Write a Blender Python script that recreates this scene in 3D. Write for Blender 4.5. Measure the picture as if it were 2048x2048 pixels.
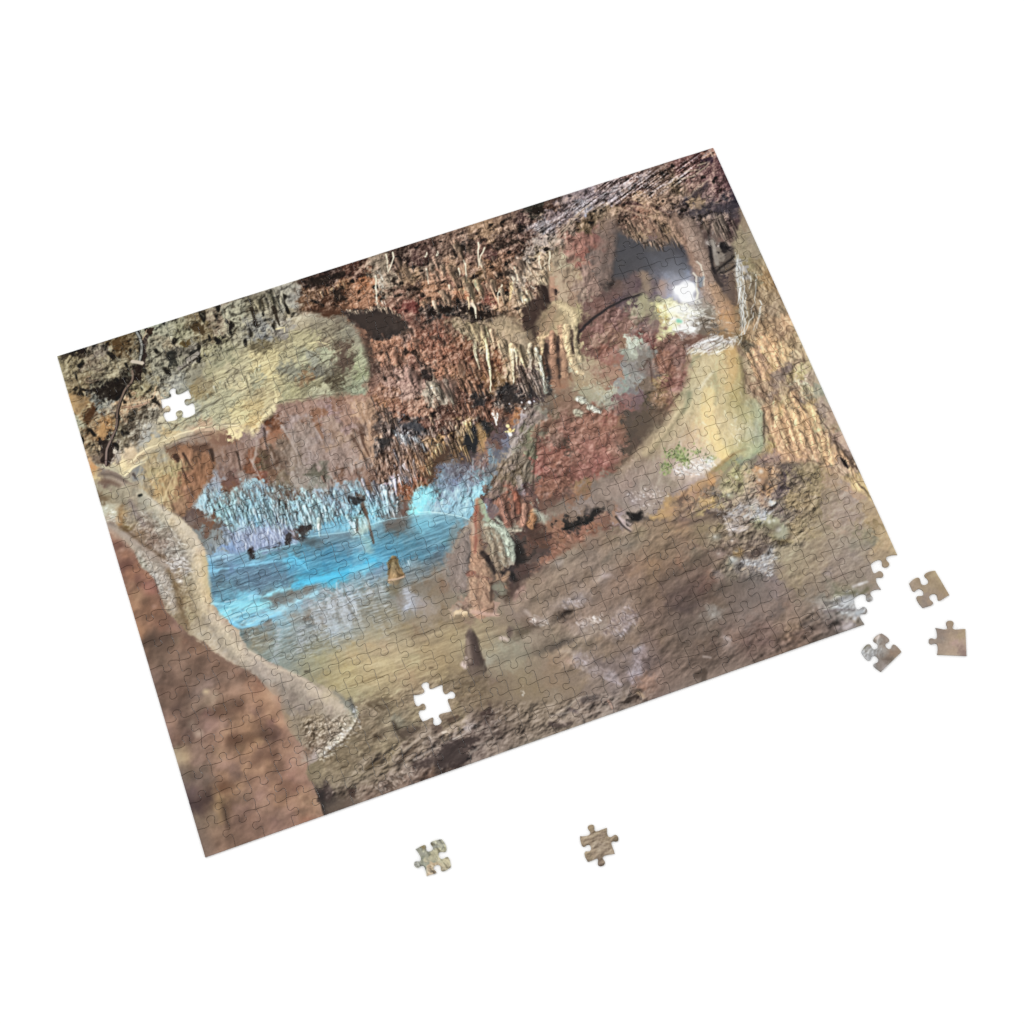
# A 500-piece cave-picture jigsaw on white, five pieces lifted out and lying beside it.
import bpy
import math
import random
import numpy as np
from mathutils import Matrix, Vector
from mathutils.geometry import delaunay_2d_cdt

for o in list(bpy.data.objects):
    bpy.data.objects.remove(o)
scene = bpy.context.scene
C = scene.collection

# ---------------------------------------------------------------- camera
cam_data = bpy.data.cameras.new('camera')
cam_data.sensor_width = 36
cam_data.lens = 61.0
cam_data.clip_start, cam_data.clip_end = .01, 50
cam = bpy.data.objects.new('camera', cam_data)
cam.matrix_world = Matrix(((0.9418020347, 0.3182637552, -0.1082455983, -0.12040435),
                           (-0.3361569675, 0.8890032810, -0.3109206644, -0.42177455),
                           (-0.0027240862, 0.3292132265, 0.9442516777, 1.18007054), (0, 0, 0, 1)))
C.objects.link(cam)
scene.camera = cam
scene.render.resolution_x = scene.render.resolution_y = 1024

# ---------------------------------------------------------------- light: a white studio sweep, one big soft lamp overhead
world = bpy.data.worlds.new('World')
scene.world = world
world.use_nodes = True
bg = world.node_tree.nodes['Background']
bg.inputs[0].default_value = (1, 1, 1, 1)
bg.inputs[1].default_value = 1.0
lamp = bpy.data.lights.new('softbox', 'AREA')
lamp.shape = 'SQUARE'
lamp.size = .9
lamp.energy = 9.5
lamp_ob = bpy.data.objects.new('softbox', lamp)
lamp_ob.location = (-.75, .95, 1.9)
lamp_ob.rotation_euler = (Vector((0, 0, 0)) - lamp_ob.location).to_track_quat('-Z', 'Y').to_euler()
C.objects.link(lamp_ob)
vs_ = scene.view_settings
vs_.view_transform, vs_.look, vs_.exposure, vs_.gamma, vs_.use_curve_mapping = 'Standard', 'None', 0, 1, False
LIGHT = 1.16            # light falling on the flat print, relative to white = 1

# ---------------------------------------------------------------- colours noted for the printed picture
ZOOM = {'A': (100, 600, 400), 'B': (500, 500, 400), 'C': (900, 350, 400), 'D': (1200, 270, 400),
        'E': (150, 900, 400), 'F': (500, 850, 400), 'G': (850, 700, 400), 'H': (1200, 600, 400),
        'I': (250, 1250, 400), 'J': (600, 1200, 400), 'K': (900, 1000, 400), 'L': (1250, 900, 400),
        'M': (1500, 700, 400), 'N': (1650, 1050, 340), 'O': (1500, 1080, 400), 'Q': (1100, 1240, 400)}
SAMPLES = """
A 200,620,8a7d5c 400,560,7d6f5e 600,650,958b70 300,750,7a6a4c 650,420,5a4426 450,500,706660 250,500,3a2c22 1150,400,9c9078 1100,300,8f9580 1250,330,8a8c6a 1450,250,6a5a3c 1600,200,857565 1750,150,9da08a 1200,540,4a4844 1000,560,8a8a78 1400,530,7a7670 1250,620,80806e 1100,700,7a7c70 1200,800,8a9088 900,850,8f8560 850,950,a08060 700,1020,b08a68 600,990,8c8c8c 900,1080,5a5040 800,1250,5a5040 1000,1100,7a7460 950,1300,9a9c90 700,1350,6a6048 650,850,2e2620 560,860,28221c 740,800,332a22 450,1000,7c8080 250,1000,a07840 280,1080,9a8058 400,1050,5a3a20 270,1160,8a8a70 420,1250,8a6a48 500,1260,b88048 520,1380,2a1c14 530,1500,4a382e 400,1450,8a7454 370,1550,b89060 1300,1150,a0a080 1150,1250,c0a878 1000,1350,b8a880 1500,1050,a3a585 1700,900,a8a684 1850,800,c8bc90 1850,1100,cdbf88 1600,750,b0a880 1750,720,a8a080 1800,1250,e0c888 1500,1230,b89878 800,1500,c0a880 700,1640,e0c890 1500,550,9a9670 1700,500,8e8e68 1850,600,b8b088 620,1450,9a9080 650,1600,a09878 1350,1450,8a5c3c 1450,1650,7d5030 1250,1400,6a4a34 1300,1800,855836 1500,1400,5c4030 1700,1350,7a5540 1000,1600,a08c60 1100,1750,a5834e 850,1650,7a7c74 900,1800,8f8060 1050,1500,8a8268 1800,1500,7d5f50 550,1700,7a6656 500,1800,8d8468 700,1850,938868 430,1650,a88a58 1600,1100,a8a684 1400,700,7c7a68 1500,800,8a7c5c 1430,900,8c7a50
B 100,500,5f5a48 200,600,8a8578 330,500,8a8a82 400,400,a09c90 300,800,84807c 100,750,7c7c80 450,700,a29678 150,900,6a6044 300,900,948a68 600,300,3c2820 700,500,4c3020 550,450,6a4a30 800,250,2c1c18 1000,200,4a2c22 900,350,7c5030 1050,450,96603f 850,420,4a2a18 1100,330,9a5830 1250,150,80705a 1300,300,8a7a62 1450,100,3a2820 1550,250,8a6a48 1700,150,6a5848 1650,80,4a322e 1850,250,96684c 1750,350,a06c48 1550,370,4a3428 1850,420,8a5c40 1500,450,7a5442 1550,530,6e342c 1700,470,9c6a48 1750,580,3a2c28 1850,580,2c2a28 900,700,6a6052 950,800,7c7868 1000,950,8a8670 900,950,5e4c40 920,1100,5a4a40 1080,1050,98a078 1120,1180,8e9c6c 950,1250,828668 1050,1300,8c9a78 700,900,8e8068 600,900,a8a278 750,980,a3ab88 600,1050,8f9484 650,1180,6a6a60 500,1080,a0a27c 400,1150,7c7e6c 350,1050,b0a880 600,1300,7a7658 550,1230,866848 400,1400,a09c70 700,1370,a8a882 200,1000,b8aa78 100,1080,c8b884 150,1200,c8b880 50,1280,9c9c78 100,1350,a89870 230,1400,c0b080 300,1380,9c9a74 100,1500,c0a870 200,1560,c8b888 40,1680,d0b070 20,1780,d8c088 850,1270,504838 500,850,a8a078 700,750,857c68 1050,640,4a3a34 1200,680,4a3c34 1200,580,42342c 1300,740,3e3632 1350,800,3a302c 1220,850,3c2e28 1400,680,54443a 1500,720,4e3c32 1550,780,6a5040 1130,850,4c362c 1150,1000,4c3c32 1190,1150,4a3830 1250,950,9c6444 1400,900,8e5a40 1480,860,937060 1300,1050,a0694c 1450,1000,985f42 1600,950,94583c 1700,900,7c4834 1850,800,804632 1800,700,7a4a38 1850,1000,9a583c 1700,1050,a06648 1600,1100,7c5040 1700,1170,40342e 1850,1200,a86a4a 1650,1250,584038 1300,1150,6a4a3c 1250,1250,7e5a4a 1400,1250,966e5e 1500,1250,9c7466 1550,1350,a07a6a 1300,1350,8c5e46 1300,1450,94603c 1400,1500,8a5840 1750,1350,8c7a62 1800,1450,a09078 1900,1350,7a6450 1650,1550,9a6a50 1550,1600,8c5a44 1250,1600,443832 1280,1700,4e443e 1600,1700,3e3c3e 1450,1700,40404a 1750,1700,6a4034 1850,1600,5a3a30 1850,1700,704838 1500,1800,7a7480 1350,1750,5c4c48 1300,1850,3c3634 1850,1830,b08048 350,1550,886858 500,1500,94705e 700,1500,8c6c60 1000,1450,a07860 850,1450,7e5844 400,1650,907a72 550,1700,8a7466 650,1600,84583e 750,1550,987874 950,1600,946e5a 1050,1550,ae8664 800,1700,947866 900,1700,8e7068 1000,1850,8f7460 1150,1600,a07858 1080,1800,7c5c48 700,1800,8d7a74 450,1800,8b7c70 250,1700,6a3c22 270,1780,8e5638 200,1850,86624c 100,1750,867068 150,1650,4a3428 300,1850,7c6652 50,1850,8a7064
C 100,650,7a5a48 350,530,8a6848 130,680,2c221e 250,780,7a5848 400,750,5c3a34 550,800,80563e 500,600,4e3a30 650,700,4a342c 700,580,46302a 600,490,6a5040 750,430,463230 850,330,2e2a22 950,300,443028 1000,450,6a585a 950,480,8a848a 1100,380,706064 1200,250,78686a 1350,200,807078 1300,300,8e8894 1500,100,6a5450 1650,150,8c7878 1800,60,6a504a 1850,150,4e342e 1750,270,58403a 1850,250,a07a58 1850,350,8a5c44 200,900,7c5a44 350,870,8a6040 250,1020,5c4428 450,930,5c3c28 100,900,a07a58 60,1000,8c5e48 150,1180,a8643c 190,1100,b09060 280,1130,6a4c34 400,1100,965e44 380,1180,7a3e30 450,1200,a07850 550,1100,6a4228 590,1100,a88a60 650,1050,90806c 700,1000,9a8a78 750,1080,8c6a50 850,950,a08868 870,1000,b09a78 850,850,907a60 900,800,b09870 950,880,9c805c 800,780,8a7c70 900,650,9a8c80 100,1300,2c221e 300,1330,2a221e 230,1270,807060 380,1290,5a4638 550,1330,7a5c40 640,1280,a08460 1200,600,85584a 1250,650,8a584a 1300,500,6a5438 1150,500,7a6454 1400,400,6e5a40 1500,350,75624a 1400,600,744a42 1500,560,6a564a 1550,480,6a5442 1300,780,8c5446 1200,750,866050 1450,800,68564e 1480,950,665850 1350,950,85685a 1250,950,937858 1150,950,957d60 1100,850,8c7c60 1050,820,8c7a5e 1350,1050,876a5c 1250,1100,8c7260 1150,1100,8e7258 1300,1200,86705e 1200,1200,8a6c54 1000,1100,a07256 1060,1050,a08868 1070,1150,a89070 880,1120,48342c 940,1150,3a2c28 850,1250,50382e 800,1350,4e362c 760,1400,4a342c 800,1550,4a3830 1050,1260,80704c 1000,1350,8f7450 1100,1330,8d7c54 1180,1330,a09060 950,1450,94704e 1200,1400,a8986a 1060,1450,b08c5c 1130,1480,b8a070 1110,1600,b89a6c 1120,1700,b08a60 1000,1650,8c5e46 970,1560,ac8660 880,1600,b89264 980,1750,98684c 1010,1850,96654c 1100,1800,a07856 1190,1550,94805a 1200,1650,a89468 1240,1740,9c8c64 1050,1700,4c3c34 1185,1750,a8a080 1200,1830,b8b890 1300,1850,9c8866 1400,1900,96785a 1700,750,44424a 1800,700,45444c 1650,620,4a4848 1700,900,484448 1600,850,4a4844 1500,1030,2c2624 1750,1000,544648 1880,780,454550 1850,980,68544a 1780,1050,58464a 1600,1050,54443e 1550,1150,5c4440 1700,1200,54444a 1850,1280,8a8668 1820,1400,70604e 1450,1250,684840 1650,1350,74504a 1350,1300,6c5048 1280,1420,58423a 1500,1500,845c4a 1400,1500,785048 1300,1600,68483e 1450,1600,80604c 1600,1550,86624c 1700,1450,7e5a4c 1850,1450,6a5450 1500,1750,8a5a4c 1600,1750,8c5e50 1400,1700,745044 1600,1850,9a7058 1500,1850,8c6650 1650,1600,84644c 1890,1620,7a4c44 1750,1590,a8b49c 1800,1620,98a48c 1750,1680,8c9480 1800,1750,746e64 1880,1700,76766c 1750,1850,82807a 1850,1850,706860 500,1430,8e7658 600,1500,8e7656 700,1550,8a7256 550,1600,a08562 650,1650,9c866a 750,1700,8f8068 450,1500,a08660 150,1500,8a7a58 200,1550,a09068 280,1540,b09c68 100,1450,847050 50,1500,70503c 330,1580,b89c68 420,1600,a07e58 100,1600,805034 300,1750,8a6648 250,1700,98886a 50,1750,85543c 150,1750,744830 400,1750,8a5434 500,1750,9c7656 450,1850,704028 590,1750,b89e70 600,1900,a89068 680,1750,8a745c 770,1750,90846c 720,1850,7a6858 850,1750,988c70 880,1880,a8a080 780,1900,6a5850 930,1800,50443c
D 300,430,7a5a50 200,500,8a7676 400,450,8c7c7c 100,580,766870 600,400,5e463a 700,480,6e5a40 600,530,745a4a 500,480,4e3a32 800,300,6c4440 950,250,5e3a3a 1000,180,523030 1060,220,3a2430 1080,150,8a5c48 900,330,7a5048 1000,320,4e3030 1150,230,704c4a 1100,330,5c3c3e 900,450,6e5048 1000,400,5a3c3c 1100,430,6a484a 1200,420,4a3234 1100,520,80605c 1200,520,58383c 1250,570,3e2c34 850,550,6a5244 900,620,7a6248 960,660,8a7050 850,620,38303a 1050,600,5e4a4c 1150,580,5a4448 1050,690,423c40 1200,680,3e363e 1300,650,352c38 900,740,4a4244 1000,760,4a4446 780,720,3e3232 750,780,2e2628 1250,780,423a3c 400,600,a07c58 300,580,7c5c48 550,650,8c6a50 350,700,503230 250,680,6a4838 450,770,8a6048 550,790,8a6a4c 150,700,7c6248 600,720,5a4038 650,650,806450 300,850,7a5846 400,880,8a644c 500,880,7a5844 500,1000,68504a 400,950,9a7a58 600,950,6c5440 650,900,7c6040 700,1000,6c5644 750,950,85664e 250,850,503c32 480,1050,807058 300,1100,45434a 250,1200,444448 600,1180,454650 450,1250,484a54 700,1250,50535f 550,1350,4e4a55 800,1150,3a3640 750,1100,383238 600,1100,54505a 800,1250,3a3f50 850,1320,56627c 650,1350,65687a 350,1380,5a4848 350,1450,584448 430,1380,75604c 450,1450,6a5846 550,1430,58484a 600,1450,846454 650,1500,6a6068 500,1550,50404a 420,1580,8a845c 440,1660,7a744e 560,1600,6c684e 650,1590,75738a 800,880,604840 900,900,6c5450 850,950,7a5c50 920,1000,85706a 830,1050,755448 900,1080,7c6458 1000,1050,705850 900,1150,85695a 1000,1200,80685c 920,1250,7e5c4a 980,1280,a88a70 930,1290,8a5e48 1050,1280,8a7466 1050,1380,86705e 1050,1480,826e5e 1100,1420,907868 1150,1500,705a4a 1050,1600,7a6c56 1100,1650,74624e 1200,1550,72543c 1250,1450,5c4a3e 1200,1350,6c5a4c 1050,880,6a5648 1100,830,5a4a44 1200,850,443838 1300,830,48383a 1150,950,5e5048 1050,950,4c3c38 1200,950,685248 1250,900,4a3a38 1200,1080,2c2626 1100,1050,8a8078 1120,1150,70685c 1170,1180,686054 1230,1180,504840 1250,1100,4c443e 1070,1150,443a36 1130,1350,3a3234 1150,1420,3a3032 1200,1270,4c443c 1250,1300,6c5a44 1350,850,7a6850 1350,1000,847658 1450,1000,857860 1400,1100,84785a 1500,1150,87785c 1450,1250,80744e 1550,1250,82704c 1350,1300,908e88 1400,1450,7c6c50 1500,1400,7a7050 1600,1400,8c6c40 1600,1550,8a7250 1650,1650,90785a 1750,1700,8c7656 1700,1800,a8845c 1800,1800,b88c60 1550,1700,7e6a50 1450,1750,75684e 1600,1850,a48258 1250,1650,9c704a 1200,1650,947058 1250,1750,ac7840 1300,1800,8c6a40 1150,1700,a08a70 1000,1720,6e6450 1050,1800,64584a 1150,1800,947a5c
E 170,180,b07840 210,270,b8a068 150,80,9a8060 300,200,70645a 400,240,7c6a5c 300,320,6c5244 420,330,8a7464 550,320,8c8068 330,400,8c8464 270,450,6c5a3c 450,420,8e8466 300,560,a8a888 370,620,b0ac8c 360,700,988a74 330,740,7c6c5c 470,600,9c7c4c 440,680,946c3c 550,680,948468 560,520,7c6c58 640,490,808068 700,500,8e9078 750,500,909478 600,620,7c7268 680,680,7c6e60 750,620,979a86 850,700,a0a08c 950,680,b09a70 850,800,948a78 700,780,846f5c 750,880,745e4e 850,900,7c6a5c 950,850,8c8072 1050,850,a09482 1100,780,a89c84 1150,900,a89e8a 1000,950,9c988c 900,980,8c857a 1100,1000,a8a090 1200,950,b09878 1250,1050,b49c70 1000,1080,a09c98 1080,1150,a8a49c 950,1120,a09a92 900,1080,8e7e6c 1000,1200,8c7658 1200,1150,b09c70 1100,1250,9c9070 1250,1250,baa06c 1000,1250,b0a898 1050,1350,8a7858 1150,1400,a08c64 1250,1400,b09868 1050,1450,8c7850 1200,1550,ac9870 1280,1500,a89470 1000,1500,6a5638 1050,1600,7c6a4c 1100,1600,94845c 1050,1680,746044 1150,1700,9a8a6c 1300,1600,9a8c7c 1250,1750,a89878 1400,1650,a69682 1450,1750,a89a84 1550,1800,a8987e 1300,1850,a8987c 1550,1900,a89c88 500,830,8c7a68 600,880,948474 750,1000,988678 850,1080,988878 700,970,908070 900,1180,8e7c6a 650,1020,8a8478 720,1100,8c8678 800,1180,938e86 850,1250,96908a 860,1350,8c847a 900,1450,8c7e6c 930,1550,94866e 600,960,847868 650,1080,94907c 800,1300,9c9488 500,740,6e5830 600,850,7c6040 700,940,6c5240 850,1050,74604c 980,1300,78603c 1000,1480,684e30 380,830,84604c 450,950,8f6c58 500,1000,845c48 430,920,6e4a40 500,1100,6a4840 600,1150,845a44 550,1200,8a5e48 600,1250,7c5448 700,1200,8a5c44 700,1300,80544a 550,1300,8a6650 750,1350,7c5044 600,1400,88684c 680,1450,6a5040 580,1500,926c50 750,1450,7e5a48 800,1550,7c5844 700,1550,845f48 650,1650,8c6850 620,1750,90694c 750,1650,7e5b48 850,1700,785444 950,1700,76584c 800,1780,705444 720,1830,54443a 780,1800,4c403a 900,1850,6a5648 750,1900,665244 1050,1850,6e5244 1150,1880,75594a 1150,300,86583a 1100,500,885c40 1200,200,7c5034 1000,550,8a6444 1250,350,8c5c3c 1050,630,7a583c 800,250,9c8c5c 780,400,a8854e 850,480,a8905c 900,250,a09058 950,350,9c7c4c 1100,620,5c4a44 1100,700,685850 1200,650,644c40 1150,760,645044 1300,680,6e4c38 1300,350,8f94a0 1250,500,a0b4b8 1350,450,90a4a8 1500,300,6a4a40 1450,400,6e4a38 1400,600,84aca8 1550,500,9cb8b4 1650,550,90b8c0 1750,500,90b0b8 1800,400,88a0a8 1700,350,8ca8b0 1650,250,7a6a60 1800,250,784c3c 1850,600,98b8cc 1550,700,84a8b4 1650,720,9cb4c4 1800,700,90a8c0 1850,800,98aacc 1700,800,8c9cb8 1550,800,7c94b4 1350,750,5a5048 1300,850,747c7c 1350,950,707c80 1430,830,708090 1250,850,6c706c 1500,900,6c88b0 1600,900,7c94b8 1700,920,7484a4 1800,900,8494b8 1350,1030,7ca4c0 1450,1030,88a8c4 1400,1100,5c7080 1600,1050,6a94ac 1750,1100,78b4cc 1300,1160,7cb8d4 1550,1150,6880a0 1400,1200,546878 1700,1180,5c7088 1850,1200,5c6c84 1400,1300,5c6c74 1600,1300,546474 1800,1280,5a687c 1350,1400,5c8090 1500,1400,608898 1450,1450,64a4bc 1550,1450,68b8d0 1700,1430,6cc4dc 1800,1450,74645c 1600,1500,8cd8e4 1750,1500,78c0d4 1450,1580,80d4e0 1650,1580,74c0d8 1850,1550,74c8e0 1800,1620,70a0b8 1600,1650,5cb0d4 1700,1680,68a0b8 1850,1680,6c645a 1750,1750,6c6450 1650,1800,5e5a4c 1850,1800,706850 1750,1880,7c7860
F 450,100,887468 300,300,6c5848 200,350,604838 400,250,7a6858 600,150,86746a 750,100,8a6c58 850,150,94765e 600,300,8a7870 700,250,8c766a 800,300,8c7468 1000,250,957a6c 900,350,8c7468 1050,380,8c786c 400,400,7a6858 500,450,7c6e62 650,480,626050 650,560,7a7a6c 800,550,8a8078 450,560,8a8074 300,520,74644e 200,480,6c4e38 50,480,743c24 30,350,7c4a30 150,350,5c4a34 1000,500,84685c 900,500,70503e 1100,480,7c5c4a 1150,150,a88060 1080,100,50382c 1150,300,a07a5c 1200,400,8a6850 1300,50,4c3c38 1300,160,44403e 1400,130,745848 1500,120,8c8c90 1600,40,3c3c44 1650,200,4c3830 1550,230,54403c 1450,280,5c4438 1350,300,6c4c3a 1600,300,8a6448 1650,330,94643c 1450,400,684838 1300,420,7c5844 1550,420,7c5a4a 1500,480,90807c 1420,540,a894a4 1550,560,8c4c30 1630,530,9c5a3c 1470,620,84482c 1500,700,84502c 1300,520,6c5448 1200,520,6a4c3c 1350,600,909cac 1380,650,6c4c3c 1800,130,b88c50 1850,80,5c3c30 1780,250,8c7048 1850,250,54443a 1800,330,584436 1700,400,946038 1720,480,745030 1750,520,5c4434 1700,600,6a4c30 100,620,8494a0 100,750,94b0bc 300,700,7a6858 400,680,6c4c38 250,800,88a4a8 350,860,6c5448 450,800,a4c4c8 550,720,b0d4d8 600,800,c0dcd8 530,870,a8c4c4 700,700,98a8b4 750,850,98b4b8 850,800,8c94a0 850,650,8098a8 950,650,8c98a4 1050,620,849ca4 1050,720,5c4438 950,850,7ca8b8 200,920,8498b0 350,930,88a4b4 500,930,88b0bc 100,880,8cb4c8 50,950,7cb0cc 80,1050,8490b0 200,1050,8490b0 150,1150,7c8cac 300,1000,7c88a8 300,1130,7484a4 380,1050,4c4c5c 440,1080,8494ac 530,1030,3c3438 500,1000,5c4c48 560,1090,4c5054 650,960,98b8b8 1000,920,9cd0d8 980,1000,a8c4bc 850,920,68b4cc 820,980,70b4cc 700,1010,5c98b4 650,1010,5c8498 900,990,70b8d0 1100,920,88b8b4 1090,1000,8ca898 1120,860,6c6458 1200,850,70b4c4 1250,880,78b8cc 1200,780,8cc0cc 1300,780,8cb4bc 1320,850,68787c 1280,700,9cb4c4 1400,800,7c9aa4 1450,780,6c5444 1500,830,645048 1480,870,645044 1180,700,8098a4 1230,640,6a6060 1600,700,78c4d4 1650,780,78d4e0 1600,830,84e0ec 1730,700,6cb8cc 1780,800,7cb4c8 1850,750,7c9cb4 1870,620,7088a0 1820,450,585868 1880,400,707888 1850,520,606878 1780,600,607c88 1900,800,80b4cc 100,1260,708c98 300,1220,5c7480 200,1300,60a0b8 450,1230,5c7c84 650,1160,54646c 700,1100,6c8898 850,1100,5c8090 950,1080,5c7480 850,1070,5c7c8c 600,1090,70a4b8 1250,1000,608898 1400,970,685c54 1350,1000,5c5048 1450,950,6c6058 1550,1000,607880 1650,930,6cacc0 1720,980,68a8bc 1850,930,70a8bc 1750,1080,5c8498 1500,1080,548090 1350,1080,508498 1450,1180,4c88a0 1600,1150,4c8094 1700,1200,4c7488 1850,1050,608898 1850,1180,54687c 1250,1200,4c94b4 1300,1130,54889c 1120,1150,84b0b0 1050,1200,8cb4c8 950,1200,54788c 850,1200,5c8098 750,1250,4080a0 650,1250,4888a4 550,1250,4c84a0 500,1320,48a8cc 400,1300,58bcdc 450,1350,58b8dc 600,1400,3c98bc 750,1350,3888ac 850,1350,3c88a8 950,1300,3c84a8 700,1450,40b0d4 850,1450,3cb8dc 800,1480,3cbce4 950,1400,3cb8e0 550,1500,44a8cc 500,1520,3cb4d4 1050,1330,60a8c4 1150,1310,40b8e0 1100,1380,74c4dc 1250,1300,4ca0c4 1350,1230,4c90ac 1500,1270,5088a0 1650,1270,548498 1700,1350,606c74 1800,1280,54606c 1550,1350,788890 250,1380,54748c 100,1420,54687c 250,1480,586c80 100,1550,54687c 350,1480,546478 400,1400,4c88a8 300,1580,84c4d8 250,1640,686058 400,1620,70685c 550,1590,706c64 600,1640,84b8cc 50,1650,90b8d0 80,1750,84dce8 250,1700,6c645c 300,1750,74a8bc 450,1700,7cb0c8 50,1900,68b8dc 200,1850,74b0cc 300,1830,7cb4cc 550,1720,848c98 700,1600,88949c 900,1550,788c98 1050,1480,7494a4 1200,1450,6c8494 1250,1400,7088a0 800,1700,6c6458 950,1650,84949c 1000,1700,7c848c 700,1780,7c7c7c 900,1800,74726c 550,1850,6c5c4c 400,1850,848478 700,1850,8c8c94 650,1900,7c7468 1150,1600,7c7c70 1150,1750,7c7864 1250,1850,80785c 1050,1850,847c64 1300,1650,707870 1400,1580,686044 1450,1700,706454 1530,1650,909098 1520,1750,a0a4bc 1650,1750,8c8280 1600,1550,706450 1700,1500,70604c 1550,1450,687070 1850,1450,7c6c58 1850,1550,785c44 1750,1620,74644c 1850,1800,746044 1720,1800,8c7e6c 1400,1850,847858 1600,1880,847458
G 100,100,8a5840 200,200,965e40 60,60,7a4a36 300,60,7c4a34 400,100,70402e 350,180,8c5a3c 530,100,905c3c 700,100,8a5230 650,250,85582e 700,300,70522e 800,100,a07850 950,150,6c5a52 950,250,70584c 1030,200,6c5c54 300,280,90603f 300,400,5c382c 400,330,8a5a3c 500,350,744830 500,420,34302e 200,330,6a543c 200,420,746654 250,470,4c4034 80,400,8c8470 60,450,948c78 130,500,9a907c 350,480,6c4434 300,580,58382c 150,620,503428 50,650,503830 200,700,5c3c30 400,620,5c3a2c 500,560,70442f 550,500,3c3434 650,560,744834 600,650,6c4434 800,420,2c2a2a 1000,400,2e2e32 950,340,4c3c38 850,470,403834 1080,470,44383c 1100,400,5c4842 800,530,403834 900,530,503c30 800,620,7c4c34 870,640,a06438 750,680,5c4438 700,760,544040 450,830,2c2c2c 430,920,2e2e2e 560,720,30302e 590,770,38322c 540,800,7a5c28 540,880,8c6a38 570,900,a8784a 380,730,947040 350,850,7c6038 340,1000,7c5834 300,950,38302e 200,800,4a3830 70,800,4c3830 100,900,a0784c 60,1000,7c5a34 150,980,5a4634 100,1080,54402f 50,1200,644430 400,1020,443c3c 450,1080,54484a 650,900,644a42 700,850,54484e 780,880,6a6a7c 650,1000,6c625f 700,980,585a66 600,1020,845c48 550,1100,7c6058 600,1150,6a6c70 650,1050,607480 500,1150,74646a 400,1180,5c5460 300,1150,585460 200,1180,606070 150,1250,586878 300,1280,7080a0 450,1250,74889c 550,1250,648088 350,1350,80a4b8 250,1380,80a0b4 500,1320,7cb0c0 500,1380,84c0d0 50,1380,78bccc 30,1450,7cd8e4 150,1480,88a8b8 250,1500,88b8cc 350,1480,78a4b8 430,1480,90c8d4 380,1550,84b4c4 100,1540,88b0c0 450,1550,80b4c8 50,1650,80b4c4 150,1680,6894a8 300,1700,709cac 100,1780,68a0b4 200,1850,609098 100,1900,58889c 930,650,8a7c7c 920,750,7c6e6a 1000,700,74665c 870,880,857a74 830,980,8a8070 950,900,6a5e50 1050,620,7a6c62 1100,600,747060 1050,780,6e6854 1020,850,70704c 1000,930,5a5a40 1020,1000,6c6c4c 900,1000,6e6252 780,1080,84725c 800,1120,88766a 700,1200,6e5e4a 850,1150,605440 950,1150,6a6050 1000,1200,6a5e4c 650,1300,6c5a4c 750,1280,6a5a44 880,1280,746a60 900,1340,84747a 650,1420,705c50 600,1400,665650 620,1500,645258 680,1550,6c5a58 1000,1350,5c4440 750,1500,845440 870,1400,8c4c34 890,1500,80503c 960,1520,90604a 960,1600,8c644e 1050,1620,94623c 780,1600,80584a 850,1600,5c4038 800,1680,8a6450 1090,1570,90947e 1150,1650,74705c 1150,800,785844 1200,700,7c5844 1300,650,7c5444 1400,750,885848 1600,700,8c5a46 1700,650,8c5c48 1750,800,8c5844 1850,700,80583f 1850,850,885844 1100,900,744a3c 1200,950,8c5444 1200,860,5c4438 1350,950,54443a 1300,1000,885040 1450,950,8c5a48 1600,950,90584a 1750,1000,94584a 1850,1000,9a6654 1100,1050,844c40 1250,1080,905844 1100,1180,884a40 1200,1200,905448 1250,1150,6a4438 1400,1200,804c40 1550,1150,8c5448 1700,1100,94544a 1750,1180,884c3e 1150,1280,84503e 1250,1300,8a5844 1350,1250,80503e 1150,1380,84543f 1300,1420,6c483c 1400,1350,6a4c40 1500,1300,80603f 1500,1350,8c6040 1400,1450,80543c 1200,1480,6c4c3e 1100,1450,5c403a 1250,600,60503c 1300,500,785a44 1200,500,6c5a48 1400,550,7c5c48 1600,200,988462 1500,250,907a56 1400,120,a09068 1450,130,a8a480 1750,280,90785c 1700,380,9c9474 1600,390,908e70 1750,450,8c8c74 1850,150,7c5c4c 1850,350,80807a 1900,500,6c5250 1220,150,885840 1260,300,8c6044 1350,200,80583c 1300,100,4c3e38 1200,250,605858 1140,250,98a088 1160,380,98a890 1100,130,a89c80 1700,1250,746454 1650,1350,78685c 1500,1480,705e50 1300,1530,6c5a4a 1250,1600,6e5a4a 1400,1600,705c4c 1550,1450,7c6e68 1800,1350,847064 1850,1250,8a7460 1880,1330,a08a7c 1500,1550,705c4c 1700,1480,746458 1850,1480,7c7064 1650,1620,7c5848 1500,1780,7c503f 1400,1780,4c3e3a 1300,1700,80573f 1300,1850,84583f 1200,1800,5a3e32 1150,1850,60402f 1000,1750,54403a 1050,1850,503a32 900,1880,484440 1600,1780,80543f 1500,1850,7c5440 1700,1750,745c4c 1650,1830,806852 1850,1700,7a6852 1750,1850,80684e 1400,1880,7c5844 510,1480,8a7860 540,1540,90a080 510,1600,7c5a4a 580,1600,84947c 480,1700,945848 450,1680,a09080 560,1750,98907c 500,1800,96503f 650,1720,94a48c 740,1760,9cac94 780,1850,8c9c84 650,1850,7c6858 600,1850,8c7c64 400,1750,847064 370,1850,7a685c 880,1740,8c806c
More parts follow.
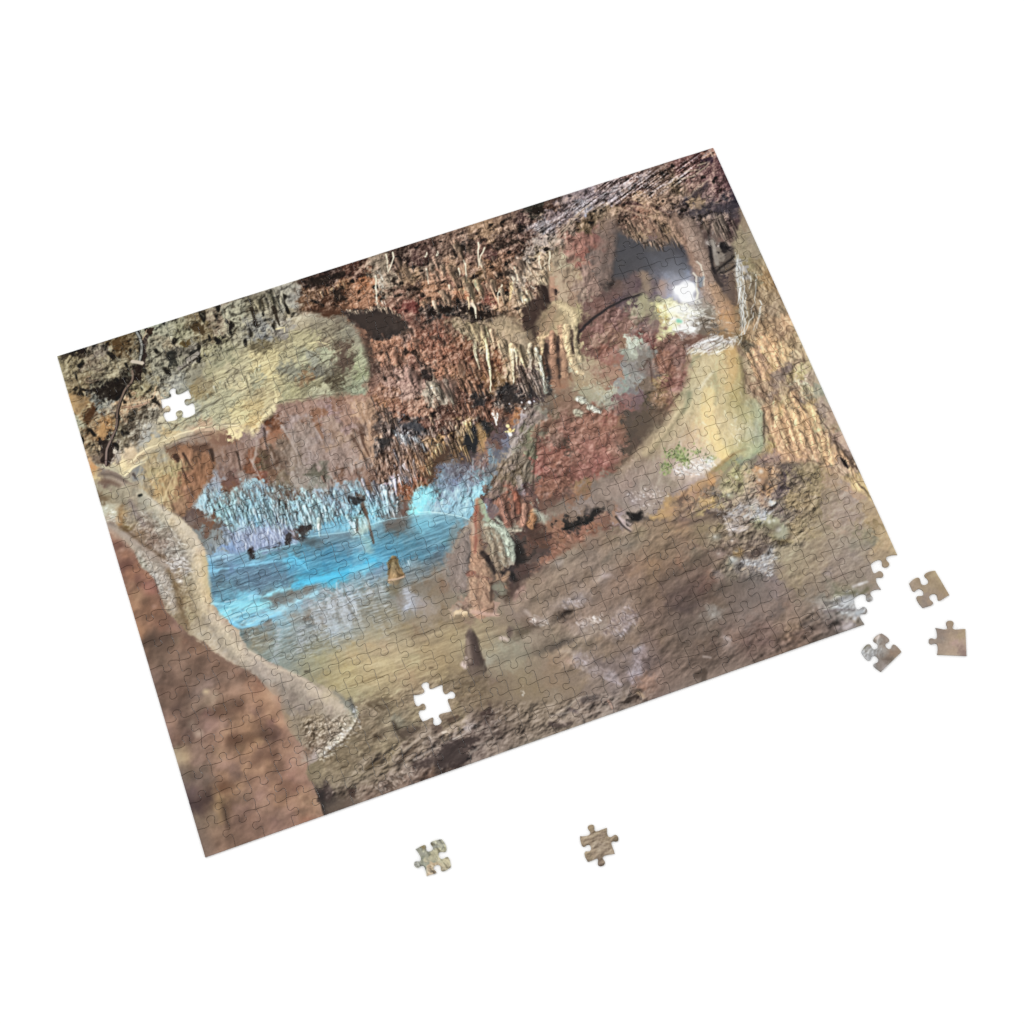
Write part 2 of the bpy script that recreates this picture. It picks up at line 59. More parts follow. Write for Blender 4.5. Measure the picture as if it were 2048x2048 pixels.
H 100,400,7c5044 100,250,74504a 200,350,845c4c 50,500,84503f 100,600,8c5a48 150,700,9a745c 100,800,8c6450 400,350,744c44 450,400,74403c 600,400,7a5444 700,500,80564a 850,380,6c4c40 600,550,84543f 650,650,8a5844 750,600,74544a 820,620,80644c 600,800,8a7044 700,780,7c4c40 800,830,98685c 620,930,84603f 550,950,70583f 700,950,7c5842 310,400,a8b498 330,470,949c84 280,520,7c7c6c 400,480,807c74 400,560,6c665c 260,640,787674 350,650,706e6a 300,750,80847c 240,830,7c8c7c 300,850,6c6868 250,950,805c58 230,1030,85544c 350,950,6c5458 450,650,6e5c54 450,800,6c5c4c 50,900,a0a488 110,880,989c84 480,950,544a3c 400,1050,64504a 300,1150,54483f 250,1100,544840 450,1130,5a4c3c 550,1080,64503c 300,1300,50443a 250,1450,54443a 400,1250,5c4c3c 100,1150,8c5444 100,1350,905a48 150,1500,8c5c48 50,1600,74463c 200,1570,5c443a 1000,600,a09060 1050,650,aa9868 950,750,a89a68 1100,550,a08c60 1250,600,b88f50 1250,700,c09858 1280,500,ac8448 1340,600,948244 1350,750,a09050 1200,800,b49c5c 1100,800,8c8458 1050,900,baa870 950,900,a0946c 880,900,80805c 800,950,a0885c 750,1000,a08458 850,950,68704c 900,1050,a09868 1000,1100,dcb870 1050,1050,d8b46c 1100,1150,d8b878 950,1200,d0ac70 1000,1250,d8b070 900,1300,c8a478 1100,1300,ecc870 1150,1400,f0d078 1200,1450,f4d880 1180,1520,ecc468 1050,1350,dcb880 950,1400,c8a480 850,1380,b89c7c 1200,1200,c4b078 1250,1050,b8a868 1350,1000,a09450 1300,900,a89448 1400,900,948858 1450,1000,7c845c 1500,1100,8c9c74 1470,1130,c0b464 1400,1150,98945c 1530,1200,7c8c74 1550,1300,8c947c 1500,1350,7c8c68 1450,1400,8c9c5c 1400,1350,a8a064 1350,1300,c8b890 1300,1250,ccbc8c 1300,1400,b8a868 1500,1450,94a85c 1350,1450,909450 1250,1300,dcc078 1450,1280,b0b484 700,1200,947c58 650,1250,787050 500,1300,907c58 550,1400,847048 450,1450,8c7854 400,1550,887058 650,1300,94805c 750,1250,a08864 600,1500,9c8a68 550,1600,8c7a68 650,1400,a08c70 800,1300,b4946c 750,1350,b09878 900,1600,e0d4c8 850,1620,e4dcd4 1000,1600,e0d4c8 750,1650,c8b8a8 1050,1560,d0c0b0 900,1680,c8b0a0 800,1680,c0a898 950,1520,c8b4a0 1000,1480,b0a488 850,1750,a48c7c 750,1750,947c6c 650,1730,746c58 950,1750,a08468 1200,1620,8c8454 1300,1550,908c58 1100,1700,a0845c 1250,1600,848454 1400,1550,7c8464 1090,1760,c8904c 1000,1750,a08048 1000,1850,ac8448 850,1850,b89058 1150,1800,8a7854 1350,1700,a09c68 1400,1750,988a6c 1300,1830,8c8458 1200,1750,8c805c 1250,1890,a8a070 1420,1830,94846c 300,1600,947c6c 250,1650,94786c 230,1780,947468 400,1650,84705f 350,1780,7c6c60 450,1780,857668 500,1850,8c7a70 100,1750,7a685c 550,1850,907c70 650,1880,8f7a68 1450,350,9c7c54 1550,400,c89860 1640,500,d0a068 1650,400,c0925c 1500,500,a87c5a 1550,600,ac7c5c 1650,620,b08a54 1780,450,c4a068 1780,560,c8a46c 1700,550,cca068 1750,300,8c6c4c 1850,250,b48c60 1900,400,8c7450 1450,480,5c5440 1400,400,74603c 1450,620,94805c 1450,750,8c7454 1550,750,8c6c50 1650,750,a07c54 1700,800,8c7058 1800,620,6c5c54 1750,700,746054 1850,700,ac9860 1900,680,b0985c 1850,800,9c8058 1550,850,a07c5c 1480,850,907858 1450,920,98805a 1550,950,8c6c50 1650,900,8c7054 1750,900,8c6c50 1850,950,b89060 1900,900,6c5848 1650,1050,a88458 1700,1050,b88c5c 1800,1000,b0905c 1850,1100,d0a468 1900,1150,dcae70 1750,1150,b08454 1650,1150,8a6844 1650,1200,7c5c48 1750,1250,a87c50 1850,1250,c89860 1650,1300,9a7450 1800,1350,b4885c 1900,1300,cc9c68 1700,1400,ac8058 1800,1450,b88a5c 1610,1430,a08048 1900,1450,b88c5c 1700,1500,b89074 1650,1520,8c7464 1550,1550,8c7860 1800,1550,a07c5c 1500,1600,7c7058 1600,1600,74645c 1570,1680,b88654 1640,1650,ac7c50 1550,1800,94785f 1600,1800,b08458 1520,1850,8c7464 1750,1650,6c5c4c 1850,1650,7c6c4c 1800,1750,5c5050 1750,1800,54494c 1900,1750,706450 1850,1850,74644c 1700,1900,74645c 1460,1750,9c8a6c
I 750,80,a0947a 900,100,a4967e 1000,100,9c9078 850,150,aa9c80 1050,200,a49680 1000,300,a89a84 1100,350,a4947e 1200,300,988c7c 1150,250,988a78 1300,400,8c8074 1250,450,988878 1400,500,938678 1500,450,8c8070 1350,550,8f8272 1550,550,897c6e 1650,550,847868 1750,600,988a70 1600,700,847668 1500,700,7e7060 1700,800,7c7064 1600,850,7c7060 1850,750,8c7c64 1550,900,857358 1700,950,7a6c54 1800,950,74644c 1850,1100,74644c 1700,1100,84745c 1900,1000,8c7c60 1750,1300,988878 1880,1250,8c8070 1650,950,887860 300,200,6a584c 400,150,685448 500,150,74604f 600,200,745a4c 700,200,785c48 350,350,68564a 550,300,6c584c 700,350,6a5448 900,400,6e5648 1000,400,70584a 300,500,64524a 450,500,665248 600,450,6c584c 750,450,6c564a 800,550,786660 1000,500,7a6458 1100,450,7a5e50 400,650,604c42 550,620,5e4a40 700,650,6c5c56 750,650,74665f 850,700,857464 800,750,786858 950,620,846858 1080,580,8c7060 1200,550,8a6854 1300,600,85604c 1400,640,98745c 1300,550,845c48 400,750,5e4c42 500,800,5c4a44 600,800,645248 750,800,6c5c50 1000,780,7c604f 1150,700,846650 1300,700,8a6850 1400,750,946e54 1470,720,957058 1100,760,6a5044 950,800,6f5644 1100,870,8e6c54 1200,900,8f6e54 1250,850,785c50 1400,850,8c6a52 1480,850,8e6c54 900,850,6a5040 780,850,684c48 850,950,80645c 800,980,7f6560 950,950,80665a 1100,950,8f6e54 1200,980,8c6a4e 1300,950,86644e 1400,950,76564e 1500,930,98725a 1420,1000,74564c 450,1000,7c6054 430,950,8c6c5c 550,950,604e46 650,950,66564c 600,1050,6c5650 500,1100,6e5448 750,1050,745c54 850,1100,7a5f50 1000,1050,8c6c54 1050,1110,644838 1200,1100,7c5c44 1350,1080,54443c 1430,1070,5a4440 1300,1120,90704f 1100,1180,8c6c50 1200,1200,906c50 1000,1180,846450 900,1230,8e7058 850,1250,80655a 700,1200,6e5a50 550,1280,948064 500,1220,8c7c60 600,1350,695a4c 700,1300,6c5850 750,1380,6f6056 600,1450,6a5c4e 700,1500,685a54 800,1500,6a5c54 950,1350,84685c 1050,1400,6f5850 1080,1460,645048 950,1450,84654f 1150,1400,8f6e54 1300,1400,8c6a52 1300,1270,6c5044 1380,1330,84644c 1400,1250,785848 1550,1200,8e6c58 1650,1250,906e5c 1600,1350,8f6c5e 1600,1450,886458 1700,1450,8a6858 1750,1550,866455 1650,1580,785648 1550,1550,84604e 1450,1550,8c6a54 1350,1550,8a6a5c 1250,1500,8c6a58 1100,1550,886a50 950,1560,6c4c38 1000,1620,806248 900,1640,8c7050 1150,1650,7c6454 1300,1650,8a6a60 1050,1750,705850 1150,1780,6c544c 1000,1750,68503f 1350,1750,846858 1500,1700,8a6850 1700,1650,8c6c54 1800,1700,927258 1750,1800,8a6c58 1850,1800,96745c 1600,1850,85665a 1500,1850,8c6e60 1750,1880,845c48 1450,1900,80625a 1200,1850,75594c 1100,1880,5c4840 1300,1900,7c6054 750,1700,4a3c3c 700,1740,483a3c 800,1650,50423e 680,1600,5c4c4c 750,1780,584840 700,1830,786650 850,1830,746452 880,1750,8c7454 920,1700,94784f 1850,1400,706448 1850,1500,7e7054 1890,1650,403634 1910,1700,38302c
J 100,100,7c8c8c 300,100,848c8c 400,100,6c6c5c 100,250,707c80 350,280,94a8b8 450,280,98a8ac 300,230,94a4b0 480,150,8c98a4 220,270,706848 250,380,747458 50,400,7c8480 100,500,70745c 400,380,989c88 550,300,8c9484 550,200,8a9084 650,150,7c7c68 750,150,80806c 850,150,84806a 1000,60,848484 1040,60,a4acb8 1050,130,706c58 1200,100,8a7c6c 900,280,84785a 750,300,8a8264 650,350,8c8468 1050,250,80704c 1150,300,78644a 1350,230,7a6848 1300,150,807058 1400,120,84735a 1550,200,7c6648 1650,180,7c6250 1800,250,8c7a5a 1500,280,8a7856 1700,250,8a7a58 300,450,84805c 500,430,98885c 650,420,a08a64 800,440,988468 500,530,a08c62 350,550,988a5c 200,550,8a8458 100,620,84845c 900,500,a0906f 1050,480,988a6c 1200,450,8c7a58 1400,400,8c7c5c 1500,450,8e7e5c 650,600,a4946c 800,600,a89c74 950,560,a89c78 1100,560,98906c 450,650,948658 250,720,8c8054 350,800,908458 500,800,988c60 650,760,94845c 850,680,9c8e68 1000,700,988664 1150,700,8e7c58 1300,620,8a7858 1400,600,887654 1500,520,8c7c5a 1100,800,8f7856 1050,750,907858 900,800,9c8c64 750,800,a09068 650,850,a09670 700,900,94885f 500,900,8c845c 550,930,a09870 400,850,989068 850,950,7a6c48 780,970,6c5e44 800,1040,584c3a 700,960,887a58 1000,850,887658 1100,950,847056 950,950,84704f 1000,1050,7c6a4e 900,1080,80704f 1100,1070,887a58 1150,1100,847454 1250,750,8c7a58 1400,750,7c6c4c 1500,800,6e5f46 1600,800,6c5c44 1550,850,645640 1700,850,685840 1600,950,74624a 1500,1020,786846 1700,980,746248 1800,900,78664c 1850,750,786454 1900,650,84745c 1900,850,7c6a4f 1550,650,84724f 1550,700,7a6850 1700,670,5e4e40 1680,720,6e5e48 1750,780,645440 1400,680,887650 1830,580,90907c 1850,500,948664 1850,350,8c7c5c 50,850,8c8074 150,900,a0907c 100,950,8c7e70 250,950,a4966f 300,910,a09474 200,1000,a4937c 350,1000,a09478 300,1050,a4927c 400,1050,a89a80 450,1010,7c806c 500,1050,8a8c78 540,1080,9c9878 400,1150,988a72 300,1200,8f7e66 450,1200,948a70 200,1200,8c7b62 100,1150,857458 100,1250,70604a 200,1300,786850 300,1300,807260 400,1300,a89c88 330,1380,a8a08c 200,1400,7c6c5a 100,1350,6c5c48 230,1470,98907c 150,1500,9c8c84 120,1430,786450 60,1450,80644f 50,1600,96705c 100,1780,8c6c5a 60,1850,8a6a54 600,1070,7a6a54 700,1100,7a6a54 650,1000,7e6e54 600,1150,74644c 750,1150,786a50 700,1250,74644a 600,1300,6e6048 500,1350,7a6c50 750,1320,5c4e3c 850,1280,7c6e54 850,1200,84765a 450,1430,6c5e44 400,1500,6a5c42 550,1450,74664a 300,1510,685a40 700,1430,7c6e50 800,1400,847656 900,1400,8a7a58 850,1500,80704e 600,1550,685a44 450,1600,6c5c42 350,1600,74664a 250,1600,7a6a4e 200,1650,7e7052 350,1700,807054 500,1650,7a6c50 550,1700,807254 750,1560,5c4e3e 800,1600,7a6a4e 700,1650,7c6c52 650,1720,7c6e58 300,1780,86785a 450,1780,80745a 550,1820,7c6e58 1000,1200,6c6650 950,1170,70705a 1100,1240,5c4c3e 1050,1300,544840 1000,1300,64563f 930,1260,4c443a 1100,1170,7c7458 1200,1180,84745a 1150,1200,605540 1200,1300,857360 1250,1250,8a7868 1330,1250,5c4a40 1300,1330,786858 1400,1300,887660 1150,1380,7c6a56 1100,1450,75644f 1250,1420,6c5c4e 1300,1430,857468 1200,1480,7a6858 1450,1240,8c7a58 1500,1200,847458 1470,1140,5c4c3c 1550,1130,857450 1550,1280,8c7868 1600,1220,94847a 1650,1220,a09490 1700,1150,6c5a4c 1800,1100,58483f 1850,1050,54443a 1800,1020,68563f 1900,1100,6a5848 1800,1200,60504a 1650,1300,54443e 1700,1350,50423e 1550,1350,6c5a50 1450,1380,44383a 1450,1450,40383a 1400,1500,443a38 1350,1600,3c3430 1200,1550,44383a 1150,1600,4c403c 1500,1550,403634 1600,1400,4c3e3a 1800,1300,5c4e48 1750,1400,685a52 1850,1400,6a5c50 1900,1300,52453e 1750,1500,685850 1680,1480,5c4e48 1850,1470,7c6a5c 1000,1560,6c5c4a 1000,1620,84786c 950,1650,6c5c4c 900,1700,786858 850,1750,6c5a4a 1050,1680,8a766a 1200,1640,5a463c 1150,1680,5a463a 1250,1700,68503f 1000,1720,7c6454 950,1800,74604f 800,1800,5c4a40 1000,1750,6f584a 700,1850,6c5848 600,1850,74604f 650,1880,70584a 500,1850,4c3e38 220,1850,443a38 260,1850,443838 350,1880,544a40 400,1880,4c4034 450,1900,5c4c40
K 260,150,7c584a 330,130,88a07c 240,300,8c6454 250,400,90503f 240,480,94654c 300,500,947050 250,600,946f50 250,700,946f54 330,700,a07858 200,760,987858 300,800,a88060 350,850,a07c60 250,850,a88a68 250,950,a4846c 350,950,957860 300,1020,a0806c 400,1020,957464 380,720,806048 430,900,5c5048 470,880,6a6654 100,350,7a685c 150,400,80706a 100,500,74645a 120,650,70645f 50,700,6c6058 150,300,8a7866 150,850,745e54 80,800,6c5f52 130,950,8f6f5c 170,1020,6e5848 80,1040,8f7c6c 80,1085,b0966f 130,1090,b89a6c 250,1090,ac866f 400,1110,98806c 400,280,9cac90 480,300,98b098 530,350,90a48c 560,450,84988a 540,500,84907c 580,570,8a8474 450,350,80745c 400,400,7c6852 420,500,786850 470,450,746a5c 440,580,7c6c58 330,350,80705c 630,300,8a806a 560,280,84907c 470,650,7a644c 530,740,8a6a50 340,430,5c4a42 360,540,3e3430 420,620,38302e 550,670,3a3433 600,720,40393a 650,450,3f3a38 700,380,5a4038 800,430,64483c 750,350,503c34 850,330,4c382e 700,550,403c3a 800,520,3c3936 700,620,503e3a 750,660,4c3a36 850,590,5a4c46 620,850,4c3c38 550,900,544638 680,750,4a3c38 900,500,54433e 950,380,54403a 1000,480,84543f 950,600,8a5c46 1060,430,7c5440 800,800,80684f 700,850,8c6c5c 900,750,7c6454 1000,750,84705a 1100,700,7a6854 1200,650,7c6a58 950,850,806c56 850,950,7c6a54 700,950,87705c 800,1050,7e6c58 650,1000,84705c 600,1080,806e60 700,1100,7c6a60 550,1150,7c6a54 1000,950,7c6850 1100,850,7c6450 1200,780,756358 1300,750,75604c 1100,980,8a7e7a 1250,960,8c7f80 1180,950,857870 1100,1080,40342e 1050,1110,544638 1200,1080,7c6850 1300,1050,7c6550 880,1050,806c58 850,1180,a8988f 920,1190,a09084 1300,1180,988a84 1250,1180,8c7e78 1350,1150,a08c7c 1400,1100,86705a 1450,1100,947c6a 1650,1150,8c7c78 1700,1200,8f8284 1750,1150,8c7f80 1650,1270,a0908f 1550,1250,8c7c74 1500,1280,a49080 1500,1000,806854 1600,950,7c6450 1700,900,755c4a 1600,800,84664e 1700,700,82644f 1800,750,745c4a 1850,850,64544a 1850,950,6a5848 1900,1000,64544a 1850,1100,6c5a4f 1850,1200,705c4c 1400,900,705c4c 1450,750,8c7a70 1500,720,a08c84 1350,600,75655a 1450,600,74655a 1550,600,7c6c5c 1650,550,7c6a54 1800,550,8c6c54 1850,650,80644f 1750,500,80705c 1700,480,746a60 1500,380,957860 1400,400,80685a 1600,400,786850 1550,330,74634f 1800,400,7f6e56 1850,300,807056 1750,300,756450 1250,450,806a54 1150,500,80705a 1300,500,78685a 1200,570,80705f 1050,600,8c7c70 1100,560,84745f 1400,500,75675c 1050,250,84583f 1040,300,8f6248 1100,400,80523c 1200,370,8a5a44 1300,300,885844 1400,260,845840 1250,330,845440 1150,330,4c3c38 1200,280,4a3c36 1450,170,7c584a 1550,130,8c6a54 1500,220,745040 1600,230,6c5044 1400,100,4a4442 1350,170,34302c 1250,220,2c2826 1150,250,302a26 1700,200,84746a 1740,260,8a7064 1650,180,8c7c7c 1100,50,705f50 1250,70,80726a 1050,100,6e5c4a 1200,130,6e5c4e 1700,80,7c7064 1650,50,7c6e60 1800,60,90806f 1850,30,b0a094 1850,150,7c6c58 1800,170,44403c 100,1200,807050 300,1200,94825c 50,1300,94845c 100,1400,948460 300,1300,8f7c58 350,1400,8a7a58 500,1250,887558 650,1280,68604c 700,1270,544a38 800,1220,4c4034 850,1220,50443a 750,1170,6c5848 800,1190,8c6c60 650,1380,84806a 500,1450,8a8870 650,1450,84826a 800,1350,8c7c66 750,1350,9a8a74 900,1290,887660 1050,1250,7c6a54 1000,1330,7c6e56 1150,1250,80705a 900,1420,5f5446 1000,1400,554a40 1100,1370,4c443c 1150,1350,5a5044 850,1480,64584a 700,1500,78735f 550,1550,787460 450,1550,7c7862 400,1500,8c886c 800,1600,7e6e56 600,1600,8f8568 450,1620,80755a 1000,1550,8c7054 900,1560,84705a 1100,1500,94785f 1150,1550,a08068 1150,1450,967f68 1000,1620,7c664c 1200,1640,64543f 1150,1650,6a5a48 500,1700,74644c 450,1750,6a563f 600,1700,7c6a50 700,1700,80704f 700,1800,7c6a4c 500,1850,74624a 350,1800,68583f 150,1750,685840 250,1850,74624a 100,1850,78664a 850,1800,7a684a 1000,1750,80694f 1100,1800,7c684e 1300,1750,7c6850 1250,1850,7c6a50 1000,1900,80705a 1270,1540,988c94 1300,1620,a08c80 1350,1580,8a7c7c 1400,1650,847674 1500,1680,847a80 1550,1700,a0949a 1600,1740,9a8e92 1450,1570,746460 1550,1600,6e5e58 1650,1600,685850 1650,1680,64544e 1620,1500,745f4c 1500,1480,7c6850 1450,1350,80684f 1550,1400,7c6550 1350,1400,7c6b54 1250,1400,80705a 1650,1350,705c4c 1750,1350,745f50 1700,1450,745f52 1830,1450,9a8c98 1800,1650,9a8f9c 1790,1550,84787c 1880,1550,584c4a 1850,1600,665858 1780,1700,8c808a 1900,1700,8c6854 1700,1750,685850 1850,1800,845f4a 1550,1780,70605a 1600,1850,7a6c64 1700,1800,70625a 1450,1750,7a6858 1350,1700,7c6850 1500,1850,78685c 1350,1850,75655a 1300,1900,685850 1800,1880,5c4c40 1700,1900,685a4c
L 300,400,8f8070 200,450,94847a 150,500,8c7c78 400,420,8c7868 300,500,8c7868 350,550,8a7864 100,500,807080 50,450,746a68 250,560,7f7064 100,350,7c7068 200,350,877a6c 300,250,8c7c6c 100,200,94806f 30,320,98796c 450,330,746a54 550,430,b08850 620,390,b8925c 700,330,ac8858 850,300,c89850 430,570,b8904f 400,620,b08a4c 480,550,94784a 550,500,74603f 620,530,b09058 500,660,7c6448 560,740,a07850 450,700,84684a 650,600,94804c 780,490,c0a050 800,530,b4964c 750,560,a08c4c 700,500,94804f 800,400,84744a 900,400,7c745c 950,330,8c8458 1000,440,a8a070 1080,280,a8a468 1150,250,a89868 1200,280,a8906a 1150,380,98886a 1200,420,90806a 1050,400,807858 1100,480,8c7c68 1000,500,7c6c5c 850,600,70604c 900,630,5e5044 850,700,6f5c4a 700,700,74604a 600,650,7c644a 750,650,786449 600,780,7f684e 400,780,7c654a 300,780,80684f 200,720,80684f 150,800,80704f 350,900,7f6a50 250,880,705f4c 100,900,78705a 50,950,746f60 150,700,7c6450 550,850,846850 700,800,7a664c 750,750,80704c 900,750,8c7a4c 1000,720,a09894 1050,740,a09490 1130,760,9c8e8a 1100,700,8c7c6c 1050,600,98908c 1100,620,84766a 1300,630,a0a2a4 1350,620,a4a8ac 1250,650,989890 1270,520,a09488 1200,550,94897c 1150,650,847468 1300,700,6c6c48 1400,700,8a8a5c 1450,700,9a9a70 1250,680,80885c 1200,720,7a6c54 1500,780,9aa07a 1530,780,a0a484 1450,830,84804f 1500,870,807448 1550,850,8a7a4c 1300,800,5c5244 1200,800,60543f 1100,820,6c5f44 1000,820,64563f 1300,900,665850 1250,880,74645a 1380,850,5a4c44 1350,950,5c4c44 1200,900,6c5a4c 1040,880,a08c7c 1100,900,84705c 1090,990,8f6f3f 1000,950,54463f 1150,1000,5c4a3c 1250,980,58483f 950,980,5c4a44 870,850,8a846c 850,880,84785f 750,870,78684c 700,920,846c5a 650,930,846c58 800,950,6a5848 920,1000,a8928c 910,1050,8c705f 700,1000,655e4c 650,1050,685e50 750,1050,60544a 550,1000,7c6450 450,1000,806a50 300,950,806a50 100,1050,8c6a50 280,1100,987350 200,1150,80684a 150,1100,7c6650 50,1150,886450 350,1150,745f4a 520,1090,94684f 500,1150,6c5a4c 600,1100,6c5f50 450,1200,6a5c50 650,1200,6a5850 750,1200,6c5450 800,1200,84644f 800,1280,70544a 880,1200,807878 900,1100,58503f 1000,1100,60584c 1050,1050,a0a8a4 1020,1090,84906c 1100,1150,68605a 1050,1200,706856 1130,1080,a4a8b0 1250,1080,a0a0a4 1350,1080,909094 1400,1000,94989c 1350,1130,8c8c90 1300,1130,7c7474 1200,1130,6c6462 1250,1200,64605a 1350,1180,7c7676 1400,1220,746a68 1350,1250,6c6260 1450,1250,786868 1500,1000,948868 1600,950,8c8060 1700,850,90805c 1800,800,98845c 1650,750,948058 1750,950,8c7c60 1850,900,8c7a5c 1600,1100,908060 1700,1050,948464 1800,1100,8c7a5c 1900,1000,917c60 1550,1050,908260 1650,1200,8c7a58 1750,1200,8c7858 1550,1200,8c7a5c 1850,1200,8a7860 1900,1100,8c7860 1500,1150,806f5a 1650,1300,80704f 1600,1300,786850 1800,1300,7c6a56 1900,1350,7c6a58 1600,1400,705f50 1700,1400,7c6c54 1550,1380,74645c 1450,1350,7c6a66 1500,1450,705e56 1600,1450,86705f 1400,1400,70625f 1400,1500,80685a 1500,1530,58504c 1450,1580,645650 1350,1550,7c6458 1570,1500,7c6050 1600,1600,826a58 1700,1550,7c6858 1750,1600,806c5a 1650,1700,7c6650 1600,1750,80684f 1550,1650,74604f 1800,1500,746250 1850,1480,807c74 1900,1530,988c84 1900,1430,6c6a5c 1850,1600,68564a 1750,1700,5e4f48 1850,1700,5c4e46 1800,1800,5c4e46 1650,1820,70584a 1700,1780,6c564a 1600,1850,6c584e 1550,1800,7a6250 1500,1750,715b4e 1500,1880,6a5850 100,1200,806550 250,1200,7c654a 200,1300,735f50 300,1300,7a644f 80,1300,846a58 150,1400,645448 200,1450,5f5148 250,1420,6c5a4c 300,1420,806a58 320,1500,7a6656 250,1550,6c5a50 280,1620,746258 400,1300,685850 500,1280,625450 450,1400,5c4e4a 550,1400,5f504c 400,1450,665650 600,1350,5c4c48 550,1500,58494a 600,1550,544a4a 680,1600,685a54 650,1500,5a4c4a 700,1500,635450 750,1350,654c48 850,1430,605040 800,1450,5f4c42 900,1500,655844 900,1350,5e544c 1000,1300,685e50 1050,1350,6a5d54 1100,1250,655a54 1150,1300,685d54 1200,1400,6e625c 1100,1450,685c56 1250,1350,685e5a 1000,1550,6c5f58 1150,1600,706460 1200,1550,6f635c 1250,1650,756158 1300,1700,70584e 1200,1700,786a64 850,1550,a0a8a4 820,1560,8c9088 860,1610,a0a098 700,1600,6a6054 600,1650,685d54 800,1650,685f54 950,1600,6c6054 950,1700,706260 1050,1750,7c665a 1000,1700,75645c 1000,1830,8c807c 900,1700,66594a 900,1780,6a5f54 1100,1800,7c6255 1200,1850,6a5550 1250,1780,70574c 1350,1850,685450 1400,1780,68544a 1350,1720,6c5650 700,1750,665c52 600,1750,605650 500,1700,665a52 400,1700,66584e 300,1700,6c5c50 350,1800,70604f 200,1850,6c5a52 300,1850,64544c 450,1850,6a5c50 600,1850,5c5248 750,1850,68594c 850,1900,60524a 700,1900,5f524a 150,1900,80746f 60,1850,7a6852 80,1700,7a684e 50,1600,8c7c7a 20,1500,907f7a 100,1530,7c665a 100,1650,8c7464 150,1500,74604f
M 100,150,a07c5c 80,50,9c7860 220,80,d8b070 260,150,d8b470 180,250,b08658 120,200,b88c68 330,80,c8a468 420,50,a08a64 500,50,b89a70 450,120,9c8060 350,170,7c6c64 300,250,84705c 500,180,b0a46c 430,220,a89860 560,250,a89078 520,310,b8b490 400,330,8c7864 250,400,8c7460 350,420,9c8460 150,350,9c7e5c 450,430,94785a 500,400,ac8c64 560,380,a0986c 650,400,848468 620,300,9a8468 380,480,988858 420,530,b89460 480,500,5c5450 540,550,a08458 600,570,c0a060 380,600,a89058 430,650,d4a870 500,630,c89c68 560,700,b88c58 640,660,c09c64 650,720,94885c 700,650,8c7860 720,560,8c7868 780,650,a0846c 250,560,b09058 310,580,c09858 200,600,75644c 220,700,7c6448 150,700,94704a 350,750,bc8c5c 420,780,d0a468 480,820,d4a870 550,850,c49c68 650,820,b88c60 700,880,c49a66 750,800,947454 850,850,a48470 850,780,8c7c60 300,830,9c7850 200,850,a88858 180,920,b09858 350,900,b08458 450,920,c8986c 520,930,cc9c70 600,950,b89468 720,970,b89c68 760,1080,d8a068 780,1000,b08860 850,1000,a08464 900,920,a08470 960,950,a08474 930,1020,705c50 860,1100,a0846c 940,1180,b89878 830,1150,a48464 1000,1100,604c3c 1020,1230,b8985c 1050,1300,c8aa6c 1000,1200,8c7a58 1080,1200,a4875c 300,1000,c09068 400,1040,b88c68 550,1030,bc8e6c 250,1000,b08a6c 200,1050,8c6c60 150,1080,746058 80,1050,7c7064 600,1100,94805a 650,1080,9c805c 450,1150,7a6c50 350,1130,5c4f48 550,1200,80704c 300,1200,605450 650,1180,84744c 700,1150,8c744c 750,1250,94795c 650,1300,84724f 100,1210,b48658 120,1280,a87c58 50,1300,9c8464 80,1350,a08068 200,1150,8c7058 250,1250,806a54 320,1250,56494c 300,1380,5a4d50 260,1440,5f5252 400,1300,6f6050 450,1270,74644f 500,1350,80704f 600,1350,8a774f 550,1450,8a744f 420,1420,8a764f 700,1400,88755a 850,1300,a0866a 1000,1350,ac8a6c 900,1380,988270 800,1400,8c7a64 850,1500,94806c 950,1450,948070 1050,1400,a48668 1100,1450,9c8464 1050,1550,948068 1150,1500,9a8260 1200,1600,a0865f 1000,1600,94806f 900,1600,94806f 750,1550,8c7a64 650,1550,80704f 700,1700,8c7c60 850,1700,9a836c 950,1750,8a7a66 550,1600,806f50 480,1550,7c6a50 400,1550,6c6050 350,1600,6a5f54 300,1550,70665a 450,1650,80704f 1100,1700,948062 1250,1700,8a744c 1300,1800,a48a5f 1100,1800,80785c 1150,1850,7c745a 1250,1850,a08860 1000,1880,807a68 1350,1900,a08a64 900,1880,8a7c68 800,1850,8c7c68 700,1850,8c7a62 600,1800,8c7a5c 550,1750,80724f 450,1800,8c7c5c 600,1700,88785a
N 100,100,8a785f 250,250,8c7a6c 350,180,837a66 480,200,7a7560 560,200,8c7c5c 650,100,a08860 700,250,a88c64 600,250,a4885f 760,300,8c7454 550,330,a48c6c 600,380,98805c 700,430,8c7450 450,250,7c7464 500,300,948068 300,350,887a70 200,400,8c7a6c 100,450,8a7868 60,530,7c706c 200,550,897668 150,600,86705f 300,450,877868 400,500,80705f 480,500,85786c 400,600,7c6f60 520,560,85766a 600,600,84735a 300,650,7c705f 200,700,74684f 480,700,746c56 540,720,6c6450 150,760,6e6c50 130,770,646448 250,750,8c8468 350,780,6c6a4c 480,760,8c7c68 590,740,988478 540,830,6c6050 250,850,8c9090 200,880,9094a4 100,900,7c7c78 50,870,8a8a84 100,950,8c8c84 300,850,9498a0 300,920,989898 200,960,848484 250,980,909494 350,1000,8a8688 400,970,9098a0 420,990,7c7c80 150,1020,7c7a74 50,1000,6c645f 50,1100,5f534f 150,1150,635a56 250,1050,74685f 350,1080,6c6252 400,1100,6a5f4c 300,1130,948c90 230,1150,847a7c 250,1170,7a6e6c 350,1130,5c4e44 30,1200,5c504a 100,1220,584c46
"""
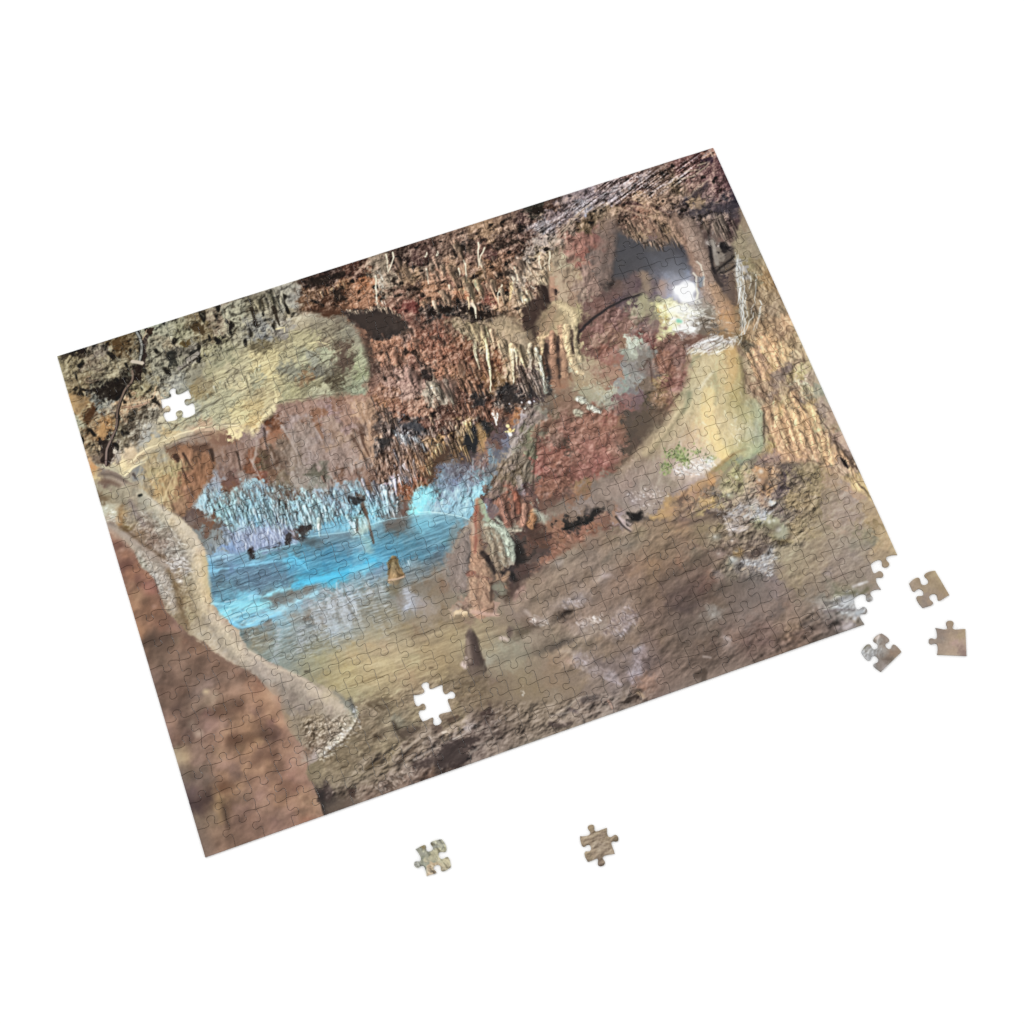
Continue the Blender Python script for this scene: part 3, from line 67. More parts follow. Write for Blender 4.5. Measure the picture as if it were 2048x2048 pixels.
CELLS = """
24,18 .15,.2,a08a70 .4,.08,7c6c54 .9,.2,94805c .5,.5,94805f .8,.6,847050 .9,.9,8c7450 .3,.8,857468 .2,.95,74685c .5,.95,8a7868
24,19 .1,.12,74645c .3,.15,8a7460 .5,-.1,8c7454 .5,.3,9c8468 .85,.3,94805c .6,.55,a8867a .75,.5,a4877a .3,.5,94806a .2,.8,94806a .5,.8,9a8268 .9,.9,7c645a .1,.9,857060
23,19 .1,.1,9a9ea2 .3,.2,84888a .8,.1,94948c .5,.4,7c7c7c .7,.35,a0a09c .5,.6,74685c .9,.3,70645a .9,.9,7c6450 .5,.9,5c4c40 .1,.95,94888a .1,.8,6c6254
3,3 .1,.2,b09a78 .9,.15,8a8e80 .5,.1,7c8470 .5,.5,a8a488 .9,.85,94988c .1,.9,b8b090 .5,.85,b0ac8c
8,17 .2,.2,947e64 .8,.2,9a846c .5,.5,92806a .8,.8,948068 .2,.8,857058
"""
REGIONS = """
hollow 0 B900,600 B960,565 B1100,585 B1250,540 B1400,600 B1500,700 B1560,790 B1450,820 B1350,860 B1140,880 B1100,780 B1050,760
ledge 1 X100,665 B-50,455 B440,312 B500,350 B400,400 B470,440 B390,500 B500,530 B430,580 B560,600 B640,610 B760,650 B900,615 B1050,780 B1100,930 B1150,1080 B1165,1200 B1115,1290 B1100,1395 B930,1390 B840,1400 B640,1430 B270,1480 B250,1560 B130,1650 B20,1800 A1890,1225 A1830,1210 A1550,1270 A1400,1290 A1150,1400 A900,1560 A700,1690 A640,1580 A460,1590 A370,1560 A0,1560
pillar 1 E690,40 E950,-60 E1300,-60 E1340,100 E1370,160 E1180,480 E1150,540 E1030,660 E850,560 E600,390 E500,250 E600,120
cave 2 D130,930 D210,920 D320,1010 D450,1030 D600,1060 D780,1040 D830,1100 D850,1200 D900,1350 D935,1440 D900,1600 D650,1600 D520,1560 D430,1620 D200,1480 D60,1500 D20,1530 D40,1400 D100,1250 D130,1100
flow 1 H880,480 H1050,500 H1200,440 H1300,430 H1350,520 H1390,700 H1395,850 H1520,960 H1570,1060 H1560,1200 H1590,1400 H1540,1480 H1400,1530 H1290,1475 H1180,1570 H1060,1665 H1000,1720 H850,1820 H700,1910 L430,420 L350,560 L300,620 L100,640 L-20,560 H-40,1860 H0,1740 H150,1680 H300,1530 H430,1350 H560,1250 H690,1100 H720,920 H850,800 H870,650
rwall 1 D1340,680 D1360,820 D1310,950 D1290,1050 D1300,1200 D1310,1400 D1340,1600 D1340,1750 D1300,1900 H1290,420 H1340,480 H1380,620 H1390,850 H1520,960 H1570,1050 H1560,1200 H1590,1400 H1560,1480 M0,1030 M120,1080 M300,1090 M600,1070 M800,1180 M1000,1330 M1190,1450 M1500,1450 M1500,0 D1932,1900 D1932,680
floor 1 E1260,1045 E1600,990 E1930,950 F30,1240 F180,1200 F330,1170 F480,1130 F580,1070 F990,1020 F1010,1080 F1330,910 F1530,880 F1730,850 F1930,865 G430,1635 G340,1800 G260,1940 K0,560 K0,780 K30,860 K600,980 K620,950 K700,800 K850,690 K1050,540 K1320,350 K1500,300 K1640,330 L100,690 L400,650 L700,640 L900,690 L1450,700 L1500,900 L1932,850 N0,60 N1400,500 N1400,1932 J1932,1932 J0,2300 I1000,1932 I700,800 E1300,1900 E1200,1300
boulder 0 K-10,540 K60,370 K120,250 K200,190 K240,250 K200,560 K150,720 K180,850 K30,865 K-10,790
cone 0 K245,0 K275,-15 K305,0 K350,100 K390,200 K500,260 K570,340 K610,420 K620,600 K540,640 K470,700 K430,650 K400,560 K310,500 K340,560 K420,660 K410,800 K390,960 K470,1000 K460,1100 K340,1140 K190,1090 K160,1110 K20,1110 K20,1070 K60,1000 K160,910 K175,860 K160,760 K170,700 K200,560 K210,400 K220,280 K240,150
rpillar 1 D690,780 D800,830 D950,850 D990,950 D1020,1050 D1050,1150 D1100,1350 D1180,1500 D1260,1600 D1300,1800 D1310,1900 D1150,1850 D1080,1650 D1000,1650 D960,1600 D1000,1450 D1015,1400 D990,1290 D960,1230 D930,1230 D905,1340 D865,1230 D845,1120 D790,1030 D720,950
pale 0 E100,-20 E190,140 E400,220 E500,290 E660,390 E850,560 E1030,660 E1170,800 E1250,960 E1275,1100 E1290,1300 E1320,1450 E1400,1570 E1590,1750 E1640,1900 I1110,80 I1190,240 I1550,430 I1750,520 I1932,640 J150,800 J350,890 J500,1000 J575,1080 J540,1180 J430,1330 J210,1510 J80,1600 J-60,1600 I1600,1400 I300,200 E250,900 E0,700
fg 0 E200,700 E310,740 E400,800 E480,870 E560,960 E640,1130 E770,1240 E830,1430 E880,1560 E980,1650 E1110,1790 E1240,1850 E1330,1932 I640,110 I780,200 I900,290 I1060,380 I1150,420 I1210,450 I1300,530 I1420,660 I1490,700 I1530,900 I1600,1050 I1700,1150 I1770,1330 I1740,1430 I1830,1550 I1850,1620 I1915,1830 I1950,2000 I500,2400 I-100,2400 E-200,1500
"""

# ---- the printed picture: painted on the puzzle's own plane (u along the long side, v along the short side)

PW, PH = 1600, 1194
HINV = None


def hom(src, dst):
    A = []
    for (x, y), (u, v) in zip(src, dst):
        A.append([x, y, 1, 0, 0, 0, -u * x, -u * y, -u])
        A.append([0, 0, 0, x, y, 1, -v * x, -v * y, -v])
    return np.linalg.svd(np.array(A))[2][-1].reshape(3, 3)


HINV = hom([(113.5, 711.8), (1426.7, 294.2), (1840.1, 1208.9), (410, 1714.6)], [(0, 0), (1, 0), (1, 1), (0, 1)])
OVER = 2048 / 1932


def zp(z, x, y):
    """a point of the study sheets -> print canvas coordinates"""
    if z == 'X':
        x, y = x * OVER, y * OVER
    else:
        ox, oy, w = ZOOM[z]
        x, y = ox + x * w / 1932, oy + y * w / 1932
    p = HINV @ np.array([x, y, 1.0])
    return p[0] / p[2] * PW, p[1] / p[2] * PH


def P(txt):
    """'A1,2 3,4 B5,6' -> canvas points (the sheet letter carries over)"""
    out, z = [], 'A'
    for t in txt.split():
        if t[0].isalpha():
            z, t = t[0], t[1:]
        x, y = t.split(',')
        out.append(zp(z, float(x), float(y)))
    return np.array(out, np.float32)


TX = (0, .12, .2, .28, .36, .42, .5, .59, .71, .85, 1)
TY = (.01, .13, .225, .33, .44, .515, .61, .70, .835, .945, 1)


def hexc(h):
    """noted colour -> print colour (the notes came out too dark and too strong)"""
    c = np.array([int(h[i:i + 2], 16) for i in (0, 2, 4)], np.float32) / 255
    l = c @ (.3, .59, .11)
    k = .75 if c[0] >= c[2] else .62 + .25 * min(1, (c[2] - c[0]) * 4)
    if c[1] >= c[0] and c[1] > c[2] + .02:
        k = .62
    w = np.array((.012, -.002, -.008)) if c[0] > c[2] and .2 < l < .75 else 0
    return np.clip(np.interp(l, TX, TY) + (c - l) * k + w, 0, 1).astype(np.float32)


_F = {}


def gn(su, sv, seed, ang=0.0, band=0.0):
    """unit-variance smooth noise; su, sv = blur in canvas px along/across; ang in degrees; band > 0 removes the coarse part"""
    key = (su, sv, seed, ang, band)
    if key in _F:
        return _F[key]
    H, W = 600 if min(su, sv) > 6 else PH, 800 if min(su, sv) > 6 else PW
    k = PW / W
    rs = np.random.RandomState(seed)
    f = np.fft.rfft2(rs.standard_normal((H, W)).astype(np.float32))
    fy = np.fft.fftfreq(H)[:, None]
    fx = np.fft.rfftfreq(W)[None, :]
    a = np.radians(ang)
    fu = fx * np.cos(a) + fy * np.sin(a)
    fv = -fx * np.sin(a) + fy * np.cos(a)
    g = np.exp(-19.7 * ((su / k * fu) ** 2 + (sv / k * fv) ** 2))
    if band:
        g = g - np.exp(-19.7 * ((su / k * band * fu) ** 2 + (sv / k * band * fv) ** 2))
    n = np.fft.irfft2(f * g, s=(H, W)).astype(np.float32)
    n = (n - n.mean()) / n.std()
    if k != 1:
        n = resize(n, PH, PW)
    _F[key] = n
    return n


def rel(su, sv, seed, ang=0.0, d=(-.45, -.9)):
    """rock relief: lit slope of a rough height field, unit variance"""
    key = ('r', su, sv, seed, ang, d)
    if key not in _F:
        h = gn(su, sv, seed, ang) * max(su, sv) + gn(su * .45, sv * .45, seed + 1, ang) * max(su, sv) * .55 + gn(su * .2, sv * .2, seed + 2, ang) * max(su, sv) * .2
        h = h - .35 * np.abs(gn(su * .7, sv * .7, seed + 3, ang)) * max(su, sv)
        gy, gx = np.gradient(h)
        n = -(gx * d[0] + gy * d[1])
        _F[key] = (n / n.std()).astype(np.float32)
    return _F[key]


def resize(a, H, W):
    h, w = a.shape[:2]
    y = np.clip((np.arange(H) + .5) * h / H - .5, 0, h - 1.001)
    x = np.clip((np.arange(W) + .5) * w / W - .5, 0, w - 1.001)
    y0, x0 = y.astype(int), x.astype(int)
    fy, fx = (y - y0).astype(np.float32), (x - x0).astype(np.float32)
    sh = (-1, 1) + (1,) * (a.ndim - 2)
    fy = fy.reshape(sh)
    r = a[y0] * (1 - fy) + a[y0 + 1] * fy
    fx = fx.reshape((1, -1) + (1,) * (a.ndim - 2))
    return r[:, x0] * (1 - fx) + r[:, x0 + 1] * fx


def sdf(pts, x, y):
    """signed distance to a polygon (inside positive) at points x, y"""
    d2 = np.full(x.shape, 1e12, np.float32)
    ins = np.zeros(x.shape, bool)
    n = len(pts)
    for i in range(n):
        ax, ay = pts[i]
        bx, by = pts[(i + 1) % n]
        ex, ey = bx - ax, by - ay
        t = np.clip(((x - ax) * ex + (y - ay) * ey) / (ex * ex + ey * ey + 1e-9), 0, 1)
        d2 = np.minimum(d2, (x - ax - t * ex) ** 2 + (y - ay - t * ey) ** 2)
        if ay != by:
            ins ^= ((ay > y) != (by > y)) & (x < ax + (y - ay) / (by - ay) * ex)
    return np.where(ins, 1, -1) * np.sqrt(d2)


def mask(pts, soft=2.0, rough=2.0, seed=1):
    """soft-edged, slightly ragged full-canvas polygon mask -> (slice, alpha)"""
    m = soft + 4 * rough + 4
    x0, y0 = np.maximum(np.floor(pts.min(0) - m), 0).astype(int)
    x1, y1 = np.minimum(np.ceil(pts.max(0) + m), (PW, PH)).astype(int)
    if x1 <= x0 or y1 <= y0:
        return (slice(0, 0), slice(0, 0)), np.zeros((0, 0), np.float32)
    h, w = y1 - y0, x1 - x0
    k = 3 if h * w > 40000 else 1
    hh, ww = max(2, h // k), max(2, w // k)
    yy = y0 + (np.arange(hh) + .5) * h / hh
    xx = x0 + (np.arange(ww) + .5) * w / ww
    X, Y = np.meshgrid(xx.astype(np.float32), yy.astype(np.float32))
    s = sdf(pts, X, Y)
    if k > 1:
        s = resize(s, h, w)
    sl = (slice(y0, y1), slice(x0, x1))
    if rough:
        s = s + rough * (gn(4, 4, 77 + seed)[sl] + .5 * gn(1.5, 1.5, 78 + seed)[sl])
    return sl, np.clip(s / max(soft, .3) * .5 + .5, 0, 1).astype(np.float32)


def put(img, sl, a, col):
    a = a[..., None]
    img[sl] = img[sl] * (1 - a) + col * a


def poly(img, txt, col, op=1.0, soft=2.0, rough=1.0):
    pts = P(txt) if isinstance(txt, str) else txt
    sl, a = mask(pts, soft, rough, int(abs(pts[0][0])) % 7)
    put(img, sl, a * op, hexc(col) if isinstance(col, str) else col)


def stroke(img, pts, w0, w1, col, op=1.0, soft=1.0):
    """tapered brush line along points; w = half widths"""
    pts = np.asarray(pts, np.float32)
    n = len(pts)
    m = max(w0, w1) + soft + 2
    x0, y0 = np.maximum(np.floor(pts.min(0) - m), 0).astype(int)
    x1, y1 = np.minimum(np.ceil(pts.max(0) + m), (PW, PH)).astype(int)
    if x1 <= x0 or y1 <= y0:
        return
    X, Y = np.meshgrid(np.arange(x0, x1, dtype=np.float32), np.arange(y0, y1, dtype=np.float32))
    best = np.full(X.shape, -1e9, np.float32)
    for i in range(n - 1):
        ax, ay = pts[i]
        ex, ey = pts[i + 1] - pts[i]
        t = np.clip(((X - ax) * ex + (Y - ay) * ey) / (ex * ex + ey * ey + 1e-9), 0, 1)
        d = np.sqrt((X - ax - t * ex) ** 2 + (Y - ay - t * ey) ** 2)
        r = w0 + (w1 - w0) * (i + t) / (n - 1)
        best = np.maximum(best, r - d)
    a = np.clip(best / soft * .5 + .5, 0, 1) * op
    put(img, (slice(y0, y1), slice(x0, x1)), a, hexc(col) if isinstance(col, str) else col)


def tube(img, pts, w0, w1, col, op=.95, soft=1.4, hard=.55, lit=1):
    """rounded limb of rock: lit from the left, turning dark on the right, with a lumpy outline"""
    pts = np.asarray(P(pts) if isinstance(pts, str) else pts, np.float32)
    n = len(pts)
    m = max(w0, w1) * 1.3 + soft + 3
    x0, y0 = np.maximum(np.floor(pts.min(0) - m), 0).astype(int)
    x1, y1 = np.minimum(np.ceil(pts.max(0) + m), (PW, PH)).astype(int)
    if x1 <= x0 or y1 <= y0:
        return
    sl = (slice(y0, y1), slice(x0, x1))
    X, Y = np.meshgrid(np.arange(x0, x1, dtype=np.float32), np.arange(y0, y1, dtype=np.float32))
    lump = gn(3.5, 4.5, 401)[sl]
    best = np.full(X.shape, -1e9, np.float32)
    side = np.zeros(X.shape, np.float32)
    for i in range(n - 1):
        ax, ay = pts[i]
        ex, ey = pts[i + 1] - pts[i]
        ln = np.hypot(ex, ey) + 1e-6
        t = np.clip(((X - ax) * ex + (Y - ay) * ey) / ln ** 2, 0, 1)
        d = np.hypot(X - ax - t * ex, Y - ay - t * ey)
        r = (w0 + (w1 - w0) * (i + t) / (n - 1)) * (1 + .16 * lump)
        q = r - d
        sg = ((X - ax) * ey - (Y - ay) * ex) / ln / np.maximum(r, .5)
        side = np.where(q > best, sg * lit, side)
        best = np.maximum(best, q)
    a = np.clip(best / soft * .5 + .5, 0, 1) * op
    c = hexc(col) if isinstance(col, str) else np.asarray(col)
    lum = 1.13 - hard * np.clip(side * .5 + .42, 0, 1) ** 2 - .22 * np.clip(-side - .55, 0, 1) + (.09 if max(w0, w1) < 11 else .045) * rel(4.5, 6, 410)[sl] + .03 * gn(1.2, 1.6, 402)[sl]
    put(img, sl, a, np.clip(c * lum[..., None], 0, 1))


def wob(pts, amp, rs, n=None):
    """resample a polyline as a smooth curve with a little hand wobble"""
    pts = np.asarray(pts, np.float32)
    seg = np.r_[0, np.cumsum(np.linalg.norm(np.diff(pts, axis=0), axis=1))]
    n = n or max(3, int(seg[-1] / 9))
    t = np.linspace(0, seg[-1], n)
    q = np.c_[np.interp(t, seg, pts[:, 0]), np.interp(t, seg, pts[:, 1])]
    if len(pts) > 2 and n > 4:
        q[1:-1] = (q[:-2] + 2 * q[1:-1] + q[2:]) / 4
    q[1:-1] += rs.standard_normal((n - 2, 2)) * amp
    return q


def line(img, txt, w0, w1, col, op=1.0, soft=1.0, amp=.6, seed=3):
    rs = np.random.RandomState(seed)
    pts = P(txt) if isinstance(txt, str) else txt
    stroke(img, wob(pts, amp, rs), w0, w1, col, op, soft)


def along(pts, t):
    seg = np.r_[0, np.cumsum(np.linalg.norm(np.diff(pts, axis=0), axis=1))]
    return np.interp(t * seg[-1], seg, pts[:, 0]), np.interp(t * seg[-1], seg, pts[:, 1])


def local(img, x, y):
    return img[min(max(int(y), 0), PH - 1), min(max(int(x), 0), PW - 1)]


def fringe(img, txt, n, l0, l1, w, cols, op=.9, dark=.5, seed=1, jit=5, lean=0):
    """stalactites hanging from a line, in uneven clumps: a dark flank and a lit core each"""
    rs = np.random.RandomState(seed)
    pts = P(txt)
    n, w = int(n * 1.35), w * 1.22
    hubs = rs.rand(max(2, n // 5))
    for i in range(n):
        t = hubs[rs.randint(len(hubs))] + rs.randn() * .035 if rs.rand() < .65 else rs.rand()
        x, y = along(pts, min(max(t, 0), 1))
        x += rs.randn() * 2
        y += rs.randn() * jit
        L = l0 * .6 + (l1 * 1.1 - l0 * .6) * rs.rand() ** 2.2
        c = hexc(cols[rs.randint(len(cols))]) * .62 + np.clip(local(img, x, y) * 1.25, 0, 1) * .38
        c = np.clip(c * (1 + .13 * rs.randn()), 0, 1)
        ww = w * (.4 + .8 * rs.rand()) * (.55 + .5 * L / l1)
        dx = lean * L + rs.randn() * 1.4
        o = op * (.55 + .45 * rs.rand())
        q = [(x, y), (x + dx * .3 + rs.randn() * .8, y + L * .4), (x + dx * .7 + rs.randn() * .5, y + L * .75), (x + dx, y + L)]
        if dark:
            stroke(img, [(a + ww * .9, b + 1) for a, b in q], ww * 1.05, .5, c * .4, dark * .8, 1.8)
        tube(img, q, ww, .4, c, o, 1.2, .6)


def specks(img, txt, n, r0, r1, cols, op=.9, seed=1, stretch=1.0, ang=90, soft=1.0, line_=False, spread=0):
    """small marks scattered inside a polygon (or along a line)"""
    rs = np.random.RandomState(seed)
    pts = P(txt) if isinstance(txt, str) else np.asarray(txt, np.float32)
    if line_:
        c = []
        for _ in range(n):
            x, y = along(pts, rs.rand())
            c.append((x + rs.randn() * spread, y + rs.randn() * spread))
        c = np.array(c)
    else:
        lo, hi = pts.min(0), pts.max(0)
        c = lo + (hi - lo) * rs.rand(n * 4, 2)
        c = c[sdf(pts, c[:, 0], c[:, 1]) > 0][:n]
    a = np.radians(ang)
    for x, y in c:
        r = r0 + (r1 - r0) * rs.rand() ** 2
        l = r * stretch * (.5 + rs.rand())
        an = a + rs.randn() * .25
        col = np.clip((hexc(cols[rs.randint(len(cols))]) * .75 + local(img, x, y) * .25) * (1 + .1 * rs.randn()), 0, 1)
        k1, k2 = rs.randn(2) * r * .9
        stroke(img, [(x - np.cos(an) * l, y - np.sin(an) * l), (x + k1, y + k2), (x + np.cos(an) * l, y + np.sin(an) * l)],
               r, r * .45, col, op * (.3 + .55 * rs.rand()), soft * 1.25)


def field(sx, sy, sc, p=3.4, soft=5.0):
    """smooth colour field through the noted colours, on a quarter-size grid"""
    gh, gw = PH // 5, PW // 5
    X, Y = np.meshgrid((np.arange(gw) + .5) * PW / gw, (np.arange(gh) + .5) * PH / gh)
    X, Y = X.ravel().astype(np.float32), Y.ravel().astype(np.float32)
    out = np.zeros((gh * gw, 3), np.float32)
    B = 4096
    for i in range(0, gh * gw, B):
        d = (X[i:i + B, None] - sx) ** 2 + (Y[i:i + B, None] - sy) ** 2 + soft ** 2
        w = d ** (-p / 2)
        out[i:i + B] = (w @ sc) / w.sum(1, keepdims=True)
    return resize(out.reshape(gh, gw, 3), PH, PW)


def shift(img, dx, dy):
    """push an image about by a displacement field (px)"""
    Y, X = np.meshgrid(np.arange(PH), np.arange(PW), indexing='ij')
    xi = np.clip(np.rint(X + dx), 0, PW - 1).astype(np.int32)
    yi = np.clip(np.rint(Y + dy), 0, PH - 1).astype(np.int32)
    return img[yi, xi]


def softmask(txts, blur=25):
    """a broad soft mask from one or more rough polygons"""
    m = np.zeros((PH, PW), np.float32)
    for t in txts:
        sl, a = mask(P(t), blur, 0)
        m[sl] = np.maximum(m[sl], a)
    return m


def mod(img, m, n, kd, kl, dark=None, light=None):
    """n < 0 deepens, n > 0 lifts, inside mask m"""
    lo = np.clip(-n, 0, 2.2) * kd * m
    hi = np.clip(n, 0, 2.2) * kl * m
    lo, hi = np.clip(lo, 0, .92)[..., None], np.clip(hi, 0, .9)[..., None]
    dk = img * .32 if dark is None else hexc(dark) * .5 + img * .18
    img[:] = img * (1 - lo) + dk * lo
    lt = np.clip(img * 1.55 + .06, 0, 1) if light is None else hexc(light) * .75 + img * .35
    img[:] = img * (1 - hi) + np.clip(lt, 0, 1) * hi


def blur(img, s):
    fy = np.fft.fftfreq(PH)[:, None]
    fx = np.fft.rfftfreq(PW)[None, :]
    g = np.exp(-19.7 * s * s * (fx * fx + fy * fy))
    return np.stack([np.fft.irfft2(np.fft.rfft2(img[..., k]) * g, s=(PH, PW)) for k in range(3)], -1).astype(np.float32)


def samples():
    S, z = [], None
    for ln in SAMPLES.strip().split('\n'):
        z, *ts = ln.split(' ')
        for t in ts:
            x, y, h = t.split(',')
            S.append((*zp(z, float(x), float(y)), *hexc(h)))
    for ln in CELLS.strip().split('\n'):
        cr, *ts = ln.split(' ')
        c, r = map(int, cr.split(','))
        for t in ts:
            s, q, h = t.split(',')
            S.append(((c + float(s)) / 25 * PW, (r + float(q)) / 20 * PH, *hexc(h)))
    return np.array(S, np.float32)


def base():
    S = samples()
    regs = []
    own = np.full(len(S), -1)
    for ln in REGIONS.strip().split('\n'):
        nm, soft, pt = ln.split(' ', 2)
        pts = P(pt)
        regs.append((nm, float(soft), pts))
        own[sdf(pts, S[:, 0], S[:, 1]) > 0] = len(regs) - 1
    wx = 5 * gn(9, 9, 5) + 5 * gn(4, 4, 61) + 3.2 * gn(1.8, 1.8, 6) + 1.6 * gn(.9, .9, 62)
    wy = 5 * gn(9, 9, 7) + 5 * gn(4, 5, 63) + 3.2 * gn(1.8, 2.4, 8) + 1.6 * gn(.9, 1.1, 64)
    k = own < 0
    img = shift(field(S[k, 0], S[k, 1], S[k, 2:], 4.6, 3.0), wx, wy)
    for i, (nm, soft, pts) in enumerate(regs):
        k = own == i
        if k.sum() < 3:
            continue
        s = {'fg': .3, 'floor': .55, 'flow': .4, 'cave': .35, 'pale': .5, 'hollow': .3}.get(nm, .9)
        f = shift(field(S[k, 0], S[k, 1], S[k, 2:], {'fg': 3.0, 'ledge': 4.4, 'rwall': 4.2, 'floor': 3.0, 'flow': 2.5}.get(nm, 3.6), {'floor': 9.0, 'flow': 12.0}.get(nm, 4.0)), wx * s, wy * s)
        sl, a = mask(pts, {0: 2.2, 1: 6, 2: 14}[soft], {0: .8 if nm not in ('cone', 'boulder', 'hollow') else 3.0, 1: 2.0, 2: 3}[soft], i)
        put(img, sl, a, f[sl])
    return img, {nm: pts for nm, _, pts in regs}

def details(img, R):
    f1 = gn(1.2, 1.2, 11)
    f2 = gn(2.6, 2.6, 12, band=3)
    f3 = gn(5, 5, 13, band=3)
    rg = 1 - np.abs(gn(3.2, 3.2, 14, band=4)) * 1.6          # thin bright ridges
    rd = 1 - np.abs(gn(4.5, 4.5, 15, band=3)) * 1.5
    vs = gn(1.3, 9, 16, band=4)
    vl = gn(2.6, 18, 17, band=4)
    hs = gn(13, 1.1, 18, band=4)
    hl = gn(26, 2.4, 19, band=3)
    # ---------------------------------------------------------------- rock textures
    m = softmask(['X100,655 B-50,440 B440,305 B390,480 B440,580 B560,640 B200,860 A1750,480 A1350,700 A900,1330 A650,1500 A300,1500 A180,1000'], 16)
    mod(img, m, .35 * rel(6, 10, 210, 4, (-.85, -.45)) + .75 * rel(9, 8, 212) + .25 * f3 - .05, .4, .3, '2a2118', 'd6d0b4')
    mod(img, m, np.clip(rg - .2, 0, 1) * 1.2, 0, .3, None, 'd8d4bc')
    mod(img, m, -np.clip(gn(4, 8, 21, band=4) - 1.1, 0, 1) * 1.6, .7, 0, '20180f')
    m = softmask(['A700,1640 A1000,1350 A1500,700 B0,900 B500,750 B900,640 B1130,1000 B1150,1200 B1080,1380 B640,1410 B250,1470 B20,1750 A1800,1180 A1300,1250'], 18)
    st = gn(12, 1.4, 22, ang=-9, band=4)
    mod(img, m, .4 * st + .6 * rel(9, 5, 220, -12), .24, .2, '4a4232', 'e0d8ac')
    mod(img, m, -np.clip(rd - .55, 0, 1) * 1.5 * (gn(20, 20, 23) > 0), .4, 0, '3a3428')
    m = softmask(['B480,290 C0,520 C800,300 C1750,0 D1100,110 D1330,650 D1290,900 D1000,900 D750,900 C1750,560 C1500,400 C1000,750 C850,1250 C600,1380 C0,1400 B1900,620 B1700,700 B1400,620 B950,560 B480,590'], 14)
    mod(img, m, .4 * rel(6, 11, 230, 4, (-.85, -.45)) + .75 * rel(9, 8, 232) + .25 * f3, .38, .3, '22160f', 'd8b498')
    mod(img, m, -np.clip(gn(5, 4.5, 24, band=4) - 1.25, 0, 1) * 1.7, .7, 0, '1c130f')
    mod(img, m, np.clip(rg - .3, 0, 1) * 1.2, 0, .3, None, 'cfae90')
    m = softmask(['C1000,450 C1500,0 C1932,-80 D500,360 D800,250 D1100,140 D900,420 D500,600 D0,690 C1300,330 C950,560 C700,500'], 14)
    st = gn(14, 1.3, 25, ang=-20, band=4)
    mod(img, m, .9 * st + .4 * f1, .5, .42, '2a1c1c', 'ccc0c4')
    # centre wall, hanging curtains
    m = softmask(['B1190,830 B1700,620 C0,1400 C600,1350 C900,1650 C950,1932 G1100,450 G700,700 G300,900 G0,1050 F1700,500 F1300,800 F1330,500 F1240,250 B1330,1932 B1180,1700 B1260,1500 B1120,1350 B1210,1200 B1180,1000'], 30)
    mod(img, m, .12 * vs + .5 * rel(6, 10, 240, 0, (-.9, -.3)) + .7 * rel(6, 6, 245), .38, .3, '2a1a14', 'dcb89c')
    mod(img, m, -np.clip(gn(5, 7, 46, band=4) - 1.3, 0, 1) * 1.5, .6, 0, '241a15')
    mod(img, m, np.clip(rg - .35, 0, 1), 0, .28, None, 'd8b498')
    m = softmask(['B100,1650 B300,1480 B850,1420 B1150,1420 B1330,1932 F1290,350 F1180,560 F700,600 F350,560 F0,560 E1400,250 E1370,100 A1650,1450 A1932,1250'], 16)
    st = gn(1.6, 13, 26, ang=-6, band=4)
    mod(img, m, .12 * st + .6 * rel(10, 18, 250, -8, (-.8, -.4)) + .35 * rel(5, 6, 252), .2, .17, '4a382e', 'd4c0b4')
    m = softmask(['F1250,0 F1932,0 G560,640 G560,900 G100,900 F1700,600 F1430,760 F1200,620 F1150,300'], 14)
    mod(img, m, .35 * vs + .75 * rel(5, 8, 255, 0, (-.8, -.5)), .45, .34, '221814', 'c8b4a4')
    # pillar at left
    m = softmask(['E690,40 E1300,0 E1370,160 E1030,650 E600,390'], 8)
    mod(img, m, .4 * gn(2, 14, 27, band=4) + .5 * rel(6, 12, 335), .24, .16)
    # white and blue stalactite band
    W1 = 'E1180,500 E1300,330 E1500,420 F0,560 F350,580 F500,660 F700,640 F1000,580 F1250,650 F1430,760 F1420,850 F1150,950 F1000,1010 F700,950 F550,960 F300,960 F0,1000 E1450,700 E1250,580'
    m = softmask([W1], 12)
    mod(img, m, .55 * vs + .6 * rel(3.5, 6, 340, 0, (-.8, -.5)) + .25 * f1, .42, .42, '4a3c36', 'd0f0f4')
    W2 = 'E1450,760 E1900,760 F250,950 F450,980 F440,1120 F30,1230 E1500,950 E1300,980'
    m = softmask([W2], 10)
    mod(img, m, .5 * vs + .5 * rel(3.5, 6, 345, 0, (-.8, -.5)), .34, .28, '3a4458', 'c0d4f0')
    m = softmask(['G30,1250 G500,1050 G650,950 G700,1150 G560,1350 G430,1600 G0,1570'], 12)
    mod(img, m, .3 * gn(2, 9, 28, ang=18, band=4) + .65 * rel(5, 9, 325, 20), .27, .26, '3a4450', 'c4e8f4')
    # red mound and the slope beside it
    m = softmask(['G1100,600 G1500,520 G1850,480 H250,850 H200,1100 H220,1500 H0,1680 G1500,1250 G1350,1450 G1100,1450 G1030,1100 G1080,800', 'H0,0 H500,100 H520,300 H900,350 H850,600 H830,830 H600,1200 H480,1000 H500,500 H250,350 C1700,1500 C1450,1932 C1300,1600'], 18)
    mod(img, m, .85 * rel(11, 11, 260, 20) + .25 * rel(5, 6, 262), .22, .22, '4c322a', 'dcb09c')
    mod(img, m, -np.clip(rd - .7, 0, 1) * 1.6, .25, 0, '3a241e')
    m = softmask(['G880,600 G1100,560 G1080,1000 G1030,1350 G700,1560 G560,1450 G650,1200 G830,980'], 12)
    mod(img, m, .3 * gn(2.5, 8, 29, ang=25, band=4) + .7 * rel(6, 10, 265, 25), .34, .24)
    m = softmask(['C950,700 C1350,330 C1600,400 C1480,900 C1350,1250 C1200,1250 C1000,1000'], 18)
    mod(img, m, .25 * vl + .65 * rel(8, 12, 270, 10), .24, .2)
    m = softmask(['D20,1400 D130,930 D850,1040 D930,1440 D500,1600 C1400,1400'], 14)
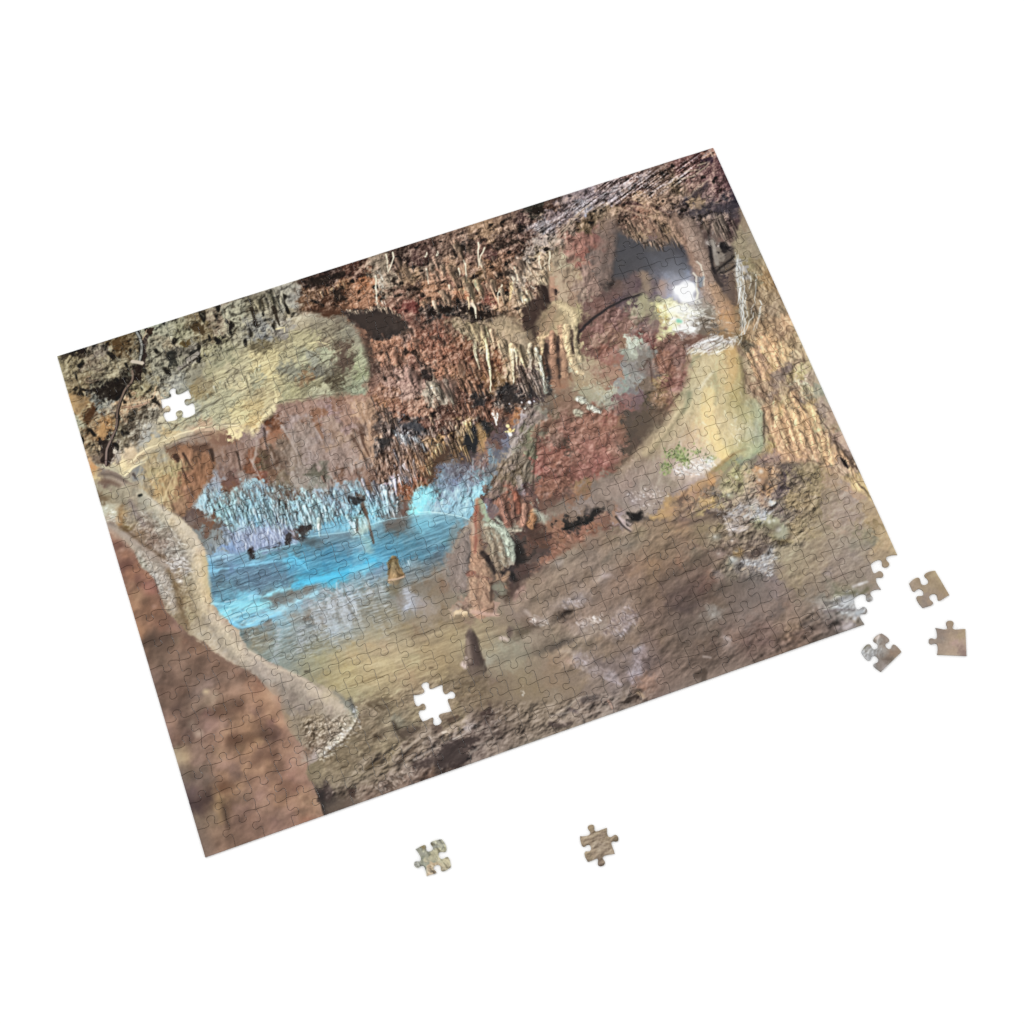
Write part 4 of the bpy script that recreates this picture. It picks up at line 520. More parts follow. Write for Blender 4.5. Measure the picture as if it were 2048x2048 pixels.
    mod(img, m, .5 * gn(10, 4, 30, ang=-25) + .25 * f1, .16, .1)
    # flowstone, slope, right wall, floor
    m = softmask(['H880,480 H1300,430 H1390,700 H1570,1060 H1560,1450 H1280,1480 H1000,1700 H700,1900 L200,620 H0,1800 H430,1350 H720,920'], 14)
    mod(img, m, .15 * gn(2.2, 12, 31, ang=22, band=4) + .5 * rel(12, 22, 330, 22) + .2 * rel(4, 6, 332), .09, .1)
    m = softmask(['D1330,1300 D1600,1200 H1932,250 M600,250 M1150,1400 M800,1180 M300,1050 H1560,1450 H1570,1050 H1390,850 H1350,400'], 14)
    cs = gn(2.6, 12, 32, ang=-8, band=4)
    mod(img, m, .55 * rel(10, 15, 275, -14, (-.95, -.3)) + .55 * rel(6, 7, 277, 0, (-.9, -.45)), .27, .24, '5c4834', 'f0d0a0')
    mod(img, m, -np.clip(1 - np.abs(gn(6, 14, 33, ang=-12, band=4)) * 4.5, 0, 1), .4, 0, '4c3a2c')
    m = softmask(['D1340,800 D1450,1000 D1560,1250 D1330,1250 D1300,1050'], 12)
    mod(img, m, .4 * f3 + .3 * f1, .14, .1)
    m = softmask(['L950,250 M0,1050 M300,1100 M700,1150 M700,1500 M500,1900 L1500,1000 L1400,1250 L900,1200 L800,900 L900,600 L500,650'], 16)
    mod(img, m, .8 * rel(7, 6, 280, -15) + .3 * f3, .33, .24, '3a3028', 'd0b890')
    m = softmask(['M700,1200 M1150,1450 N830,340 N500,460 N330,850 O0,800 L1500,1300 L1450,950 M450,1700'], 22)
    mod(img, m, .2 * hl + .5 * rel(14, 8, 285, -10) + .25 * rel(5, 4, 287), .11, .1)
    m = softmask(['L0,700 L500,650 L950,1000 L950,1300 O0,700 O1080,800 Q1932,440 Q900,760 K1500,1850 K1100,1700 K900,1300 K700,850 K1050,560'], 20)
    st = gn(22, 4, 34, ang=-18, band=3)
    mod(img, m, .25 * gn(30, 7, 34, ang=-18, band=3) + .5 * rel(20, 11, 290, -18) + .4 * rel(7, 5, 292, -14), .17, .14)
    m = softmask(['O500,750 O700,570 O1010,560 N430,1110 N0,1260 O0,1180'], 10)
    mod(img, m, .6 * gn(10, 2.4, 44, ang=-14, band=3) + .4 * f2, .3, .2)
    # water, mud
    m = softmask(['E1270,1050 F30,1240 F580,1080 F1000,1090 F1530,890 G430,1640 G260,1930 K0,560 F1932,1400 F1500,1600 F1000,1932 J600,300 J0,640 I1190,240 E1590,1750 E1400,1570 E1290,1300'], 10)
    mod(img, m, .4 * hs + .3 * hl + .35 * rel(10, 2.4, 350), .2, .18, '34505c', 'c4e4ee')
    m = softmask(['J0,600 J600,300 J1500,150 K300,1150 K700,1300 K500,1650 K0,1500 J1500,700 J1000,900 J500,950 J100,780'], 18)
    mod(img, m, .3 * hs + .4 * hl + .4 * rel(14, 4, 355), .09, .09)
    m = softmask(['J560,950 J1000,800 J1500,700 J1800,700 J1800,1050 J1300,1250 J900,1450 J200,1850 J130,1600 J500,1350'], 16)
    mod(img, m, .55 * rel(12, 6, 295, 0) + .4 * rel(5, 4, 297) + .2 * f3, .2, .14, '4a3c2a')
    m = softmask(['J200,1900 J600,1550 J1200,1250 J1932,1000 Q0,800 Q1000,650 Q1000,760 J1932,1480 J650,1932'], 10)
    mod(img, m, .7 * rel(16, 9, 300, -12) + .45 * rel(6, 5, 302) + .25 * f3, .34, .24, '2a2220', 'b8a898')
    # pale rock, brown foreground
    m = softmask(['E240,300 E550,330 E1030,660 E1270,1000 E1310,1450 E1600,1760 I1190,240 I1550,430 J500,1000 J540,1180 J210,1500 I1750,1300 I1500,700 I1000,380 E1100,1780 E880,1400 E600,900'], 10)
    mod(img, m, .6 * rel(9, 9, 305), .1, .1)
    m = softmask(['E450,420 E1000,680 E1230,1000 E1100,1650 E950,1300 E500,760'], 20)
    mod(img, m, .8 * rel(7, 5, 310, 45), .27, .22, '5a4a38', 'd8d4c4')
    m = softmask(['E560,960 E640,940 E940,1250 E970,1620 E880,1540 E820,1350 E640,1110'], 8)
    mod(img, m, .8 * rel(3.4, 3.4, 315), .34, .28, '54493c', 'dcd8cc')
    m = softmask(['J60,1150 J480,1110 J400,1330 J200,1500 J60,1400 I1700,900'], 12)
    mod(img, m, .95 * rel(4.5, 4, 320), .4, .34, '3e3224', 'e4d8c4')
    m = softmask(['E330,770 E480,900 E640,1160 E830,1440 E980,1680 I640,120 I1150,430 I1450,680 I1560,950 I1750,1400 I1900,1830 I900,2300 E600,1900'], 10)
    mod(img, m, .6 * gn(12, 10, 38, band=3) + .6 * rel(17, 17, 360), .13, .12)
    mod(img, m, -np.clip(gn(9, 8, 47, band=3) - 1.5, 0, 1), .2, 0, '4a3830')
    mod(img, np.ones((PH, PW), np.float32), .6 * f1 + .4 * gn(.7, .7, 39), .03, .03)
    marks(img)
    # printing balance, area by area
    for t, bl, c in ((['X100,655 B-50,440 B440,305 B390,480 B440,580 B300,700 B0,850 A1500,560 A1300,700 A900,1000 A650,1300 A300,1500 A180,1000'], 25, (.87, .86, .81)),
                     (['A700,1640 A1000,1350 A1300,750 B0,850 B500,700 B900,640 B1130,1000 B1150,1200 B1080,1380 B640,1410 B250,1470 B20,1750 A1800,1180 A1300,1250'], 20, (.94, .94, .9)),
                     (['E1180,500 E1300,330 E1500,420 F0,560 F350,580 F500,660 F700,640 F1000,580 F1250,650 F1430,760 F1420,850 F1150,950 F1000,1010 F700,950 F550,960 F300,960 F0,1000 E1450,700 E1250,580'], 14, (.86, .93, .96)),
                     (['E1270,1050 F30,1240 F580,1080 F1000,1090 F1530,890 G430,1640 G260,1930 F1700,1350 F1200,1420 F600,1560 F0,1800 E1400,1570 E1290,1300'], 14, (.86, .94, .97)),
                     (['L200,1000 L900,900 L1000,1200 O0,900 O800,850 Q1932,440 Q1000,760 K1932,1700 K1800,1200'], 40, (.93, .9, .88)),
                     (['E330,770 E480,900 E640,1160 E830,1440 E980,1680 I640,120 I1150,430 I1450,680 I1560,950 I1750,1400 I1900,1830 I900,2300 E600,1900'], 14, (1.0, .96, .92)),
                     (['J300,650 J700,350 J1500,300 J1500,650 J1100,780 J600,900 J300,850'], 30, (1.07, 1.05, 1.0)),
                     (['L330,620 L520,420 L860,240 L900,450 L820,600 L560,700'], 18, (.9, .88, .98))):
        img *= 1 - softmask(t, bl)[..., None] * (1 - np.array(c, np.float32))
    # the crisp, deep look of the tone-mapped picture; the rock nearest the camera stays softer
    k = np.ones((PH, PW), np.float32)
    k -= .75 * softmask(['E330,770 E480,900 E640,1160 E830,1440 E980,1680 I640,120 I1150,430 I1450,680 I1560,950 I1750,1400 I1900,1830 I900,2300 E600,1900'], 14)
    k -= .25 * softmask(['K300,1150 K700,900 K1100,600 L300,800 L900,1000 O0,900 Q1932,440 Q300,760 J1500,700 J600,500'], 30)
    b1, b2 = blur(img, 9), blur(img, 2.2)
    return img + k[..., None] * (.34 * (img - b1) + .3 * (img - b2))


def marks(img):
    T = ['b8a070', 'a89068', 'c4ac78', '98805c']
    BR = ['8a5e46', '9c6c4c', '7a503c', 'a87a5c']
    WB = ['b4dce4', '9cccd8', 'c8ecec', '94b8cc', 'a8bcdc']
    dk = '241a15'
    # ------------------------------------------------ sheet A: cable, rod, hollows
    for t, c in (('A480,850 A560,800 A650,770 A760,750 A780,800 A720,900 A650,960 A500,970 A440,900 A330,890 A300,860', dk),
                 ('A470,1370 A560,1350 A620,1400 A600,1500 A550,1590 A490,1560 A500,1440', '32251f'),
                 ('A790,630 A900,620 A900,720 A850,800 A800,760', '2a1c17'), ('A890,360 A940,330 A930,560 A900,680 A880,500', '3a2a28'),
                 ('A1120,500 A1220,480 A1230,620 A1150,640', '33332f'), ('A1310,580 A1370,480 A1430,470 A1300,620', '2c2a28'),
                 ('A1400,600 A1470,520 A1450,620', '2a2620'), ('A1350,250 A1400,200 A1490,260 A1480,340 A1440,300 A1390,320', '4a3a22'),
                 ('A1590,430 A1640,360 A1700,330 A1660,410', '26201e'), ('A1700,180 A1760,230 A1740,290 A1690,220', '2a2220'),
                 ('A320,1160 A380,1060 A480,990 A430,1080 A360,1180', '54361e'), ('A600,390 A680,370 A720,420 A660,470 A610,450', '5a4020'),
                 ('A220,500 A340,450 A320,510', '2c1e18'), ('A1250,420 A1340,390 A1330,460', '5c4a24'), ('A900,290 A1000,270 A960,330', '3a2418')):
        poly(img, t, c, .85, 2, 2)
    poly(img, 'A180,900 A390,940 A360,1010 A260,1110 A220,1080', 'a47f50', .7, 3, 1)
    poly(img, 'A470,1230 A520,1180 A550,1260 A540,1330 A460,1310', 'bd8a50', .8, 2, 1)
    line(img, 'A1250,655 A1330,580 A1420,515', 6, 5, '8e8a86', .9)
    line(img, 'A1255,672 A1440,540', 2, 2, '3a3630', .8)
    for w, c, dx in ((4.5, '2c2422', 3), (2.7, '8f9090', 0)):
        line(img, f'A{835 + dx},310 A{882 + dx},400 A{882 + dx},500 A{862 + dx},580', w, w, c, .9, amp=.2)
    line(img, 'A792,590 A888,606', 4, 4, 'b8aea4', .95)
    for w, c, dx in ((3.6, '2a211e', 6), (2.3, '746056', 0)):
        line(img, f'A{790 + dx},680 A{800 + dx},780 A{722 + dx},850 A{682 + dx},950 A{640 + dx},1080 A{645 + dx},1200 A{600 + dx},1320 A{542 + dx},1430 A{535 + dx},1590', w, w, c, .92, amp=.2)
    line(img, 'A930,285 A890,380', 1, 1, 'b89c80', .8)
    specks(img, 'A330,740 A440,710 A470,800 A350,810', 20, .8, 1.6, ['d8b098', '3a2824'], .8, 3, 3, 0)
    specks(img, 'X130,680 X280,620 X560,540 X640,520 X520,620 X400,650 X300,750 X220,860 X190,800', 200, .8, 2.0, ['d8d8c0', 'e4e0c8', 'c8c8b0', 'b8d0c0'], .55, 5, 2.2, 75)
    specks(img, 'X130,680 X280,620 X560,540 X640,520 X520,620 X400,650 X300,750 X220,860 X190,800', 110, 1, 3.4, ['2e261c', '3c3022', '4a3a24'], .6, 6, 2.0, 80)
    specks(img, 'A680,1180 A900,1020 A1080,1100 A900,1250 A760,1380 A640,1330', 60, 1, 3.2, ['3a3226', '4a4234'], .6, 7, 1.5, 40)
    fringe(img, 'A850,780 A1000,700 A1250,600 A1700,470', 40, 4, 14, 1.6, ['c0c0a0', 'b0ac88', 'a8a490'], .6, .5, 8)
    for t, w, c in (('A780,1560 A900,1450 A1050,1380 A1250,1290 A1420,1240 A1700,1200 A1820,1215', 2.2, 'ead6a8'),
                    ('A720,1690 A790,1620 A920,1560', 2.4, 'ecd8a0'), ('A700,1010 A900,980 A1010,930 A1020,830', 2, 'd8b48c'),
                    ('A720,1030 A820,1040 A950,980', 3, 'c09478')):
        line(img, t, w, w * .6, c, .75, 1.5, 1)
    for t in ('A1150,1260 A1400,1100 A1650,950 A1850,870', 'A1500,1230 A1700,1200 A1830,1180', 'A1100,1400 A1400,1290 A1560,1272', 'A1050,1190 A1120,1190 A1220,1210',
              'A1760,650 A1810,680 A1760,780', 'A1380,770 A1450,730', 'B0,990 B150,930 B260,900', 'B300,1200 B400,1110 B650,1010 B850,1000', 'B560,1170 B700,1090 B830,1030',
              'B260,1470 B500,1430 B800,1390 B900,1400', 'B430,810 B600,730 B850,640', 'B700,760 B800,860 B850,960', 'B560,980 B690,1060', 'B650,930 B780,900', 'B0,1290 B100,1260 B250,1230', 'B850,1180 B860,1260 B900,1340'):
        line(img, t, 1.3, .7, '4a4234', .5, 1.3, 1.6)
    for t in ('B20,1140 B110,1080 B230,1080', 'B50,1270 B150,1220 B250,1080 B260,980', 'B250,1470 B230,1300', 'B60,1680 B150,1590 B240,1490', 'B250,760 B340,740 B330,790', 'B560,900 B640,880 B760,910'):
        line(img, t, 2, 1, 'e4d49c', .7, 1.4, 1)
    fringe(img, 'A1560,830 A1850,760 B150,1080', 16, 6, 20, 2.4, ['d8c898', 'c8b888'], .6, .5, 18)
    poly(img, 'B870,900 B930,920 B950,1050 B900,1170 B860,1040', '5a4840', .6, 4, 3)
    fringe(img, 'B40,480 B200,460 B330,480', 10, 12, 34, 4.5, ['a8a890', '6a6450', '98947c'], .6, .7, 9)
    for t in ('B10,560 B60,740', 'B220,550 B280,720'):
        line(img, t, 5, 2, '33281e', .75)
    q = np.array([(3, 3), (4, 3), (4, 4), (3, 4)]) * (PW / 25, PH / 20)
    specks(img, q + np.array([(-8, -8), (8, -8), (8, 8), (-8, 8)]), 90, .8, 2.4, ['5c6050', '707460', '4c4a38', 'dcd8b8', 'c8c49c'], .7, 414, 2.2, 0)
    q = np.array([(23, 19), (23.75, 19), (23.75, 19.35), (23.35, 19.7), (23, 19.6)]) * (PW / 25, PH / 20)
    specks(img, q, 46, .9, 2.2, ['c0c4c8', 'd0d2d4', '5c5a58', 'a8aaac'], .7, 415, 3.4, -30)
    # ------------------------------------------------ sheets B, C: brown ceiling
    for t in ('B520,300 B700,250 B900,220 B880,280 B700,320 B560,340', 'B780,380 B900,400 B930,480 B830,520 B800,460', 'B1350,250 B1420,270 B1420,340 B1380,330', 'B1500,350 B1600,360 B1620,400 B1520,410',
              'B1700,560 B1800,590 B1932,600 B1932,560 B1850,540 B1800,560 B1820,620 B1720,630', 'C60,1240 C200,1290 C420,1340 C400,1380 C250,1380 C100,1340', 'C60,680 C160,670 C180,730 C110,740', 'C780,310 C880,290 C930,320 C820,380',
              'C190,940 C260,980 C250,1060 C200,1050', 'C480,700 C560,640 C720,600 C700,660', 'B1830,400 B1900,440 B1900,520 B1860,480', 'B1240,420 B1280,400 B1300,460 B1260,480', 'C430,960 C560,920 C700,870 C600,950 C480,1000'):
        poly(img, t, '231913', .8, 3, 3)
    poly(img, 'B1480,520 B1560,490 B1620,540 B1600,600 B1500,580', '6e302c', .6, 5, 3)
    specks(img, 'B500,300 C0,560 C700,400 C950,500 C850,900 C700,1000 C0,1100 B1000,520 B500,560', 240, .8, 2.2, ['c89c78', 'd8b490', 'b07c58', 'c8b0a0'], .5, 11, 2.4, 70)
    specks(img, 'B500,300 C0,560 C700,400 C950,500 C850,900 C700,1000 C0,1100 B1000,520 B500,560', 150, 1, 4.0, ['251a14', '33221a', '3e2a20'], .62, 12, 1.7, 20)
    fringe(img, 'B930,590 B1100,580 B1250,545 B1400,590 B1450,640', 26, 5, 15, 1.6, ['d8c09c', 'c8a888', 'b08c6c'], .9, .6, 13, 2)
    fringe(img, 'B680,400 B760,380 B900,300', 18, 5, 16, 1.7, ['d8b890', 'b88458', 'c89c68'], .9, .6, 14, 3)
    specks(img, 'B1200,200 B1260,200 B1310,330 B1330,520 B1180,520 B1200,350', 70, .9, 2.2, ['e0d8c4', 'd0c4a8', 'f0ead8'], .75, 15, 3.5, 84)
    for t in ('B1310,40 B1320,120 B1330,205', 'B1375,20 B1385,90 B1350,180 B1330,210', 'B1700,180 B1710,260 B1722,325', 'B1690,60 B1705,20', 'C270,650 C270,760 C275,890', 'C330,700 C290,780 C278,870', 'C130,820 C150,900 C160,1040',
              'C80,900 C90,980', 'C600,980 C610,1060 C580,1200', 'B1800,50 B1810,10', 'C500,1060 C450,1150 C470,1240', 'C410,1070 C440,1120', 'B1210,250 B1215,400 B1230,530', 'C650,960 C640,1040', 'C860,780 C850,850 C880,900', 'C960,740 C955,860 C960,920'):
        line(img, t, 2.0, 1.0, 'd8ccac', .8, 1.1, .8)
    poly(img, 'B1250,130 B1310,100 B1320,200 B1260,240', '84745c', .6, 4, 2)
    fringe(img, 'C0,1080 C140,1150 C230,1250 C400,1330 C500,1250', 18, 10, 26, 3, BR + ['c8a878'], .85, .7, 16)
    for t, w, c in (('C165,1040 C190,1110 C210,1180', 4, 'ccb478'), ('C590,1050 C590,1130 C575,1210', 4.5, 'c4a668'), ('C170,1180 C180,1290', 2.5, 'd0b080'), ('C210,1240 C240,1290 C250,1380', 3.5, 'c0b498'), ('C370,1060 C430,1160 C475,1260', 3, 'c89a70')):
        line(img, t, w, 1, c, .9)
    specks(img, 'C560,960 C850,760 C960,700 C950,920 C840,1060 C820,1200 C700,1290 C620,1250', 120, .9, 2.2, ['d8c8a8', 'c8b490', 'e0d4bc'], .7, 17, 4, 80)
    specks(img, 'C560,960 C850,760 C960,700 C900,1000 C760,1250 C620,1290', 70, 1, 3, ['38281e', '4a3626'], .65, 19, 2.5, 80)
    specks(img, 'C750,470 C1000,420 C1350,180 C1700,60 C1932,0 D600,320 D100,640 C1350,300 C1100,440 C900,520', 300, .7, 1.7, ['d8d0d4', 'c8bcc0', 'b8a8a8', 'e4e0e4'], .6, 20, 5, -24)
    specks(img, 'C750,470 C1000,420 C1350,180 C1700,60 C1932,0 D600,320 D100,640 C1350,300 C1100,440 C900,520', 170, .8, 2.2, ['3a2828', '2c2020'], .6, 21, 4, -24)
    specks(img, 'D450,480 D550,380 D760,440 D760,620 D600,640', 130, .8, 2, ['332320', 'b89c78', '8a6a50'], .7, 22, 1.3, 20)
    for t in ('C950,690 C1050,560 C1200,400 C1350,280', 'C970,700 C1100,540 C1260,360', 'D780,420 D900,400 D1050,270 D1100,210 D1060,150', 'D850,600 D960,500 D1040,430', 'D940,290 D1050,250', 'D820,350 D960,330'):
        line(img, t, 2.2, 1.2, 'ab957c', .65, 1.4, 1)
    poly(img, 'D1020,240 D1080,190 D1100,230 D1050,260', '321e2e', .7, 3, 2)
    poly(img, 'B895,605 B960,570 B1100,590 B1250,548 B1400,600 B1500,700 B1550,780 B1440,815 B1340,850 B1220,870 B1150,830 B1110,770 B1050,740', '372c27', .8, 5, 3)
    poly(img, 'B1060,760 B1110,770 B1145,900 B1185,1080 B1165,1180 B1140,1050', '4a382f', .6, 8, 4)
    fringe(img, 'B930,590 B1100,582 B1250,545 B1400,590 B1450,640', 26, 6, 17, 2.2, ['d8c4a0', 'c8ac88', 'b49474'], .9, 0, 413, 2)
    TN = ['b08c6c', '9c7858', 'c4a480', '8a684e', 'a88468']
    fringe(img, 'B1350,120 B1600,200 B1932,180', 22, 14, 34, 4, TN, .6, .7, 430, 12)
    fringe(img, 'C0,640 C250,820 C500,880 C700,820', 26, 14, 36, 4, TN, .6, .75, 431, 14)
    fringe(img, 'B1450,420 B1700,470 B1932,440', 20, 12, 32, 4, TN, .65, .75, 432, 10)
    fringe(img, 'C0,960 C250,1080 C520,1020 C760,1000', 34, 16, 46, 4.4, TN + ['c8ac7c'], .7, .8, 433, 14)
    fringe(img, 'C540,1200 C700,1180 C850,1060 C920,900', 22, 14, 40, 4, ['b49a74', 'a0845f', 'c4ac84'], .7, .75, 434, 8)
    fringe(img, 'B1200,860 B1450,840 B1700,800 B1932,760', 24, 10, 30, 4, ['a4745a', '8a5c46', 'b4866a'], .45, .6, 435, 22)
    fringe(img, 'B1250,1000 B1500,1020 B1750,1040 G0,150', 26, 12, 34, 4, ['a4745a', '8a5c46', 'b08468'], .5, .65, 436, 24)
    fringe(img, 'G60,100 G250,160 G480,130 G700,180', 18, 18, 50, 4.4, ['96684a', '7c523a', 'a87c5c'], .5, .65, 437, 16)
    fringe(img, 'C380,1560 C520,1680 C640,1700 C800,1700 C900,1640', 22, 26, 64, 5, ['c0aa7c', 'a8926a', 'd0bc8c'], .75, .75, 438, 6)
    # dome with legs, dark recess
    poly(img, 'C860,1180 C880,1060 C940,1060 C970,1150 C970,1230 C900,1330 C870,1450 C820,1520 C830,1600 C770,1590 C720,1480 C690,1300 C760,1220', '3f2e27', .85, 5, 2)
    poly(img, 'C905,1080 C965,1150 C965,1230 C920,1290 C900,1180', '352621', .7, 4, 1)
    line(img, 'C980,1000 C975,1090 C990,1200', 6, 7, 'a8795c', .7, 3)
    line(img, 'C1040,960 C1070,1080 C1085,1200', 7, 9, 'ac9474', .7, 4)
    poly(img, 'C900,1400 C960,1260 C1040,1210 C1130,1230 C1200,1330 C1215,1430 C1150,1450 C1100,1490 C1060,1460 C1000,1500 C880,1500', '8e7a54', .45, 5, 1)
    tube(img, 'C1180,1400 C1150,1310 C1060,1265 C980,1330 C930,1430', 20, 22, '93805a', .55, 8, .5)
    tube(img, 'C1150,1420 C1130,1340 C1070,1290', 16, 14, 'aa966a', .6, 8, .4)
    tube(img, 'C960,1440 C1000,1380 C1040,1360', 16, 16, '957250', .5, 8, .5)
    for pts, w, c in (('C1130,1440 C1110,1600 C1120,1720 C1180,1830', 11, 'b89a6e'), ('C1060,1440 C1070,1600 C1090,1750 C1100,1932', 9, 'a87c58'), ('C1190,1540 C1200,1660 C1250,1780', 7, 'a8936a'),
                      ('C960,1530 C980,1700 C1010,1850 C1020,1932', 8, '986a50'), ('C860,1570 C885,1650 C880,1740', 6, 'c09c6c'), ('C1210,1400 C1225,1530', 6, 'a8986a')):
        q = wob(P(pts), .8, np.random.RandomState(int(w * 7)))
        stroke(img, q + np.array([w * .8, 1], np.float32), w * .7, w * .6, '4c3a2e', .5, 4)
        tube(img, q, w * 1.05, w * .8, c, .95, 2, .6)
    for t in ('C1040,1540 C1045,1700 C1060,1900', 'C900,1640 C925,1760 C950,1932', 'C1165,1480 C1175,1600 C1190,1720', 'C1230,1480 C1240,1620'):
        line(img, t, 4, 2.5, '3c2e28', .8, 2)
    line(img, 'C880,1560 C930,1530 C990,1520', 5, 4, 'c0986c', .7, 2)
    q = P('C1000,1530 C1090,1520 C1110,1700 C1130,1932 C1010,1932 C900,1932 C890,1700 C920,1600')
    poly(img, q, '54423a', .6, 6, 3)
    poly(img, 'C880,1520 C900,1420 C945,1300 C1010,1225 C1080,1225 C1150,1275 C1205,1370 C1215,1450 C1225,1540 C1180,1500 C1120,1540 C1040,1560 C960,1570', '9c8860', .85, 4, 2)
    tube(img, 'C1175,1470 C1165,1370 C1100,1290 C1040,1270', 13, 12, 'b4a274', .7, 7, .35)
    tube(img, 'C915,1510 C945,1390 C1000,1290', 13, 11, '86694c', .7, 7, .5)
    tube(img, 'C1010,1530 C1040,1430 C1080,1370', 12, 10, 'a58c60', .6, 8, .4)
    for t, w0, w1, c in (('C985,1530 C985,1640 C1000,1760 C1020,1932', 9, 8, '9c7052'), ('C1075,1480 C1085,1600 C1090,1750 C1105,1932', 10, 9, 'ac8660'), ('C1125,1470 C1130,1600 C1150,1720 C1200,1840 C1260,1900', 10, 9, 'bca272'), ('C1200,1470 C1195,1580 C1210,1680 C1260,1790', 7, 7, 'a4926a'), ('C880,1560 C890,1640 C885,1730', 6, 3, 'c0a070'), ('C850,1600 C870,1560 C930,1530', 5, 7, 'b8986a')):
        tube(img, wob(P(t), .7, np.random.RandomState(int(w0 * 3))), w0, w1, c, .95, 2, .65)
    for t, w in (('C1040,1560 C1048,1700 C1062,1900', 3.4), ('C1172,1500 C1178,1600 C1190,1720', 3), ('C920,1640 C940,1780 C960,1932', 4.5)):
        line(img, t, w, w * .7, '42332c', .8, 2.5)
    poly(img, 'C1190,1800 C1300,1790 C1420,1880 G1600,230 G1650,380 G1480,300 G1380,130', 'a8987a', .35, 14, 4)
    # curtain and its drips
    poly(img, 'C400,1430 C520,1390 C650,1450 C760,1580 C720,1700 C600,1690 C520,1640 C440,1560', '94805f', .35, 8, 3)
    tube(img, 'C430,1470 C520,1430 C620,1470 C720,1560 C760,1680', 18, 26, '98845f', .5, 9, .5)
    tube(img, 'C560,1500 C580,1620 C590,1750', 14, 8, 'a8906a', .5, 6, .5)
    tube(img, 'C680,1560 C700,1680 C690,1780', 12, 6, '98866a', .5, 5, .5)
    for pts, w, c in (('C340,1480 C350,1650 C375,1800 C385,1932', 4.5, 'd4c084'), ('G600,0 G620,160 G635,300 G632,400', 3.4, 'd4c48c'), ('C240,1620 C250,1720 C280,1850', 4, 'b8a880'), ('C250,1500 C275,1600', 4, 'c8b07c'),
                      ('C390,1500 C430,1670', 4.5, 'c0a078'), ('C590,1650 C595,1780 C600,1932', 6, 'c4ac7c'), ('G840,0 G850,180 G852,320', 4.6, 'c8b890'), ('C640,1740 C655,1870', 3.5, 'b8a078'), ('C690,1740 C675,1820', 3, 'b09a74'),
                      ('C770,1640 C780,1760 C785,1880', 5, 'ac9c7c'), ('C830,1680 C870,1800 C890,1932', 5, 'b0a484'), ('G1110,60 G1135,220 G1150,400', 4, 'b0b49c'), ('C180,1460 C215,1560', 7, 'a89468'), ('C310,1520 C330,1600', 6, 'bca470'),
                      ('G480,0 G500,90 G525,180', 3, 'c4b48c'), ('G880,0 G890,160', 3.4, 'c8b48c'), ('G920,20 G915,140', 2.6, 'c0ac84'), ('G1010,0 G1025,180', 4, 'a09480'), ('G1220,100 G1250,250 G1270,350', 8, '946a50')):
        q = wob(P(pts), .8, np.random.RandomState(int(w * 10)))
        stroke(img, q + np.array([w, 1], np.float32), w * 1.0, .8, '4a3426', .5, 2.5)
        tube(img, q, w * 1.1, .9, c, .92, 1.6, .55)
    fringe(img, 'C450,1600 C700,1690 C860,1700', 14, 18, 50, 4.5, T, .7, .6, 23)
    fringe(img, 'C80,1450 C200,1480 C330,1480', 9, 20, 55, 4.5, T, .6, .6, 24)
    for t in ('G1000,300 G1090,310 G1110,480 G1010,440 G950,380', 'G780,330 G850,350 G900,470 G960,540 G780,520 G750,430', 'G450,370 G540,330 G560,480 G600,540 G500,520 G460,450', 'G1270,20 G1310,50 G1330,220 G1300,260 G1280,120', 'G1190,150 G1220,190 G1230,400 G1190,430'):
        poly(img, t, '2d2827', .75, 4, 3)
    fringe(img, 'G130,250 G300,290 G450,330 G600,400', 30, 14, 34, 3, BR, .85, .75, 25)
    fringe(img, 'G860,180 G980,230 G1100,230', 26, 22, 52, 2.6, ['8a7464', '9c8878', '6c564a', 'a09084'], .85, .75, 26, 10)
    fringe(img, 'G850,330 G1000,340 G1100,360', 16, 18, 42, 2.4, ['8a7464', '74604f', 'a09080'], .85, .7, 27)
    fringe(img, 'G0,480 G200,520 G380,560 G600,600', 40, 8, 26, 2.4, BR + ['6c4434'], .8, .75, 28, 8)
    fringe(img, 'G0,330 G120,330 G240,400', 14, 18, 44, 5, ['a89c84', '948870', 'b4aa94'], .8, .6, 29)
    fringe(img, 'G0,650 G250,720 G330,760', 24, 6, 20, 2, ['b08c6c', '8a6450', 'c8b098'], .8, .75, 30, 10)
    fringe(img, 'B1400,1150 B1550,1200 B1700,1250 B1932,1280', 16, 16, 50, 6, ['a47c6c', '9c7466', '8a6456'], .6, .55, 31, 12)
    fringe(img, 'B1150,1440 B1300,1560 B1400,1650', 24, 8, 30, 2.6, ['b08c74', '6c5448', '9c8070'], .75, .75, 32, 10)
    fringe(img, 'B1720,1260 B1800,1330 B1932,1300', 9, 20, 42, 5, ['a89a80', '94866c', 'b4a890'], .8, .6, 33)
    poly(img, 'B1460,1670 B1560,1650 B1660,1680 B1700,1740 B1600,1740 B1500,1710', '3c3c42', .8, 4, 2)
    poly(img, 'B1640,1130 B1700,1160 B1740,1220 B1700,1250 B1650,1200', '302623', .8, 4, 2)
    poly(img, 'B1260,1820 B1350,1830 B1340,1880 B1270,1890', '33302e', .8, 4, 2)
    fringe(img, 'B1400,1760 B1500,1790 B1650,1830', 24, 8, 26, 1.7, ['b0b8c0', '98a0a8', '8a7c78'], .85, .6, 34)
    # gold fringe, small cave, lights far off
    poly(img, 'G375,900 G410,760 G450,710 G500,740 G510,860 G490,990 G440,960 G380,1010', '2a2a2a', .95, 3, 1)
    poly(img, 'G530,680 G580,670 G620,780 G600,800 G560,740', '2e2b29', .9, 3, 1)
    poly(img, 'G490,690 G530,690 G590,820 G590,880 G560,960 G520,970 G505,850', '967040', .6, 4, 2)
    poly(img, 'F1740,340 F1870,170 F1932,260 F1800,400 F1750,520 F1690,500', '4c382a', .85, 3, 2)
